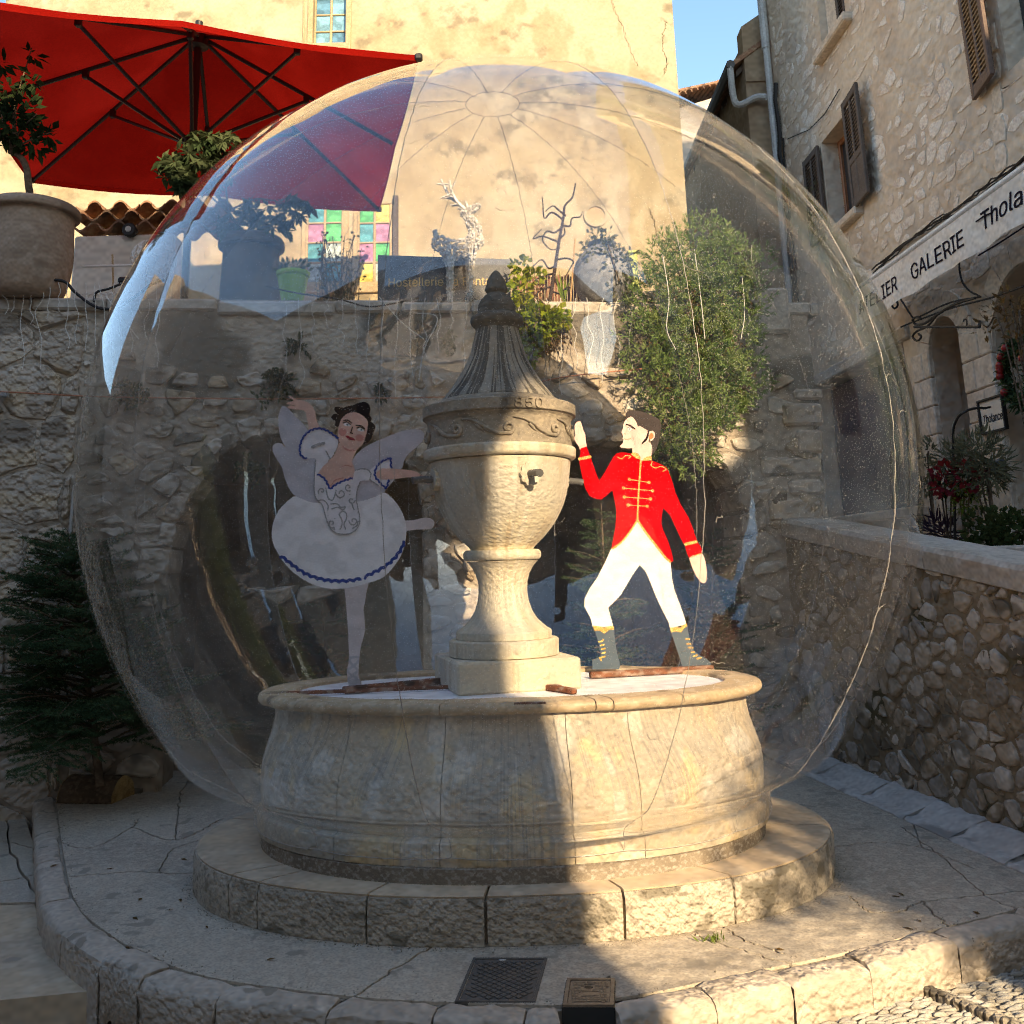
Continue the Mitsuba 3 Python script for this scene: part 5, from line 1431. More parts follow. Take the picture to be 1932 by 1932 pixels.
b.lay('eye_line', unary_union([stroke(m_(q), 0.0028) for q in ([(852, 360), (890, 350), (925, 378)], [(990, 408), (1030, 402), (1068, 432)], [(858, 335), (895, 332), (938, 360)], [(980, 382), (1030, 388), (1065, 415)], [(945, 400), (930, 450), (922, 455), (948, 462)])]), 'paint_hair', 8)
b.lay('lips', blobp(m_([(875, 488), (900, 485), (925, 500), (945, 505), (972, 528), (940, 530), (910, 525), (892, 508)])), 'paint_lips', 7, 'dark red lips')
b.lay('left_sleeve', blobp(m_([(425, 640), (432, 560), (470, 490), (520, 445), (590, 420), (650, 425), (720, 460), (780, 505), (800, 545), (790, 600), (760, 660), (725, 715), (660, 735), (600, 730), (560, 708), (480, 710), (440, 680)])), 'paint_bodice', 2)
b.lay('sleeve_trim', unary_union([wavy(m_(q), 0.005, 0.006, 120) for q in ([(485, 708), (440, 680), (425, 630), (435, 560), (470, 490), (520, 445), (590, 420), (650, 425), (720, 460), (795, 515)], [(1335, 800), (1320, 705), (1200, 765), (1160, 870), (1200, 940), (1280, 1012), (1310, 930)], [(597, 875), (660, 918), (690, 970), (722, 1020), (770, 985), (850, 945), (942, 913)])]), 'paint_blue', 6, 'dark blue painted edging')
b.lay('bodice', blobp(m_([(575, 725), (610, 690), (690, 690), (705, 735), (645, 800), (598, 875), (660, 918), (690, 970), (722, 1020), (770, 985), (850, 945), (942, 913), (968, 835), (1040, 820), (1110, 830), (1130, 870), (1115, 930), (1025, 940), (1000, 1010), (985, 1110), (1000, 1200), (1020, 1290), (1015, 1370), (965, 1440), (880, 1472), (780, 1460), (720, 1410), (690, 1330), (660, 1240), (625, 1160), (585, 1120), (560, 1030), (562, 900), (578, 800)])), 'paint_bodice', 5)
b.lay('right_sleeve', blobp(m_([(1110, 835), (1200, 765), (1320, 705), (1338, 780), (1325, 830), (1310, 930), (1280, 1015), (1200, 980), (1135, 935), (1105, 885)])), 'paint_bodice', 3)
b.lay('right_arm', blobp(m_([(1180, 865), (1230, 815), (1300, 812), (1450, 822), (1570, 840), (1630, 875), (1700, 890), (1750, 903), (1757, 920), (1710, 922), (1700, 928), (1745, 950), (1750, 975), (1720, 985), (1660, 955), (1610, 925), (1500, 900), (1370, 915), (1230, 920)])), 'paint_skin', 4)
b.lay('bracelet', stroke(m_([(1628, 872), (1618, 900), (1615, 930)]), 0.002), 'paint_hair', 5)


def curl(cx, cy, r, t0, t1, sgn=1):
    return [(cx + sgn * r * (1 - 0.11 * t) * math.cos(t), cy + r * (1 - 0.11 * t) * math.sin(t)) for t in np.linspace(t0, t1, 16)]


sil = [curl(640, 1040, 55, 2.5, 9), curl(830, 1060, 50, 0, 6.5, -1), curl(905, 1000, 45, 1, 7), curl(935, 1130, 34, 0, 5.5), curl(740, 1360, 50, 1, 8), curl(955, 1335, 46, 0, 7, -1),
       [(680, 1010), (700, 1100), (740, 1130), (765, 1090), (780, 1030)], [(610, 1130), (660, 1130), (700, 1180), (700, 1230)], [(725, 1165), (790, 1165), (830, 1200), (870, 1190)], [(735, 1215), (800, 1200), (850, 1225), (875, 1200)],
       [(810, 1270), (840, 1240), (880, 1255), (885, 1310), (860, 1370), (880, 1420)], [(810, 1270), (840, 1330), (835, 1390), (820, 1420)], [(720, 1340), (720, 1390), (770, 1420)], [(1000, 1340), (990, 1380), (945, 1410)], [(940, 1170), (960, 1225)]]
edge = [[(575, 725), (562, 900), (560, 1030), (585, 1120), (640, 1180), (680, 1310), (720, 1410), (790, 1460), (890, 1468), (965, 1440), (1015, 1370), (1018, 1290), (998, 1190), (985, 1100), (1000, 1010), (1025, 945)], [(680, 640), (700, 680), (720, 715)], [(975, 832), (1040, 818), (1100, 830), (1125, 870), (1115, 925), (1150, 950), (1200, 985)]]
dots = [Point(p).buffer(0.003) for p in m_([(820, 1110), (920, 1070), (770, 1310), (700, 1280), (1000, 1250)])]
b.lay('silver_scroll', unary_union([stroke(m_(q), 0.0032) for q in sil] + [wavy(m_(q), 0.0025, 0.003, 300) for q in edge] + [stroke(m_([(545, 600), (600, 575), (660, 560)]), 0.008)] + dots), 'paint_silver', 7, 'silver glitter scrollwork on the bodice')
b.back()

s = CutOut('soldier_cutout', 'painted flat cutout of a man in red gold braided coat right of urn', 'cutout figure', 6.2, 1055.3, 754.97, 0.16807)
m_ = s.m
Dz = 1545.7
s.lay('trousers', blobp(m_([(583, 1665), (700, 1520), (800, 1400), (876, 1345), (960, 1420), (1080, 1600), (1250, 1820), (1250, 1835), (1262, 1990), (1290, 2125), (1350, 2285), (1390, 2395), (1425, 2515), (1240, 2560), (1228, 2500), (1150, 2345), (1080, 2195), (1030, 2065), (970, 1925), (902, 1850), (840, 1935), (760, 2065), (690, 2185), (548, 2330), (570, 2415), (604, 2540), (375, 2545), (350, 2445), (280, 2315), (285, 2225), (340, 2115), (430, 1985), (520, 1805)]), 4, False), 'paint_cream', 0)
boot1 = m_([(375, 985), (440, 1005), (505, 1025), (560, 1005), (610, 990), (620, 1100), (640, 1250), (682, 1440), (670, 1475), (620, 1472), (370, 1476), (370, 1372), (440, 1345), (470, 1310), (440, 1180), (400, 1050)], Dz)
boot2 = m_([(1240, 1010), (1300, 1020), (1360, 1005), (1425, 962), (1440, 1020), (1460, 1130), (1490, 1240), (1560, 1310), (1640, 1350), (1690, 1390), (1705, 1415), (1680, 1450), (1560, 1460), (1440, 1472), (1390, 1475), (1360, 1380), (1310, 1230), (1260, 1080)], Dz)
s.lay('boot', Polygon(boot1).buffer(0), 'paint_boot', 1, 'dark slate left boot with gold laces'); s.lay('boot', Polygon(boot2).buffer(0), 'paint_boot', 1, 'dark slate right boot with gold laces')
lace = [[(440, 1165), (470, 1162), (495, 1145)], [(462, 1208), (502, 1198)], [(475, 1250), (512, 1240)], [(480, 1295), (515, 1285)], [(455, 1350), (480, 1340), (512, 1330)], [(452, 1345), (470, 1375)], [(1420, 1135), (1460, 1135)], [(1432, 1190), (1470, 1190)], [(1450, 1230), (1495, 1232)], [(1478, 1285), (1515, 1280)], [(1505, 1330), (1545, 1315)], [(1545, 1355), (1588, 1345)]]
s.lay('boot_lace', unary_union([stroke(m_(q, Dz), 0.0045) for q in lace]), 'paint_gold', 2)
top1 = [(375, 985), (440, 990), (505, 1012), (560, 990), (610, 990), (614, 1028), (560, 1030), (505, 1075), (450, 1040), (392, 1042)]
top2 = [(1240, 1008), (1300, 1005), (1355, 1008), (1385, 985), (1425, 958), (1436, 990), (1400, 1015), (1365, 1062), (1310, 1050), (1252, 1060)]
s.lay('boot_top', unary_union([Polygon(m_(q, Dz)).buffer(0) for q in (top1, top2)]), 'paint_gold', 2, 'gold glitter boot tops')
s.lay('raised_hand', blobp(m_([(240, 560), (215, 515), (190, 480), (165, 425), (178, 400), (172, 330), (175, 275), (188, 255), (205, 242), (235, 240), (250, 270), (262, 310), (275, 350), (290, 385), (298, 470), (305, 530)])), 'paint_pale_skin', 0)
s.lay('lowered_hand', blobp(m_([(1460, 1765), (1500, 1735), (1590, 1715), (1632, 1790), (1655, 1930), (1642, 2040), (1598, 2048), (1550, 1995), (1505, 1910), (1475, 1830)])), 'paint_pale_skin', 0)
s.lay('finger_line', unary_union([stroke(m_(q), 0.0012) for q in ([(205, 250), (210, 320), (215, 380)], [(232, 246), (240, 320), (250, 380)], [(1600, 1850), (1615, 1940), (1618, 2020)], [(1570, 1880), (1590, 1950), (1600, 2020)])]), 'paint_skin', 1)
s.lay('coat', blobp(m_([(800, 600), (740, 588), (690, 588), (640, 598), (605, 640), (560, 720), (510, 810), (448, 905), (415, 830), (385, 740), (350, 640), (325, 570), (305, 520), (235, 545), (235, 600), (222, 660), (232, 740), (260, 880), (290, 990), (340, 1075), (400, 1108), (470, 1115), (530, 1072), (595, 1010), (620, 1130), (640, 1250), (630, 1420), (602, 1560), (583, 1668), (640, 1655), (720, 1580), (790, 1480), (850, 1390), (876, 1345), (910, 1400), (970, 1480), (1080, 1620), (1180, 1750), (1248, 1822), (1278, 1805), (1255, 1690), (1210, 1560), (1160, 1450), (1143, 1380), (1150, 1290), (1165, 1212), (1205, 1255), (1245, 1300), (1300, 1420), (1360, 1550), (1410, 1640), (1430, 1720), (1455, 1768), (1500, 1742), (1595, 1720), (1592, 1660), (1555, 1600), (1530, 1540), (1490, 1420), (1450, 1320), (1360, 1170), (1300, 1030), (1262, 900), (1225, 800), (1200, 755), (1130, 715), (1040, 680), (920, 690)]), 4, False), 'paint_red', 2, 'bright red coat with tails')
s.lay('neck', blobp(m_([(820, 530), (828, 600), (870, 640), (925, 680), (1000, 650), (1035, 610), (1038, 520), (1000, 470), (900, 480)])), 'paint_pale_skin', 3)
s.lay('hair', blobp(m_([(762, 125), (820, 118), (900, 124), (1010, 160), (1110, 212), (1138, 260), (1132, 360), (1112, 480), (1072, 570), (1036, 606), (1030, 470), (990, 380), (900, 330), (820, 280), (760, 260), (735, 240), (742, 185)])), 'paint_brown_hair', 3, 'brown swept hair')
s.lay('face', Polygon(m_([(735, 235), (760, 205), (800, 185), (830, 200), (860, 245), (880, 300), (900, 290), (935, 310), (985, 342), (1010, 400), (1000, 470), (960, 510), (900, 528), (825, 540), (760, 542), (690, 535), (678, 517), (700, 495), (716, 478), (712, 462), (722, 448), (706, 432), (716, 418), (712, 400), (694, 362), (712, 320), (716, 275)])).buffer(0.003).buffer(-0.003), 'paint_pale_skin', 5)
s.lay('ear', blobp(m_([(1003, 380), (1015, 352), (1045, 348), (1070, 375), (1068, 415), (1045, 450), (1015, 455)])), 'paint_pale_skin', 5)
s.lay('inner_ear', blobp(m_([(1012, 385), (1030, 370), (1052, 385), (1050, 420), (1025, 440), (1005, 430)])), 'paint_ear', 6, 'orange inner ear')
s.lay('sideburn', Polygon(m_([(990, 345), (1003, 360), (1000, 410), (975, 460), (920, 502), (925, 478), (965, 430), (982, 390)])).buffer(0), 'paint_hair', 6, 'dark pointed sideburn')
s.lay('eye_white', blobp(m_([(765, 320), (785, 305), (812, 318), (805, 342), (780, 345)])), 'paint_white', 6)
s.lay('eye', Point(m_([(782, 326)])[0]).buffer(0.005), 'paint_eye', 7)
s.lay('brow', unary_union([stroke(m_([(752, 275), (800, 290), (845, 325)]), 0.004), stroke(m_([(765, 312), (790, 303), (818, 320)]), 0.002)]), 'paint_hair', 7)
s.lay('mouth', stroke(m_([(722, 435), (760, 442), (800, 432)]), 0.002).union(stroke(m_([(730, 375), (745, 385)]), 0.002)), 'paint_ear', 6)
gold = [stroke(m_([(912, 682), (905, 800), (898, 900), (890, 1010), (885, 1110), (880, 1190), (876, 1345)]), 0.0055), stroke(m_([(225, 660), (290, 650), (345, 637)]), 0.0095), stroke(m_([(1415, 1618), (1470, 1605), (1532, 1590)]), 0.0095), stroke(m_([(876, 1345), (790, 1480), (700, 1590), (600, 1665)]), 0.0055), stroke(m_([(876, 1345), (970, 1485), (1080, 1625), (1180, 1755), (1245, 1815)]), 0.0055), stroke(m_([(1475, 1765), (1540, 1735), (1590, 1722)]), 0.0025)]
for (xa, ya), (xb, yb) in (((785, 890), (1005, 925)), ((720, 988), (1045, 1018)), ((728, 1088), (1022, 1110)), ((770, 1178), (985, 1192))):
    gold.append(stroke(m_([(xa, ya), (xb, yb)]), 0.0026))
    for x, y in ((xa, ya), (xb, yb)): gold.append(Point(m_([(x, y)])[0]).buffer(0.010).difference(Point(m_([(x, y)])[0]).buffer(0.005)))
for q in ([(652, 640), (700, 660), (740, 625), (800, 632), (775, 655)], [(1040, 690), (1030, 735), (1080, 762), (1140, 745), (1195, 775), (1160, 800)]): gold.append(stroke(m_(q), 0.003))
gold.append(Polygon(m_([(800, 605), (830, 585), (880, 600), (910, 640), (912, 672), (860, 655)])).buffer(0)); gold.append(Polygon(m_([(930, 682), (955, 645), (1000, 628), (1030, 632), (1036, 672), (985, 680)])).buffer(0))
s.lay('gold_braid', unary_union(gold), 'paint_gold', 4, 'gold glitter braid, collar and cuffs')
s.back()


# ================================================================ things on the terrace
# ---- big square red parasol
um = thing('red_parasol', 'big square red parasol open over the terrace at left', 'parasol')
HUB = at(375, 57, Y=9.3)
cr = [at(790, 105, Z=6.2), at(715, 392, Z=6.2), at(60, 337, Z=6.2)]
cr.append(cr[0] + cr[2] - cr[1])
PB = HUB.copy(); PB[2] = 3.6
part(um, 'pole', tube([PB, HUB + [0, 0, 0.1]], 0.04, 12), 'black_metal', 40)
part(um, 'base_plate', cbox(PB + [0, 0, 0.06], (0.9, 0.9, 0.12), 0.02), 'dark_box')
part(um, 'hub', lathe([(0.05, -0.22), (0.11, -0.2), (0.11, -0.02), (0.07, 0.03)], 16, HUB), 'black_metal', 40)
SL = np.array([HUB[0], HUB[1], at(375, 268, Y=9.3)[2]])
part(um, 'slider', lathe([(0.045, -0.1), (0.09, -0.09), (0.09, 0.05), (0.045, 0.07)], 16, SL), 'black_metal', 40)
mids = [(cr[k] + cr[(k + 1) % 4]) / 2 + [0, 0, 0.03] for k in range(4)]
ends = [e for k in range(4) for e in (cr[k], mids[k])]
hub_top = HUB + [0, 0, -0.03]
for k, e in enumerate(ends):
    a = hub_top + unit(e - hub_top) * 0.1; 
    sag = lambda t: np.array([0, 0, 0.10 * math.sin(math.pi * t)])
    P = [a + (e - a) * t - [0, 0, 0.035] for t in np.linspace(0, 0.985, 6)]
    rb = part(um, 'rib', tube(P, 0.022, 6), 'black_metal')
    j_ = a + (e - a) * (0.47 if k % 2 == 0 else 0.52) - [0, 0, 0.05]
    part(rb, 'bracket', cbox(j_ - [0, 0, 0.03], (0.06, 0.06, 0.1), 0.01), 'black_metal')
    part(um, 'strut', tube([SL + unit((j_ - SL) * [1, 1, 0]) * 0.08, j_ - [0, 0, 0.05]], 0.02, 6), 'black_metal')
for k in range(8):
    A, B = ends[k], ends[(k + 1) % 8]
    n_ = 14
    V = []
    for i in range(n_ + 1):
        t = i / n_
        for j in range(n_ + 1):
            w = j / n_
            e = A + (B - A) * w
            p = hub_top + (e - hub_top) * t
            p = p - np.array([0, 0, 0.05 * math.sin(math.pi * w) * t ** 1.5]) + np.array([0, 0, 0.0])
            V.append(p)
    i, j = np.meshgrid(np.arange(n_), np.arange(n_), indexing='ij')
    w_ = n_ + 1
    part(um, 'canopy_panel', mesh(V, quads(np.stack([i * w_ + j, (i + 1) * w_ + j, (i + 1) * w_ + j + 1, i * w_ + j + 1], -1).reshape(-1, 4))), 'umbrella_cloth', True)
for k in range(4):
    A, B = cr[k], cr[(k + 1) % 4]
    Mi = mids[k]
    P = np.array([A + (Mi - A) * t for t in np.linspace(0, 1, 8)] + [Mi + (B - Mi) * t for t in np.linspace(0, 1, 8)][1:])
    P[:, 2] -= 0.05 * np.abs(np.sin(np.linspace(0, 2 * math.pi, len(P))))
    v = np.vstack([P + [0, 0, 0.004], P - [0, 0, 0.055]])
    i = np.arange(len(P) - 1)
    part(um, 'hem', mesh(v, quads(np.stack([i, i + 1, len(P) + i + 1, len(P) + i], 1))), 'umbrella_cloth', True)
    part(um, 'corner_cap', cbox(A - [0, 0, 0.02], (0.07, 0.07, 0.07), 0.015), 'black_metal')


# ---- plants: helpers
def clump(name, key, mat_, P, D, size, width, g, up=0.3, fold=0.25): return part(key, name, leaves(P, D, size, width, g, up, fold), mat_)


def potted(name, label, c, r0, r1, h, b, group=None, lip=0.03):
    k = thing(name, label, 'flower pot', group)
    part(k, 'pot_body', lathe(spline([(r0 * 0.72, 0.0), (r0 * 0.92, h * 0.1), (r1 * 1.0, h * 0.42), (r1 * 0.97, h * 0.7), (r0, h * 0.86), (r0 * 1.02, h * 0.9)], 30), 40, c), b, True)
    part(k, 'pot_rim', lathe(spline([(r0 * 0.98, h * 0.89), (r0 * 1.04 + lip, h * 0.90), (r0 * 1.05 + lip, h * 0.96), (r0 * 1.0 + lip * 0.5, h), (r0 * 0.9, h), (r0 * 0.86, h * 0.93), (r0 * 0.5, h * 0.93)], 30), 40, c), b, True)
    return k


g = rng(71)
PY = 7.62
pc = at(52, 527, Y=PY); rpx = lambda px, y: px / F_PX * y * 1.09
pot_h = at(52, 392, Y=PY)[2] - TOP
potted('terracotta_pot', 'big weathered terracotta pot holding a small tree on the wall at far left', (pc[0], PY, TOP + 0.003), rpx(70, PY), rpx(73, PY), pot_h, 'pot_clay')
lt = thing('pot_tree', 'small dark leaved tree growing in the terracotta pot at far left', 'tree')
q = [at(u, v, Y=PY) for u, v in ((52, 392), (54, 350), (50, 318), (38, 296), (18, 285))]
q[0] = np.array([pc[0], PY, TOP + pot_h * 0.9])
part(lt, 'trunk', tube(spline(q, 20), np.linspace(0.034, 0.024, len(spline(q, 20))), 8), 'bark', True)
for tip, mid_ in (((60, 90), (30, 200)), ((0, 200), (10, 250)), ((95, 250), (45, 270)), ((30, 180), (25, 230)), ((70, 215), (35, 250)), ((-30, 170), (-5, 240))):
    P = spline([at(30, 292, Y=PY), at(*mid_, Y=PY - 0.05), at(*tip, Y=PY - 0.12)], 14)
    part(lt, 'branch', tube(P, np.linspace(0.016, 0.004, len(P)), 5), 'bark', True)
P, D = [], []
for (u, v), r, n_ in (((20, 235), 0.20, 150), ((-25, 240), 0.2, 120), ((60, 265), 0.13, 60), ((45, 205), 0.12, 60), ((12, 170), 0.11, 36), ((58, 150), 0.07, 26), ((60, 105), 0.05, 14), ((0, 120), 0.06, 16), ((92, 255), 0.06, 16), ((-40, 180), 0.14, 60)):
    p, d = blob_points(at(u, v, Y=PY - 0.04), (r, r, r * 0.9), n_, g)
    P.append(p); D.append(d + g.normal(0, 0.5, d.shape) + [0, 0, -0.15])
clump('crown', lt, 'leaf_dark', np.vstack(P), np.vstack(D), 0.105, 0.24, g)

# second pot behind, with a schefflera leaning left
pc2 = at(460, 545, Y=8.35); z2 = 3.62
potted('dark_pot', 'dark round pot behind the left edge of the wall, seen through the bubble', (pc2[0], 8.55, z2), 0.26, 0.27, at(460, 452, Y=8.55)[2] - z2, 'dark_pot')
sf = thing('schefflera', 'umbrella plant with palmate leaves hanging in front of the parasol', 'plant')
q = [np.array([pc2[0], 8.55, at(460, 458, Y=8.55)[2]]), at(430, 400, Y=8.5), at(395, 340, Y=8.45), at(375, 300, Y=8.4)]
part(sf, 'stem', tube(spline(q, 16), 0.018, 7), 'bark', True)
for tip in ((440, 270), (310, 320), (345, 350), (455, 420), (500, 420), (560, 390)):
    P = spline([at(430, 400, Y=8.5), at((tip[0] + 410) / 2, (tip[1] + 360) / 2, Y=8.45), at(*tip, Y=8.4)], 12)
    part(sf, 'branch', tube(P, np.linspace(0.010, 0.004, len(P)), 5), 'bark', True)
P, D = [], []
cs = [(at(u, v, Y=8.4), r, n_) for (u, v), r, n_ in (((375, 285), 0.24, 34), ((330, 315), 0.18, 22), ((425, 280), 0.18, 24), ((395, 325), 0.2, 24), ((350, 345), 0.12, 12), ((445, 425), 0.16, 16), ((510, 430), 0.2, 20), ((555, 395), 0.16, 16), ((480, 395), 0.14, 12))]
for c, r, n_ in cs:
    p, d = blob_points(c, (r, r * 0.9, r * 0.8), n_, g, 0.4)
    for pp_, dd_ in zip(p, d):
        ax = unit(dd_ + [0, -0.4, 0.2]); t1 = unit(np.cross(ax, [0.3, 0.1, 1.0])); t2 = np.cross(ax, t1)
        for k in range(8):
            a = 2 * math.pi * k / 8 + g.normal(0, 0.1)
            P.append(pp_); D.append(t1 * math.cos(a) + t2 * math.sin(a) + ax * 0.15 - np.array([0, 0, 0.45]))
clump('leaf_rosettes', sf, 'leaf_schefflera', np.array(P), np.array(D), 0.115, 0.2, g, up=0.8, fold=0.15)

# openwork screen of roof tiles on a low plastered wall
tsx = thing('tile_screen', 'openwork screen of stacked curved roof tiles on a low plastered wall', 'screen wall')
SY = 8.75
SFr = Frame((0, SY, 0), (1, 0, 0))
x0, z0 = SFr.hit(134, 520); x1, z1 = SFr.hit(330, 440)
part(tsx, 'low_wall', SFr.box(x0, x1, 3.55, z1, -0.25, 0.0, 0.02), 'white_plaster')
TW = (SFr.hit(182, 400)[0] - SFr.hit(134, 400)[0])
g = rng(73)
for row_, vr in enumerate((390, 409, 428)):
    zc = SFr.hit(215, vr)[1]; A_ = (SFr.hit(215, 390)[1] - SFr.hit(215, 409)[1]) * 0.44
    for k in range(12):
        sg = 1 if (k + row_) % 2 else -1
        a_ = np.linspace(0.0, math.pi, 8)
        V = []
        for y_ in (0.03 + g.normal(0, 0.012), -0.32):
            for t_ in (0.0, -0.02):
                V += [SFr(x0 + TW / 2 * (k + a / math.pi) + TW * 0.004, zc + sg * A_ * math.sin(a) ** 0.8 + t_ + 0.01, y_) for a in a_]
        n_ = 8; i = np.arange(n_ - 1)
        f = np.vstack([quads(np.stack([i, i + 1, i + 2 * n_ + 1, i + 2 * n_], 1)), quads(np.stack([i + n_, i + 3 * n_, i + 3 * n_ + 1, i + n_ + 1], 1)), quads(np.stack([i, i + n_, i + n_ + 1, i + 1], 1)), quads(np.stack([i + 2 * n_, i + 2 * n_ + 1, i + 3 * n_ + 1, i + 3 * n_], 1))])
        part(tsx, 'tile', mesh(V, f), 'roof_tile', 40)
sp_ = thing('spotlight', 'small round black spotlight fixed under the tile screen', 'lamp')
c = at(243, 433, Y=SY - 0.06)
part(sp_, 'housing', lathe([(0.03, -0.09), (0.062, -0.07), (0.07, 0.0), (0.06, 0.015)], 20).apply_transform(trimesh.transformations.rotation_matrix(math.pi / 2, (1, 0, 0))).apply_translation(c), 'black_metal', 40)
part(sp_, 'lens', lathe([(0.03, 0.016), (0.03, 0.02), (0.012, 0.022)], 16).apply_transform(trimesh.transformations.rotation_matrix(math.pi / 2, (1, 0, 0))).apply_translation(c), 'grey_plastic')
for u0, v0, v1 in ((217, 478, 640), (277, 452, 640)): pass
for i_, ((u, v), (u2, v2), lb) in enumerate((((212, 480), (225, 520), 'left of two thin canes in front of the tile screen'), ((278, 452), (279, 520), 'right of two thin canes in front of the tile screen'))):
    ck_ = thing('bamboo_cane', lb, 'cane', 'canes before the tile screen')
    b_ = at(u2, 528, Y=8.3); b_[2] = 3.6
    part(ck_, 'cane_stem', tube([b_, at(u, v, Y=8.32)], 0.008, 6), 'cane')
# white wrought lattice and openwork ball
la = thing('white_lattice', 'low white metal lattice on the wall behind the cables', 'lattice')
LF = Frame((0, 8.25, 0), (1, 0, 0))
xa, xb = LF.hit(155, 515)[0], LF.hit(268, 515)[0]
za, zb = TOP - 0.1, LF.hit(200, 502)[1]
part(la, 'rail', LF.tube([(xa, zb), (xb, zb)], 0.012), 'wire_white')
k_ = 9
for i in range(k_):
    c = np.array([xa + (xb - xa) * (i + 0.5) / k_, (za + zb) / 2]); r_ = (xb - xa) / k_ / 2
    part(la, 'ring', tube(LF(c[0] + r_ * np.cos(np.linspace(0, 2 * math.pi, 17)[:-1]), c[1] + r_ * 1.3 * np.sin(np.linspace(0, 2 * math.pi, 17)[:-1]), 0), 0.008, 5, closed=True), 'wire_white')
wb = thing('openwork_ball', 'white openwork ball half hidden behind the bubble beside the lattice', 'ornament')
c = at(290, 492, Y=8.4); g = rng(75)
for i in range(46):
    d = unit(g.normal(0, 1, 3)); t1 = unit(np.cross(d, [0.2, 0.3, 1])); t2 = np.cross(d, t1); h_ = g.uniform(0.14, 0.19)
    r_ = 0.05
    P = [unit(d * h_ + (t1 * math.cos(a) + t2 * math.sin(a)) * r_) * 0.2 + c for a in np.linspace(0, 2 * math.pi, 13)[:-1]]
    part(wb, 'ring', tube(P, 0.006, 4, closed=True), 'wire_white')

# ---- sign board of the inn, in front of it the glass reindeer
sb_ = thing('inn_sign', 'dark slate sign board with gold lettering standing on the wall behind the urn', 'sign')
IF = Frame((0, 8.12, 0), (1, 0.03, 0))
x0, z1 = IF.hit(713, 481); x1, _ = IF.hit(962, 489); z0 = TOP + 0.005
part(sb_, 'board', IF.lift(trimesh.convex.convex_hull(np.array([(x0, z0, d) for d in (-0.02, 0)] + [(x1, z0, d) for d in (-0.02, 0)] + [(x1, IF.hit(962, 489)[1], d) for d in (-0.02, 0)] + [(x0, z1, d) for d in (-0.02, 0)]))), 'sign_slate')
tm = meshkit.text_mesh('Hostellerie La Fontaine', 0.078, 0.004)
tv = np.asarray(tm.vertices).copy(); wx = tv[:, 0].max() - tv[:, 0].min()
xs = IF.hit(733, 535)[0]; xe = IF.hit(955, 545)[0]
tv[:, 0] = (tv[:, 0] - tv[:, 0].min()) * (xe - xs) / wx + xs
tv[:, 1] += IF.hit(740, 541)[1] + 0.0
part(sb_, 'lettering', mesh(IF(tv[:, 0], tv[:, 1], tv[:, 2] + 0.001), tm.faces), 'gold_letter', label='gold lettering naming the inn')
for u in (760, 920):
    part(sb_, 'prop', IF.box(IF.hit(u, 540)[0] - 0.02, IF.hit(u, 540)[0] + 0.02, z0, z1 - 0.1, -0.06, -0.021), 'black_metal')

rd = thing('glass_reindeer', 'glittering clear wire reindeer with antlers standing before the sign', 'reindeer figure')
RY = 8.0
Rp = lambda u, v, y=0.0: at(u, v, Y=RY + y)
px = rpx(1, RY)


def bones(seq, n=14):
    out = None
    for (a, ra), (b_, rb_) in seq:
        s1 = m3.Manifold.sphere(ra, n).translate(list(a)); s2 = m3.Manifold.sphere(rb_, n).translate(list(b_))
        h_ = m3.Manifold.batch_hull([s1, s2])
        out = h_ if out is None else out + h_
    return out


B_ = [((830, 460), 15), ((850, 470), 16), ((880, 468), 17), ((897, 455), 15), ((896, 430), 11), ((884, 410), 9), ((878, 402), 9), ((890, 396), 8), ((902, 390), 5.5)]
seq = [((Rp(*B_[k][0]), B_[k][1] * px), (Rp(*B_[k + 1][0]), B_[k + 1][1] * px)) for k in range(len(B_) - 1)]
seq += [((Rp(824, 452), 5 * px), (Rp(821, 436), 3 * px))]
for u, v, u2, dy in ((838, 470, 847, 0.05), (850, 470, 851, -0.05), (884, 470, 884, 0.05), (892, 470, 889, -0.05)):
    seq.append(((Rp(u, v, dy), 8 * px), (Rp(u2, 505, dy), 4.5 * px)))
    ft_ = Rp(u2, 560, dy); ft_[2] = TOP + 0.012
    seq.append(((Rp(u2, 505, dy), 4.5 * px), (ft_, 3 * px)))
bm = bones(seq).refine_to_length(0.03)
q = bm.to_mesh(); body = trimesh.Trimesh(q.vert_properties[:, :3], q.tri_verts)
trimesh.smoothing.filter_taubin(body, iterations=8)
q8 = bones(seq, 8).to_mesh()
wirebody = trimesh.Trimesh(q8.vert_properties[:, :3], q8.tri_verts)
ws = []
for a_, b_ in wirebody.edges_unique:
    ws.append(tube([wirebody.vertices[a_], wirebody.vertices[b_]], 0.0035, 3))
part(rd, 'body', cat(ws), 'reindeer_glass', label='body of bright bent wire')
g = rng(77)
for dy, pts in ((0.06, [(880, 398), (868, 385), (850, 372), (838, 352), (832, 338)]), (-0.06, [(880, 398), (862, 380), (852, 360), (848, 340)])):
    P = spline([Rp(u, v, dy * (k / 4)) for k, (u, v) in enumerate(pts)], 16)
    an = part(rd, 'antler', tube(P, np.linspace(0.018, 0.010, len(P)), 6), 'reindeer_glass', True)
    for k, (du, dv) in ((4, (-16, 4)), (7, (-20, -4)), (9, (-18, 8)), (11, (10, -14)), (13, (-14, -2))):
        if k < len(P): part(an, 'tine', tube([P[k], P[k] + (Rp(du + 850, dv + 380) - Rp(850, 380))], [0.011, 0.006], 5), 'reindeer_glass')
part(rd, 'ear', tube([Rp(878, 398), Rp(866, 392), Rp(862, 396)], [0.012, 0.014, 0.003], 6), 'reindeer_glass', True)
part(rd, 'ear', tube([Rp(884, 394), Rp(880, 384), Rp(878, 378)], [0.010, 0.012, 0.003], 6), 'reindeer_glass', True)
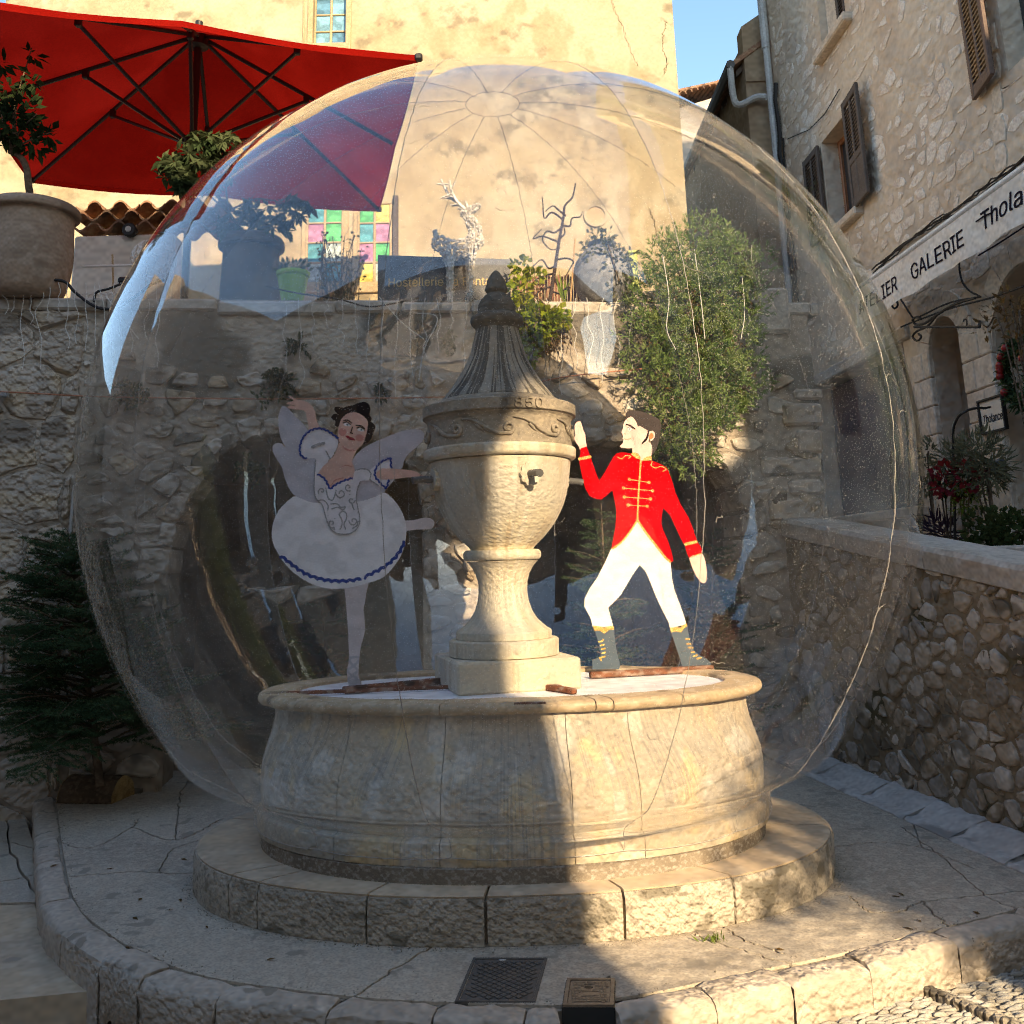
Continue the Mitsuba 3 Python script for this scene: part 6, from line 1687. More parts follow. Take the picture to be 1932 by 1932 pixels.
pts_, fi = trimesh.sample.sample_surface(body, 620, seed=3)
oct_ = trimesh.creation.icosphere(0, 0.013)
k_ = part(rd, 'glass_beads', cat([mesh(np.asarray(oct_.vertices) * g.uniform(0.6, 1.3) + p, oct_.faces) for p in pts_]), 'reindeer_glass'); tag(k_, kind='stuff')

# ---- contorted bare tree
ct = thing('bare_tree', 'dark leafless contorted little tree standing on the wall right of the sign', 'tree')
g = rng(79)
P = spline([at(u, v, Y=8.2) for u, v in ((1037, 568), (1045, 520), (1054, 460), (1063, 410), (1066, 388), (1080, 372), (1086, 345))], 30)
part(ct, 'trunk', tube(P, np.linspace(0.018, 0.006, len(P)), 7), 'twig_dark', True)
for s_, pts in enumerate(([(1060, 430), (1045, 440), (1030, 436), (1026, 452), (1040, 470), (1056, 468)], [(1062, 415), (1040, 400), (1030, 412), (1025, 385), (1022, 372)], [(1065, 410), (1055, 395), (1040, 388), (1030, 398)], [(1060, 425), (1075, 425), (1078, 412), (1095, 408), (1100, 398)], [(1056, 455), (1040, 452), (1022, 445), (1008, 448), (1020, 430)],
    [(1050, 500), (1035, 505), (1020, 490), (1005, 502), (998, 508)], [(1052, 490), (1070, 485), (1082, 495), (1075, 510), (1062, 530)], [(1046, 515), (1028, 520), (1010, 530), (1000, 545)], [(1044, 530), (1060, 545), (1072, 538), (1080, 548)], [(1040, 550), (1055, 555), (1068, 562)], [(1042, 540), (1022, 545), (1012, 560)], [(1058, 450), (1068, 440), (1064, 428)])):
    P = spline([at(u + g.normal(0, 1.5), v + g.normal(0, 1.5), Y=8.2 + 0.04 * (k % 3) * (1 if s_ % 2 else -1)) for k, (u, v) in enumerate(pts)], 18)
    part(ct, 'branch', tube(P, np.linspace(0.010, 0.004, len(P)), 5), 'twig_dark', True)

lp = thing('low_fence', 'low reddish slatted edging on the wall beside the bare tree', 'fence')
EF = Frame((0, 8.42, 0), (1, 0, 0))
xa, xb = EF.hit(968, 550)[0], EF.hit(1100, 550)[0]
for k in range(22):
    part(lp, 'slat', EF.box(xa + (xb - xa) * k / 22 + 0.003, xa + (xb - xa) * (k + 1) / 22 - 0.003, 3.6, EF.hit(1040, 522)[1] + 0.01 * (k % 3), -0.012, 0, 0.003), 'fence_slat')
jr = thing('stone_jar', 'big round grey glazed jar on the wall right of the bare tree', 'jar')
jc = at(1140, 568, Y=8.25); jz = TOP; jh = at(1140, 458, Y=8.25)[2] - jz; r_ = rpx(54, 8.25)
part(jr, 'jar_body', lathe(spline([(r_ * 0.55, 0.004), (r_ * 0.85, jh * 0.16), (r_, jh * 0.42), (r_ * 0.92, jh * 0.66), (r_ * 0.6, jh * 0.86), (r_ * 0.45, jh * 0.92), (r_ * 0.5, jh * 0.98), (r_ * 0.42, jh), (r_ * 0.3, jh * 0.95)], 40), 48, (jc[0], 8.25, jz)), 'jar_glaze', True)
jp = thing('jar_plant', 'small leafy shrub growing out of and over the grey jar', 'plant')
P, D = [], []
for (u, v), r, n_ in (((1130, 460), 0.14, 90), ((1160, 500), 0.17, 120), ((1175, 540), 0.13, 70), ((1108, 475), 0.08, 30), ((1190, 485), 0.07, 24), ((1148, 440), 0.06, 14), ((1150, 475), 0.12, 60)):
    p, d = blob_points(at(u, v, Y=8.05), (r, r * 0.7, r), n_, g, 0.3); P.append(p); D.append(d + g.normal(0, 0.4, d.shape))
clump('foliage', jp, 'leaf_olive', np.vstack(P), np.vstack(D), 0.05, 0.3, g)
part(jp, 'stem', tube(spline([np.array([jc[0], 8.25, jz + jh * 0.95]), at(1142, 448, Y=8.2), at(1150, 470, Y=8.0), at(1168, 530, Y=7.97)], 16), 0.007, 5), 'bark', True)
ye = thing('lime_post', 'short pale lime green post right of the grey jar', 'post')
PF = Frame((0, 8.4, 0), (1, 0, 0))
part(ye, 'post_body', PF.box(PF.hit(1188, 520)[0], PF.hit(1205, 520)[0], 3.6, PF.hit(1196, 477)[1], -0.1, 0, 0.012), 'lime_post')
part(ye, 'post_cap', PF.box(PF.hit(1187, 520)[0], PF.hit(1206, 520)[0], PF.hit(1196, 477)[1] + 0.001, PF.hit(1196, 474)[1] + 0.01, -0.105, 0.005, 0.006), 'lime_post')
ck_ = thing('plant_stake', 'tall thin cane standing between the bare tree and the grey jar', 'cane')
b_ = at(1076, 568, Y=8.15); part(ck_, 'stake', tube([b_ * [1, 1, 0] + [0, 0, TOP], at(1085, 450, Y=8.15)], 0.008, 6), 'cane')
ib = thing('iris_plant', 'tuft of long green blades at the foot of the thin cane', 'plant')
part(ib, 'blades', leaves(np.tile(b_ * [1, 1, 0] + [-0.05, 0, TOP], (9, 1)) + g.normal(0, 0.02, (9, 3)) * [1, 1, 0], g.normal(0, 0.16, (9, 3)) + [0, 0, 1], 0.28, 0.05, g), 'leaf_bright_fern')

# ---- green bowl, twiggy shrub
gb = thing('green_bowl', 'bright green plastic bowl planter on the wall, seen through the bubble', 'flower pot')
c = at(552, 549, Y=7.93); h_ = at(552, 514, Y=7.93)[2] - TOP; r_ = rpx(29, 7.93)
part(gb, 'bowl', lathe(spline([(r_ * 0.62, 0.003), (r_ * 0.8, h_ * 0.4), (r_ * 0.95, h_ * 0.85)], 12), 32, (c[0], 7.93, TOP)), 'green_plastic', True)
part(gb, 'bowl_rim', lathe(spline([(r_ * 0.93, h_ * 0.84), (r_ * 1.03, h_ * 0.88), (r_ * 1.03, h_), (r_ * 0.9, h_ * 0.98), (r_ * 0.5, h_ * 0.9)], 16), 32, (c[0], 7.93, TOP)), 'green_plastic', True)
bp = thing('bowl_plant', 'low herb growing in the bright green bowl', 'plant')
p, d = blob_points((c[0], 7.93, TOP + h_ + 0.02), (r_ * 1.0, r_, 0.07), 90, g, 0.2)
p[:, 2] = np.maximum(p[:, 2], TOP + h_ * 0.9)
clump('herb', bp, 'leaf_schefflera', p, d + [0, 0, 0.7], 0.05, 0.3, g)
ts = thing('twiggy_shrub', 'airy small leaved shrub before the stained glass window', 'shrub')
P, D = [], []
base = at(648, 548, Y=8.6); base[2] = 3.6
for k in range(26):
    tip = at(g.uniform(592, 692), g.uniform(430, 520), Y=8.6 + g.normal(0, 0.1))
    S = spline([base + g.normal(0, 0.03, 3) * [1, 1, 0], (base + tip) / 2 + g.normal(0, 0.06, 3), tip], 12)
    part(ts, 'twig', tube(S, np.linspace(0.007, 0.003, len(S)), 4), 'bark', True)
    n_ = 22
    i = g.integers(4, len(S), n_); P.append(S[i] + g.normal(0, 0.02, (n_, 3))); D.append(g.normal(0, 1, (n_, 3)))
clump('foliage', ts, 'leaf_olive', np.vstack(P), np.vstack(D), 0.042, 0.3, g)

# ---- golden green vine hanging down the wall
vi = thing('golden_vine', 'golden green vine with dry brown tendrils tumbling down the wall right of the urn finial', 'vine')
g = rng(83)
WY = lambda u: 8.05 + 0.12 * at(u, 600, Y=8.0)[0]
P, D, P2, D2 = [], [], [], []
for (u, v), r, n_ in (((985, 505), 0.09, 70), ((982, 545), 0.10, 90), ((1008, 520), 0.08, 40), ((990, 585), 0.12, 130), ((1015, 600), 0.13, 140), ((1040, 600), 0.10, 90), ((1058, 608), 0.07, 50), ((1000, 640), 0.12, 110), ((1020, 635), 0.1, 70), ((998, 672), 0.07, 50), ((1035, 625), 0.1, 60), ((975, 610), 0.08, 60), ((1060, 590), 0.05, 16)):
    p, d = blob_points(at(u, v, Y=WY(u) - 0.12), (r, 0.08, r * 0.9), n_, g, 0.2); P.append(p); D.append(d + g.normal(0, 0.5, d.shape) + [0, -0.5, -0.2])
for (u, v), r, n_ in (((1040, 640), 0.12, 70), ((1022, 655), 0.1, 50), ((1060, 630), 0.1, 40), ((1000, 560), 0.08, 24), ((1012, 545), 0.08, 24)):
    p, d = blob_points(at(u, v, Y=WY(u) - 0.09), (r, 0.06, r), n_, g, 0.2); P2.append(p); D2.append(g.normal(0, 1, d.shape) + [0, 0, -0.6])
clump('foliage', vi, 'leaf_vine', np.vstack(P), np.vstack(D), 0.058, 0.42, g, up=0.2)
clump('dry_leaves', vi, 'leaf_brown', np.vstack(P2), np.vstack(D2), 0.045, 0.3, g)
for k in range(18):
    a = at(g.uniform(975, 1040), 565, Y=8.05); e = at(g.uniform(985, 1075), g.uniform(600, 690), Y=WY(1020) - 0.1)
    part(vi, 'stem', tube(spline([a, (a + e) / 2 + g.normal(0, 0.08, 3) * [1, 0.4, 1] - [0, 0.08, 0], e], 12), 0.004, 4), 'bark', True)

# ---- big feathery evergreen hanging over the wall at right
bu = thing('hanging_evergreen', 'large feathery green evergreen bush hanging over the wall behind the soldier', 'bush')
g = rng(85)
P, D, P2, D2, TW_ = [], [], [], [], []
lob = (((1320, 470), 0.28), ((1270, 500), 0.24), ((1372, 500), 0.24), ((1250, 570), 0.28), ((1320, 560), 0.34), ((1390, 570), 0.26), ((1235, 640), 0.24), ((1300, 650), 0.32), ((1370, 650), 0.27), ((1220, 700), 0.18), ((1275, 730), 0.28), ((1345, 730), 0.3), ((1395, 710), 0.22), ((1270, 800), 0.22), ((1320, 800), 0.22), ((1300, 855), 0.17), ((1260, 860), 0.13), ((1365, 770), 0.16), ((1425, 500), 0.12))
for (u, v), r in lob:
    c = at(u, v, Y=WY(1300) - 0.2)
    n_ = int(150 * (r / 0.25) ** 2)
    p, d = blob_points(c, (r, 0.24, r), n_, g, 0.55)
    for a, dd_ in zip(p, d):
        ax = unit(dd_ + g.normal(0, 0.35, 3) + [0.1, -0.35, 0.35])
        L = g.uniform(0.07, 0.15)
        t_ = g.uniform(0.1, 1, 15)
        P.append(a + ax * (t_ * L)[:, None]); D.append(ax * 0.9 + g.normal(0, 0.55, (15, 3)))
    m2 = n_ // 7
    p, d = blob_points(c, (r * 0.8, 0.18, r * 0.8), m2, g, 0.2); P2.append(np.repeat(p, 6, 0) + g.normal(0, 0.02, (m2 * 6, 3))); D2.append(g.normal(0, 1, (m2 * 6, 3)))
clump('foliage', bu, 'leaf_bush', np.vstack(P), np.vstack(D), 0.042, 0.13, g, up=0.1)
clump('dry_sprays', bu, 'leaf_brown', np.vstack(P2), np.vstack(D2), 0.04, 0.14, g)
root = at(1330, 560, Y=8.3)
for (u, v), r in lob:
    e = at(u, v, Y=WY(1300) - 0.2)
    S = spline([root + g.normal(0, 0.04, 3), (root + e) / 2 + g.normal(0, 0.08, 3), e], 12)
    part(bu, 'branch', tube(S, np.linspace(0.022, 0.006, len(S)), 5), 'bark', True)
rp_ = thing('root_planter', 'plain stone trough behind the wall top in which the evergreen bush roots', 'trough')
part(rp_, 'trough', cbox((root[0], 8.42, 3.75), (1.5, 0.3, 0.42), 0.03), 'cap_stone')

# ---- ferns in the joints of the wall
for (u, v), r, n_, lb in (((527, 722), 0.2, 300, 'dark green fern tuft on the wall above the ballerina hand'), ((252, 738), 0.16, 200, 'dark green fern tuft on the wall near the left rim of the bubble'), ((565, 648), 0.12, 110, 'small dry fern under the green bowl'), ((712, 742), 0.09, 80, 'small pale fern beside the urn lid'), ((600, 850), 0.2, 220, 'trailing creeper at the top of the left arch'), ((845, 640), 0.1, 80, 'small fern left of the urn neck'), ((470, 875), 0.16, 150, 'fine creeper on the left haunch of the left arch'), ((880, 980), 0.1, 90, 'mossy tuft on the pier between the arches')):
    fk = thing('wall_fern', lb, 'fern')
    c = at(u, v, Y=WY(u) - 0.07)
    P, D = [], []
    for k in range(max(8, n_ // 12)):
        d = unit(g.normal(0, 1, 3) * [1, 0.5, 0.8] + [0, -0.5, -0.1]); L = r * g.uniform(0.6, 1.1)
        t_ = np.linspace(0.1, 1, 12); S = c + d * (t_ * L)[:, None] - np.outer(t_ ** 2, [0, 0, 0.3 * L])
        P.append(S); D.append(np.cross(d, g.normal(0, 1, 3))[None] * np.where(np.arange(12) % 2, 1, -1)[:, None] + d * 0.6)
    clump('frond', fk, 'leaf_fern', np.vstack(P), np.vstack(D), 0.05, 0.28, g)
    part(fk, 'root_clump', trimesh.creation.icosphere(1, 0.025).apply_translation(c + [0, 0.05, 0]), 'moss')


# ================================================================ firs, lane plants, awning, street things
def fir(name, label, foot, tip, R, n_whorl, per, seed, mat_, needle=0.026, droop=0.25, density=1.0, skip=None, group=None):
    """A cut fir: whorls of branches with side twigs, every twig set with needles."""
    g = rng(seed)
    foot, tip = np.array(foot, float), np.array(tip, float)
    k_ = thing(name, label, 'fir tree', group)
    H_ = np.linalg.norm(tip - foot)
    part(k_, 'trunk', tube([foot + (tip - foot) * t for t in (0, 0.5, 1)], [0.035 * H_ / 2, 0.02 * H_ / 2, 0.004], 7), 'bark', True)
    P, D = [], []

    def set_needles(a, b_, n):
        d = unit(b_ - a)
        t = g.uniform(0, 1, n)
        p = a + (b_ - a) * t[:, None]
        o = g.normal(0, 1, (n, 3)); o -= np.outer(o @ d, d)
        P.append(p); D.append(unit(o) * 0.85 + d * 0.75)

    for w in range(n_whorl):
        t0 = 0.16 + 0.82 * w / n_whorl
        for k in range(per):
            t = min(0.99, t0 + g.uniform(-0.5, 0.5) * 0.9 / n_whorl * 1.6)
            c = foot + (tip - foot) * t
            r = R * (1 - t) ** (0.55 if droop < 0.2 else 0.8) * g.uniform(0.7, 1.15) + 0.06
            a = 2 * math.pi * (k + g.uniform(-0.3, 0.3)) / per + w * 1.1
            d = np.array([math.cos(a), math.sin(a), 0.35 - droop * (1 - t) + g.normal(0, 0.14)])
            L = r * g.uniform(0.75, 1.15)
            e = c + d * L + [0, 0, -0.08 * L]
            if skip is not None and skip(e): continue
            S = spline([c, c + d * L * 0.5 + [0, 0, 0.03 * L], e], 8)
            part(k_, 'branch', tube(S, np.linspace(0.009, 0.003, len(S)), 4), 'bark', True) if L > 0.25 else None
            for i in range(len(S) - 1): set_needles(S[i], S[i + 1], int(170 * density * np.linalg.norm(S[i + 1] - S[i])))
            sd = unit(np.cross(d, [0, 0, 1]))
            for q in range(int(L / 0.075)):
                s0 = c + (e - c) * (0.25 + 0.72 * (q + 0.5) / max(1, int(L / 0.075)))
                for sg in (-1, 1):
                    l2 = L * 0.42 * (1.05 - np.linalg.norm(s0 - c) / L) + 0.05
                    e2 = s0 + (sd * sg * 0.8 + unit(d) * 0.7 + [0, 0, g.normal(-0.05, 0.12)]) * l2
                    set_needles(s0, e2, int(230 * density * l2))
    k2 = part(k_, 'needles', needles(np.vstack(P), np.vstack(D), needle, 0.0055, g), mat_); tag(k2, kind='stuff')
    return k_


f0 = at(190, 1470, Y=7.25); f0[2] = 0.14
fir('fir_tree', 'dark cut fir tree on a log foot against the wall at left', f0, at(128, 1000, Y=7.3), 0.92, 22, 10, 91, 'leaf_fir', density=1.6, droop=0.12, skip=lambda e: e[2] < 0.24 or e[1] > 7.62 + 0.12 * (e[0] + 3) or np.linalg.norm(e - BC) < 2.34)
lg = thing('half_log', 'half log with a pale sawn end, the foot of the left fir', 'log')
a_, b_ = at(112, 1517, Z=0.0), at(214, 1512, Z=0.0)
ax = unit(np.array([b_[0] - a_[0], b_[1] - a_[1] - 0.1, 0])); sd = np.array([-ax[1], ax[0], 0])
t_ = np.linspace(0, math.pi, 13)
g = rng(92)
V = []
for o in (0.0, 0.1, 0.2, 0.3, 0.42):
    c = np.array([a_[0], a_[1] + 0.16, 0]) + ax * o
    V.append([c + sd * 0.15 * math.cos(a) * (1 + g.normal(0, 0.02)) + np.array([0, 0, 0.16 * math.sin(a) * (1 + g.normal(0, 0.02)) + 0.003]) for a in t_])
V = np.array(V); n_ = 13
i, j = np.meshgrid(np.arange(4), np.arange(n_), indexing='ij')
part(lg, 'bark', mesh(V.reshape(-1, 3), quads(np.stack([i * n_ + j, i * n_ + (j + 1) % n_, (i + 1) * n_ + (j + 1) % n_, (i + 1) * n_ + j], -1).reshape(-1, 4))), 'bark', 50)
for s_, o in ((0, -0.002), (4, 0.002)): part(lg, 'sawn_end', trimesh.convex.convex_hull(np.vstack([V[s_] + ax * o, V[s_] + ax * (o * 3)])), 'cut_wood')
f1 = at(1150, 1290, Y=7.9); f1[2] = 0.02
fir('fir_tree', 'sunlit young fir tree standing in the right arch behind the urn', f1, at(1134, 950, Y=8.0), 0.56, 14, 8, 93, 'leaf_fir', density=1.6, skip=lambda e: np.linalg.norm(e - BC) < 2.33)
f2 = at(1330, 1290, Y=8.35); f2[2] = 0.02
fir('fir_tree', 'dark fir tree in the shade of the right arch behind the soldier', f2, at(1345, 985, Y=8.4), 0.7, 11, 8, 94, 'leaf_fir', density=1.2)
f3 = at(640, 1300, Y=8.7); f3[2] = 0.02
fir('fir_tree', 'dark fir tree deep in the left arch behind the ballerina', f3, at(600, 1080, Y=8.8), 0.5, 8, 7, 95, 'leaf_fir', density=0.6)

# ---- awning of the gallery
aw = thing('gallery_awning', 'cream rolled awning whose hanging valance is lettered for the gallery', 'awning')
AXo = 0.42
AF = Frame(FF.o + FF.n * AXo, FF.a)
hA = lambda u, v: FF.hit(u, v, AXo)
p0, p1 = hA(1620, 548), hA(1990, 285)
zA = (hA(1660, 518)[1] + hA(1900, 345)[1]) / 2
part(aw, 'roller', AF.tube([(p0[0], zA), (p1[0], zA)], 0.05, 12, ), 'awning_cloth', 40)
part(aw, 'front_bar', AF.tube([(p0[0], zA - 0.02, 0.05), (p1[0], zA - 0.02, 0.05)], 0.022, 8), 'zinc', 40)
VH = 0.40
n1, n2 = 150, 8
X, Yv = np.meshgrid(np.linspace(p0[0], p1[0], n1), np.linspace(0, 1, n2), indexing='ij')
wob = 0.012 * np.sin(X * 9 + 1) * Yv + 0.02 * (meshkit.noise(np.stack([X * 5, X * 0, Yv], -1), 3) - 0.5) * Yv
dz = zA - 0.03 - VH * Yv - 0.018 * np.abs(np.sin(X * 3.2)) * Yv
v = np.vstack([AF(X.ravel(), dz.ravel(), 0.06 + wob.ravel()), AF(X.ravel(), dz.ravel(), 0.057 + wob.ravel())])
i, j = np.meshgrid(np.arange(n1 - 1), np.arange(n2 - 1), indexing='ij')
q_ = np.stack([i * n2 + j, i * n2 + j + 1, (i + 1) * n2 + j + 1, (i + 1) * n2 + j], -1).reshape(-1, 4)
va = mesh(v[:n1 * n2], quads(q_)); va.metadata['sheet'] = True
part(aw, 'valance', va, 'awning_cloth', True)


def on_valance(name, text, ua, ub, size, dy, italic=0.0):
    xa, xb = hA(ua, 470)[0], hA(ub, 470)[0]
    tm = meshkit.text_mesh(text, size, 0.003)
    tm = tm.subdivide_to_size(0.08)
    tv = np.asarray(tm.vertices).copy()
    w_ = tv[:, 0].max() - tv[:, 0].min()
    tv[:, 0] = (tv[:, 0] - tv[:, 0].min()) * (xb - xa) / w_ + xa + italic * tv[:, 1]
    wb_ = 0.012 * np.sin(tv[:, 0] * 9 + 1) * (0.5) + 0.0
    yy = zA - 0.03 - VH + dy + tv[:, 1]
    f_ = (zA - 0.03 - yy) / VH
    dd_ = 0.063 + 0.012 * np.sin(tv[:, 0] * 9 + 1) * f_ + 0.02 * (meshkit.noise(np.stack([tv[:, 0] * 5, tv[:, 0] * 0, f_], -1), 3) - 0.5) * f_
    part(aw, name, mesh(AF(tv[:, 0], yy, dd_ + tv[:, 2]), tm.faces), 'black_paint', label=f'black painted word {text} on the valance')


def hz(u): return hA(u, 455 - (u - 1780) * 0.72)[0]


def word(text, ua, ub, size, dy, it=0.0):
    global hA
    xa, xb = hz(ua), hz(ub)
    old = hA
    hA = lambda u, v: np.array([xa if u == ua else xb, 0])
    on_valance('lettering', text, ua, ub, size, dy, it)
    hA = old


word('ATELIER', 1628, 1702, 0.155, 0.11)
word('GALERIE', 1727, 1828, 0.155, 0.11)
word('Tholance', 1858, 2000, 0.155, 0.14, 0.2)
for q in ([(1846, 482), (1880, 462), (1932, 428), (1990, 392)], [(1842, 418), (1856, 408), (1870, 402)]):
    P = [FF.hit(u, v, AXo + 0.068) for u, v in q]
    part(aw, 'flourish', tube(AF(np.array(P)[:, 0], np.array(P)[:, 1], 0.068), 0.008, 4), 'black_paint')
q = np.array([FF.hit(u, v, 0.05) for u, v in ((1650, 512), (1700, 470), (1760, 425), (1810, 392), (1870, 345), (1940, 290))])
for k in range(4):
    g = rng(97 + k)
    P = spline(FF(q[:, 0], q[:, 1], 0.05) + g.normal(0, 0.03, (len(q), 3)), 40)
    part(sh, 'cable', tube(P + g.normal(0, 0.006, P.shape), 0.009, 5), 'wire_black')
# wrought iron bracket, hook, cables below the awning
ir = thing('iron_bracket', 'black wrought iron scroll bracket on the wall under the awning', 'bracket')
c = lambda u, v, off: (lambda p: FF(p[0], p[1], off))(FF.hit(u, v, off))
part(ir, 'arm', tube([c(1848, 617, 0.25), c(1725, 617, 0.25)], 0.014, 6), 'black_metal')
sw = [c(u, v, 0.25) for u, v in ((1840, 562), (1800, 575), (1768, 594), (1745, 610), (1728, 612), (1722, 604), (1730, 598), (1738, 602))]
part(ir, 'scroll', tube(spline(sw, 40), 0.013, 6), 'black_metal', True)
sw = [c(u, v, 0.25) for u, v in ((1768, 594), (1750, 615), (1730, 625), (1722, 635), (1730, 643), (1738, 636), (1733, 630))]
part(ir, 'scroll', tube(spline(sw, 36), 0.012, 6), 'black_metal', True)
part(ir, 'finial', tube(spline([c(1824, 617, 0.25), c(1824, 606, 0.25), c(1820, 602, 0.25), c(1818, 606, 0.25)], 12), 0.008, 5), 'black_metal', True)
part(ir, 'wall_plate', tube([c(1848, 605, 0.01), c(1848, 617, 0.25)], 0.014, 6), 'black_metal')
hk = thing('awning_hook', 'curled black iron hook hanging under the awning beside the bubble', 'hook')
part(hk, 'hook_rod', tube(spline([c(u, v, 0.3) for u, v in ((1688, 545), (1690, 562), (1694, 575), (1688, 582), (1683, 576), (1687, 570))], 24), 0.011, 6), 'black_metal', True)
for q in ([(1690, 550), (1722, 600)], [(1700, 617), (1730, 605), (1800, 580), (1870, 562), (1932, 540)], [(1808, 470), (1812, 520), (1825, 545), (1850, 560)], [(1730, 600), (1790, 572), (1850, 560)]):
    part(sh, 'cable', tube(spline([c(u, v, 0.12) for u, v in q], 20), 0.010, 5), 'wire_black', True)
# framed sign of the gallery, meter box
fs = thing('framed_sign', 'black framed cream sign with brushed lettering on the gallery wall', 'sign')
a0, a1 = FF.hit(1853, 795, 0.07), FF.hit(1897, 790, 0.07)
zt, zb = FF.hit(1875, 752, 0.07)[1], FF.hit(1875, 812, 0.07)[1]
part(fs, 'panel', FF.box(a0[0], a1[0], zb, zt, 0.06, 0.075, 0.004), 'sign_paper')
for bx_ in ((a0[0] - 0.02, a0[0], zb - 0.02, zt + 0.02), (a1[0], a1[0] + 0.02, zb - 0.02, zt + 0.02), (a0[0], a1[0], zb - 0.02, zb), (a0[0], a1[0], zt, zt + 0.02)):
    part(fs, 'frame', FF.box(*bx_, 0.056, 0.095, 0.004), 'black_metal')
tm = meshkit.text_mesh('Tholance', 0.075, 0.003); tv = np.asarray(tm.vertices).copy()
tv[:, 0] = (tv[:, 0] - tv[:, 0].min()) / (tv[:, 0].max() - tv[:, 0].min()) * (a1[0] - a0[0]) * 0.84 + a0[0] + (a1[0] - a0[0]) * 0.08 + tv[:, 1] * 0.15
part(fs, 'lettering', mesh(FF(tv[:, 0], tv[:, 1] + zb + (zt - zb) * 0.28, tv[:, 2] + 0.076), tm.faces), 'black_paint')
mb = thing('meter_box', 'small grey box fixed on the gallery wall under the framed sign', 'box')
q0, q1 = FF.hit(1877, 895, 0.07), FF.hit(1897, 865, 0.07)
part(mb, 'case', FF.box(q0[0], q1[0], q0[1], q1[1], 0.06, 0.14, 0.02), 'dark_zinc')
part(mb, 'lid', FF.box(q0[0] + 0.01, q1[0] - 0.01, q0[1] + 0.02, q1[1] - 0.02, 0.141, 0.15, 0.004), 'dark_zinc')


def wreath(name, label, centre, r, F, g, balls):
    k = thing(name, label, 'wreath')
    P, D = [], []
    for a in np.linspace(0, 2 * math.pi, 120, endpoint=False):
        p = centre + F.a * r * math.cos(a) + F.b * r * 1.25 * math.sin(a)
        P.append(p + g.normal(0, r * 0.14, (10, 3))); D.append(g.normal(0, 1, (10, 3)) + F.n * 0.6)
    part(k, 'greenery', leaves(np.vstack(P), np.vstack(D), 0.07, 0.18, g), 'leaf_fir')
    for _ in range(balls):
        a = g.uniform(0, 2 * math.pi)
        p = centre + F.a * r * math.cos(a) + F.b * r * 1.25 * math.sin(a) + F.n * 0.07
        part(k, 'bauble', trimesh.creation.icosphere(2, 0.035).apply_translation(p), 'petal_ball', True)
    return k


g = rng(101)
wreath('door_wreath', 'fir wreath with red baubles hanging on the gallery door', FF(*FF.hit(1812, 715, -0.4), -0.4), 0.2, FF, g, 6)
wreath('wall_wreath', 'fir wreath with red and gold baubles at the right edge of the picture', FF(*FF.hit(1925, 705, 0.12), 0.12), 0.2, FF, g, 8)
# ---- plants before the gallery
def bush_of(name, label, spec, mat_, size, width, seed, category='plant', n_scale=1.0, X_=3.75, flowers=None, pot=True):
    g = rng(seed)
    k = thing(name, label, category)
    P, D = [], []
    low = None
    for (u, v), r, n_ in spec:
        cc = at(u, v, X=X_); p, d = blob_points(cc, (r, r, r), int(n_ * n_scale), g, 0.3); P.append(p); D.append(d + g.normal(0, 0.5, d.shape) + [0, 0, 0.2])
        low = cc if low is None or cc[2] < low[2] else low
    part(k, 'foliage', leaves(np.vstack(P), np.vstack(D), size, width, g), mat_)
    for P_ in P[:6]:
        part(k, 'stem', tube(spline([low * [1, 1, 0] + [0, 0, 1.52], (low + P_.mean(0)) / 2, P_.mean(0)], 8), 0.008, 4), 'bark', True)
    if flowers:
        P, D = [], []
        for (u, v), r, n_ in flowers:
            p, d = blob_points(at(u, v, X=X_ - 0.1), (r, r, r), n_, g, 0.5); P.append(p); D.append(d)
        part(k, 'flowers', leaves(np.vstack(P), np.vstack(D), 0.05, 0.45, g), 'petal_red'); tag(k + '__flowers', kind='stuff')
    return k


bush_of('oleander', 'grey green oleander with narrow leaves in front of the gallery door', [((1825, 858), 0.13, 90), ((1850, 855), 0.16, 150), ((1870, 880), 0.14, 110), ((1800, 870), 0.14, 100), ((1830, 890), 0.16, 120), ((1862, 900), 0.12, 80), ((1812, 862), 0.09, 40)], 'leaf_olive', 0.11, 0.09, 103, 'shrub')
bush_of('red_flower_plant', 'dark plant covered in small dull red flowers before the gallery', [((1790, 915), 0.13, 110), ((1820, 910), 0.13, 90), ((1775, 920), 0.08, 40)], 'leaf_dark', 0.05, 0.3, 104, flowers=[((1795, 905), 0.15, 90), ((1825, 900), 0.12, 40), ((1775, 912), 0.08, 30)])
bush_of('pale_fern', 'bright feathery fern at the foot of the oleander', [((1825, 940), 0.11, 160), ((1845, 930), 0.08, 60), ((1812, 955), 0.08, 50)], 'leaf_bright_fern', 0.05, 0.14, 105)
bush_of('low_ivy', 'dark low ivy spreading along the top of the rubble wall', [((1860, 1000), 0.16, 190), ((1895, 995), 0.15, 170), ((1915, 1010), 0.14, 150), ((1880, 1020), 0.12, 110), ((1850, 1020), 0.12, 90), ((1935, 1000), 0.16, 130)], 'leaf_fern', 0.05, 0.38, 106, X_=3.5)
bush_of('purple_cordyline', 'dark purple strap leaved plant beside the bubble rim', [((1775, 1000), 0.11, 60), ((1755, 1010), 0.1, 40), ((1790, 1015), 0.08, 30)], 'leaf_purple', 0.16, 0.07, 107)
bush_of('climber', 'thin dry climber hanging from the cables at the right edge', [((1880, 590), 0.1, 26), ((1905, 575), 0.12, 40), ((1925, 600), 0.14, 60), ((1860, 620), 0.1, 22), ((1925, 640), 0.1, 40)], 'leaf_brown', 0.06, 0.2, 108, X_=4.1)
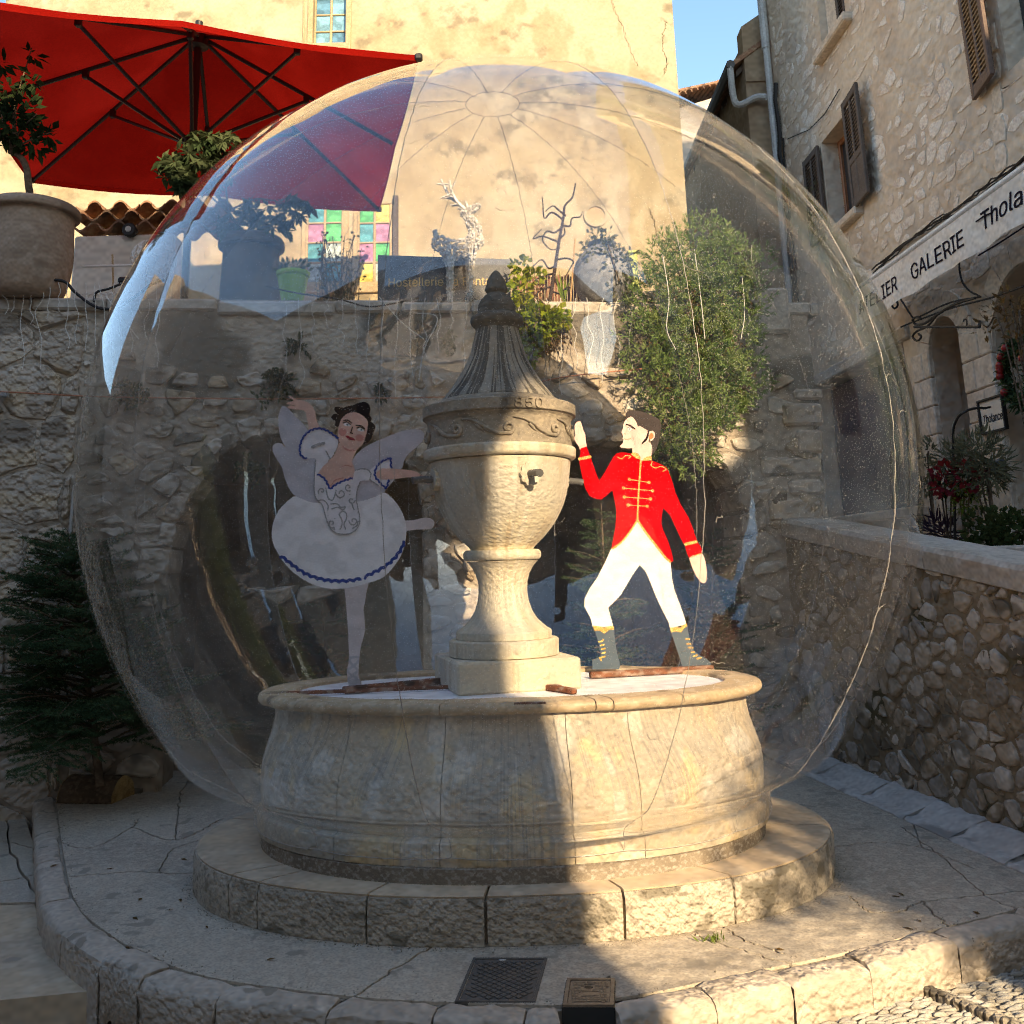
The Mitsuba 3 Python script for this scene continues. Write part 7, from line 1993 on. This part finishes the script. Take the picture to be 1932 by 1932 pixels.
bush_of('rim_plant', 'small leafy plant on the gallery steps just behind the bubble rim', [((1752, 850), 0.08, 40), ((1752, 915), 0.08, 40), ((1760, 885), 0.06, 20)], 'leaf_olive', 0.07, 0.2, 109, X_=4.0)
tr = thing('plant_hoop', 'thin black metal hoop arching over the plants before the gallery', 'hoop')
part(tr, 'hoop_rod', tube(spline([at(1802, 1030, X=3.7), at(1800, 900, X=3.7), at(1798, 820, X=3.7), at(1806, 790, X=3.7), at(1822, 776, X=3.75), at(1842, 770, X=3.9), at(1860, 770, X=4.1)], 40), 0.011, 6), 'black_metal', True)
part(tr, 'hook_end', tube([at(1860, 770, X=4.1), at(1868, 768, X=4.2)], 0.01, 6), 'black_metal')
for k, (u0, u1, v0, v1) in enumerate(((1752, 1830, 985, 1008), (1756, 1830, 1008, 1030))):
    pass
st_ = thing('gallery_steps', 'low stone steps up to the gallery door, hung behind the plants', 'steps')
for k in range(2): part(st_, 'step', FF.box(fh(1742, 1000)[0], big0, 1.48, 1.66 - 0.0 + 0.0 + (0.12 if k else 0), 0.06 if k else 0.4, 0.4 if k else 0.75, 0.02), 'facade_dressed')
sl = thing('planter_ledge', 'pale stone ledge under the ivy at the right edge', 'ledge')
part(sl, 'ledge_stone', cbox((3.42, 6.6, 1.57), (0.35, 1.6, 0.12), 0.02), 'cap_stone')
# olive sprig at the window
os_ = thing('window_sprig', 'small olive sprig in front of the left window shutter of the stone house', 'plant')
P, D = [], []
g = rng(111)
for (u, v) in ((1530, 350), (1536, 362), (1542, 352), (1526, 358)):
    p, d = blob_points(at(u, v, X=4.3), (0.06, 0.06, 0.06), 8, g, 0.2); P.append(p); D.append(d + [0, 0, 0.3])
part(os_, 'foliage', leaves(np.vstack(P), np.vstack(D), 0.08, 0.12, g), 'leaf_olive')
part(os_, 'stem', tube([at(1534, 385, X=4.35), at(1534, 352, X=4.3)], 0.006, 4), 'bark')

# ---- wires, lights and boxes on the terrace wall
wc = thing('black_cable', 'black cable drooping along the top of the wall at left', 'cable')
wp = lambda u, v, d: (lambda p: WF(p[0], p[1], d))(WF.hit(u, v, d))
part(wc, 'strand', tube(spline([wp(u, v, 0.09) for u, v in ((-10, 520), (60, 528), (118, 530), (140, 550), (168, 572), (195, 583), (225, 578), (255, 560), (285, 537), (310, 528))], 60), 0.013, 6), 'wire_black', True)
part(wc, 'strand', tube(spline([wp(u, v, 0.08) for u, v in ((178, 570), (182, 552), (205, 545), (228, 536), (245, 532))], 30), 0.010, 6), 'wire_black', True)
part(wc, 'plug', cbox(wp(235, 529, 0.03), (0.1, 0.05, 0.05), 0.012), 'wire_black')
part(wc, 'strand', tube(spline([wp(u, v, 0.09) for u, v in ((500, 540), (560, 553), (640, 565), (690, 578), (730, 575), (790, 562))], 40), 0.007, 5), 'wire_black', True)
ow = thing('orange_wire', 'thin faded orange wire strung level along the whole wall', 'wire')
part(ow, 'strand', tube(spline([wp(u, v, 0.13) for u, v in ((-20, 738), (60, 742), (180, 748), (400, 752), (640, 752), (900, 745), (1060, 712), (1220, 695))], 60), 0.006, 5), 'wire_orange', True)
part(ow, 'clip', cbox(wp(8, 744, 0.08), (0.07, 0.04, 0.05), 0.008), 'grey_plastic')
ic = thing('icicle_lights', 'curtain of thin white icicle light strings hanging down the wall', 'light string')
g = rng(113)
for u in list(range(8, 300, 17)) + list(range(540, 1250, 26)):
    v0_ = 533 if u < 400 else 562
    v1_ = v0_ + g.uniform(50, 190)
    q = [wp(u + g.normal(0, 3), v, 0.11) for v in np.linspace(v0_, v1_, 7)]
    part(ic, 'strand', tube(spline(q, 18), 0.0026, 4), 'wire_white')
for q in ([(200, 560), (225, 590), (250, 625), (262, 640)], [(780, 590), (825, 600), (800, 660), (790, 720)], [(715, 560), (760, 610), (800, 640)], [(1250, 480), (1262, 560), (1258, 620), (1275, 660)], [(1310, 470), (1322, 560), (1330, 640)], [(1400, 520), (1405, 590), (1398, 640)]):
    off = 0.11 if q[0][0] < 1200 else 0.46
    part(ic, 'strand', tube(spline([wp(u, v, off) for u, v in q], 24), 0.004, 4), 'wire_white', True)
eb = thing('junction_box', 'pale grey plastic junction box on the wall behind the left fir', 'box')
q = WF.hit(132, 1062)
part(eb, 'case', WF.box(q[0] - 0.06, q[0] + 0.07, q[1] - 0.08, q[1] + 0.08, 0.02, 0.11, 0.012), 'grey_plastic')
part(eb, 'cover', WF.box(q[0] - 0.05, q[0] + 0.06, q[1] - 0.07, q[1] + 0.07, 0.111, 0.122, 0.006), 'grey_plastic')
part(eb, 'conduit', WF.tube([(q[0], q[1] + 0.08, 0.06), (q[0] + 0.01, q[1] + 0.6, 0.07)], 0.012, 6), 'grey_plastic')

# ---- covers in the paving
mh = thing('manhole_cover', 'square dark iron manhole cover with a chequered plate in the paving', 'manhole cover')
q4 = np.array([at(u, v, Z=0.0)[:2] for u, v in ((858, 1892), (1010, 1892), (1033, 1809), (893, 1809))])
G4 = Polygon(q4)
part(mh, 'frame', extrude(G4.difference(G4.buffer(-0.012)), -0.01, 0.005, plat_f), 'cast_iron')
part(mh, 'plate', extrude(G4.buffer(-0.014), -0.01, 0.0015, plat_f), 'cast_iron')
inn = G4.buffer(-0.02)
stud = []
for i, x in enumerate(np.arange(-0.4, 0.3, 0.019)):
    for j, y in enumerate(np.arange(3.9, 4.6, 0.019)):
        if (i + j) % 2 == 0:
            p_ = affinity.rotate(sbox(x - 0.0108, y - 0.0108, x + 0.0108, y + 0.0108), 45)
            if inn.contains(p_): stud.append(p_)
k2 = part(mh, 'lozenges', cat([extrude(p_, 0.0013, 0.0055, plat_f) for p_ in stud]), 'cast_iron'); tag(k2, kind='stuff')
part(mh, 'badge', extrude(affinity.scale(Point(at(948, 1815, Z=0)[:2]).buffer(0.012), 1.3, 0.7), 0.005, 0.008, plat_f), 'grey_plastic')
wb_ = thing('meter_hatch', 'small bronze coloured ribbed hatch set on a dark box in the kerb', 'hatch')
q4 = np.array([at(u, v, Z=0.0)[:2] for u, v in ((1062, 1903), (1158, 1903), (1160, 1852), (1070, 1852))])
G4 = Polygon(q4)
part(wb_, 'box', extrude(G4.buffer(0.004), -0.42, 0.004, plat_f), 'dark_box')
part(wb_, 'frame', extrude(G4.difference(G4.buffer(-0.014)), 0.0045, 0.013, plat_f), 'bronze_iron')
part(wb_, 'lid', extrude(G4.buffer(-0.016), 0.0045, 0.009, plat_f), 'bronze_iron')
inn = G4.buffer(-0.02); x0, y0, x1, y1 = inn.bounds
hole = affinity.scale(Point((x0 + x1) / 2, y0 + (y1 - y0) * 0.7).buffer(0.013), 1.3, 0.9)
lab = sbox(x0 + (x1 - x0) * 0.28, y0 + (y1 - y0) * 0.3, x0 + (x1 - x0) * 0.72, y0 + (y1 - y0) * 0.48)
ribs = []
for x in np.arange(x0, x1, 0.0135):
    for y in np.arange(y0, y1, 0.0135):
        p_ = sbox(x + 0.0015, y + 0.002, x + 0.012, y + 0.0115)
        if inn.contains(p_) and not p_.intersects(hole.buffer(0.006)) and not p_.intersects(lab): ribs.append(p_)
k2 = part(wb_, 'ribs', cat([extrude(p_, 0.0088, 0.0125, plat_f) for p_ in ribs]), 'bronze_iron'); tag(k2, kind='stuff')
part(wb_, 'keyhole', extrude(hole, 0.0092, 0.0102, plat_f), 'wire_black')
part(wb_, 'name_plate', extrude(lab.buffer(-0.003), 0.0088, 0.0115, plat_f), 'bronze_iron')
part(wb_, 'handle', tube([np.array([(x0 + x1) / 2 + 0.008 * math.cos(a), y0 + (y1 - y0) * 0.83 + 0.02 * math.sin(a), 0.012]) for a in np.linspace(-0.3, math.pi + 0.3, 9)], 0.003, 5), 'bronze_iron')
# ---- litter: a few fallen leaves and fir twigs
lt_ = K('leaf_litter')
g = rng(117)
c = [at(u, v, Z=0.004) for u, v in ((395, 1690), (590, 1770), (245, 1790), (340, 1695), (200, 1640), (1680, 1690), (1850, 1725), (340, 1620), (640, 1700), (250, 1730), (1460, 1790), (500, 1812), (110, 1630))]
P = np.vstack([np.array(c)] + [np.array([x_, y_, 0.004]) for x_, y_ in zip(g.uniform(-2.3, 2.2, 26), g.uniform(4.6, 6.2, 26)) if plat.contains(Point(x_, y_)) and ((x_ + .06) / 1.8) ** 2 + ((y_ - 5.7) / 1.25) ** 2 > 1])
add(lt_, leaves(P, g.normal(0, 1, (len(P), 3)) * [1, 1, 0.05], 0.05, 0.16, g, up=2), 'leaf_brown')
tag(lt_, 'few small fallen leaves scattered over the paving', 'leaves', kind='stuff')
# ---- tree at the corner behind the camera, whose leaves break up the sun at right
ct_ = thing('street_tree', 'small leafy tree behind the camera at the corner of the right house', 'tree')
tb = np.array([5.75, -4.4, -0.42])
part(ct_, 'trunk', tube(spline([tb, tb + [-0.1, 0, 2.2], tb + [-0.4, -0.1, 4.2], tb + [-0.6, -0.1, 5.2]], 20), np.linspace(0.12, 0.05, len(spline([tb, tb, tb, tb], 20))), 8), 'bark', True)
P, D = [], []
g = rng(119)
for cx_, cz_, r, n_ in ((5.2, 4.65, 0.42, 170), (4.85, 4.42, 0.24, 60), (5.5, 4.9, 0.4, 150), (5.0, 4.75, 0.3, 60), (5.35, 4.35, 0.3, 90), (5.6, 5.5, 0.4, 140), (4.62, 4.33, 0.16, 22), (5.15, 5.1, 0.24, 24), (5.6, 4.2, 0.4, 120)):
    p, d = blob_points((cx_ - 0.15, -4.45, cz_), (r, 0.35, r), n_, g, 0.2); P.append(p); D.append(d + g.normal(0, 0.6, d.shape))
    e = np.array([cx_ - 0.15, -4.45, cz_])
    part(ct_, 'branch', tube(spline([tb + [-0.35, 0, 4.0], (tb + [-0.3, 0, 4.6] + e) / 2, e], 10), np.linspace(0.03, 0.008, len(spline([tb, tb, tb], 10))), 5), 'bark', True)
part(ct_, 'crown', leaves(np.vstack(P), np.vstack(D), 0.15, 0.22, g), 'leaf_dark')


# ---- grit and crumbs of stone along the kerb, the step and the joints
g = rng(121)
ms = []
def crumb(x, y, z, r):
    b_ = trimesh.creation.icosphere(0, r); v = np.asarray(b_.vertices) * g.uniform(0.6, 1.2, (12, 3)) + [x, y, z + r * 0.3]
    ms.append(mesh(v, b_.faces))
for _ in range(420):
    s_v = g.uniform(0.2, K_L[-1] - 0.3); c_, n2_ = kerb_pt(np.array([s_v])); o_ = KERB_W + abs(g.normal(0.01, 0.03))
    crumb(c_[0, 0] + n2_[0, 0] * o_, c_[0, 1] + n2_[0, 1] * o_, 0.0, g.uniform(0.0012, 0.0045))
for _ in range(420):
    a = g.uniform(math.pi, 2 * math.pi); rr_ = 1 + abs(g.normal(0, 0.02)) + 0.004
    crumb(FC[0] + SA * rr_ * np.sign(math.cos(a)) * abs(math.cos(a)) ** (2 / 2.15), FC[1] - SB_ * rr_ * abs(math.sin(a)) ** (2 / 2.15), 0.0, g.uniform(0.0015, 0.005))
for c_ in CR:
    q = spline([at(u, v, Z=0)[:2] for u, v in c_], 40)
    for _ in range(30):
        p_ = q[g.integers(len(q))] + g.normal(0, 0.015, 2); crumb(p_[0], p_[1], 0.0, g.uniform(0.001, 0.004))
for _ in range(500):
    p_ = (g.uniform(-2.6, 2.4), g.uniform(4.1, 7.6))
    if plat.contains(Point(p_)) and ((p_[0] + .06) / 1.75) ** 2 + ((p_[1] - 5.7) / 1.2) ** 2 > 1: crumb(p_[0], p_[1], 0.0, g.uniform(0.0008, 0.003))
gk_ = K('grit'); add(gk_, cat(ms), 'earth'); tag(gk_, 'fine grit and crumbs of stone scattered over the paving', 'grit', kind='stuff')
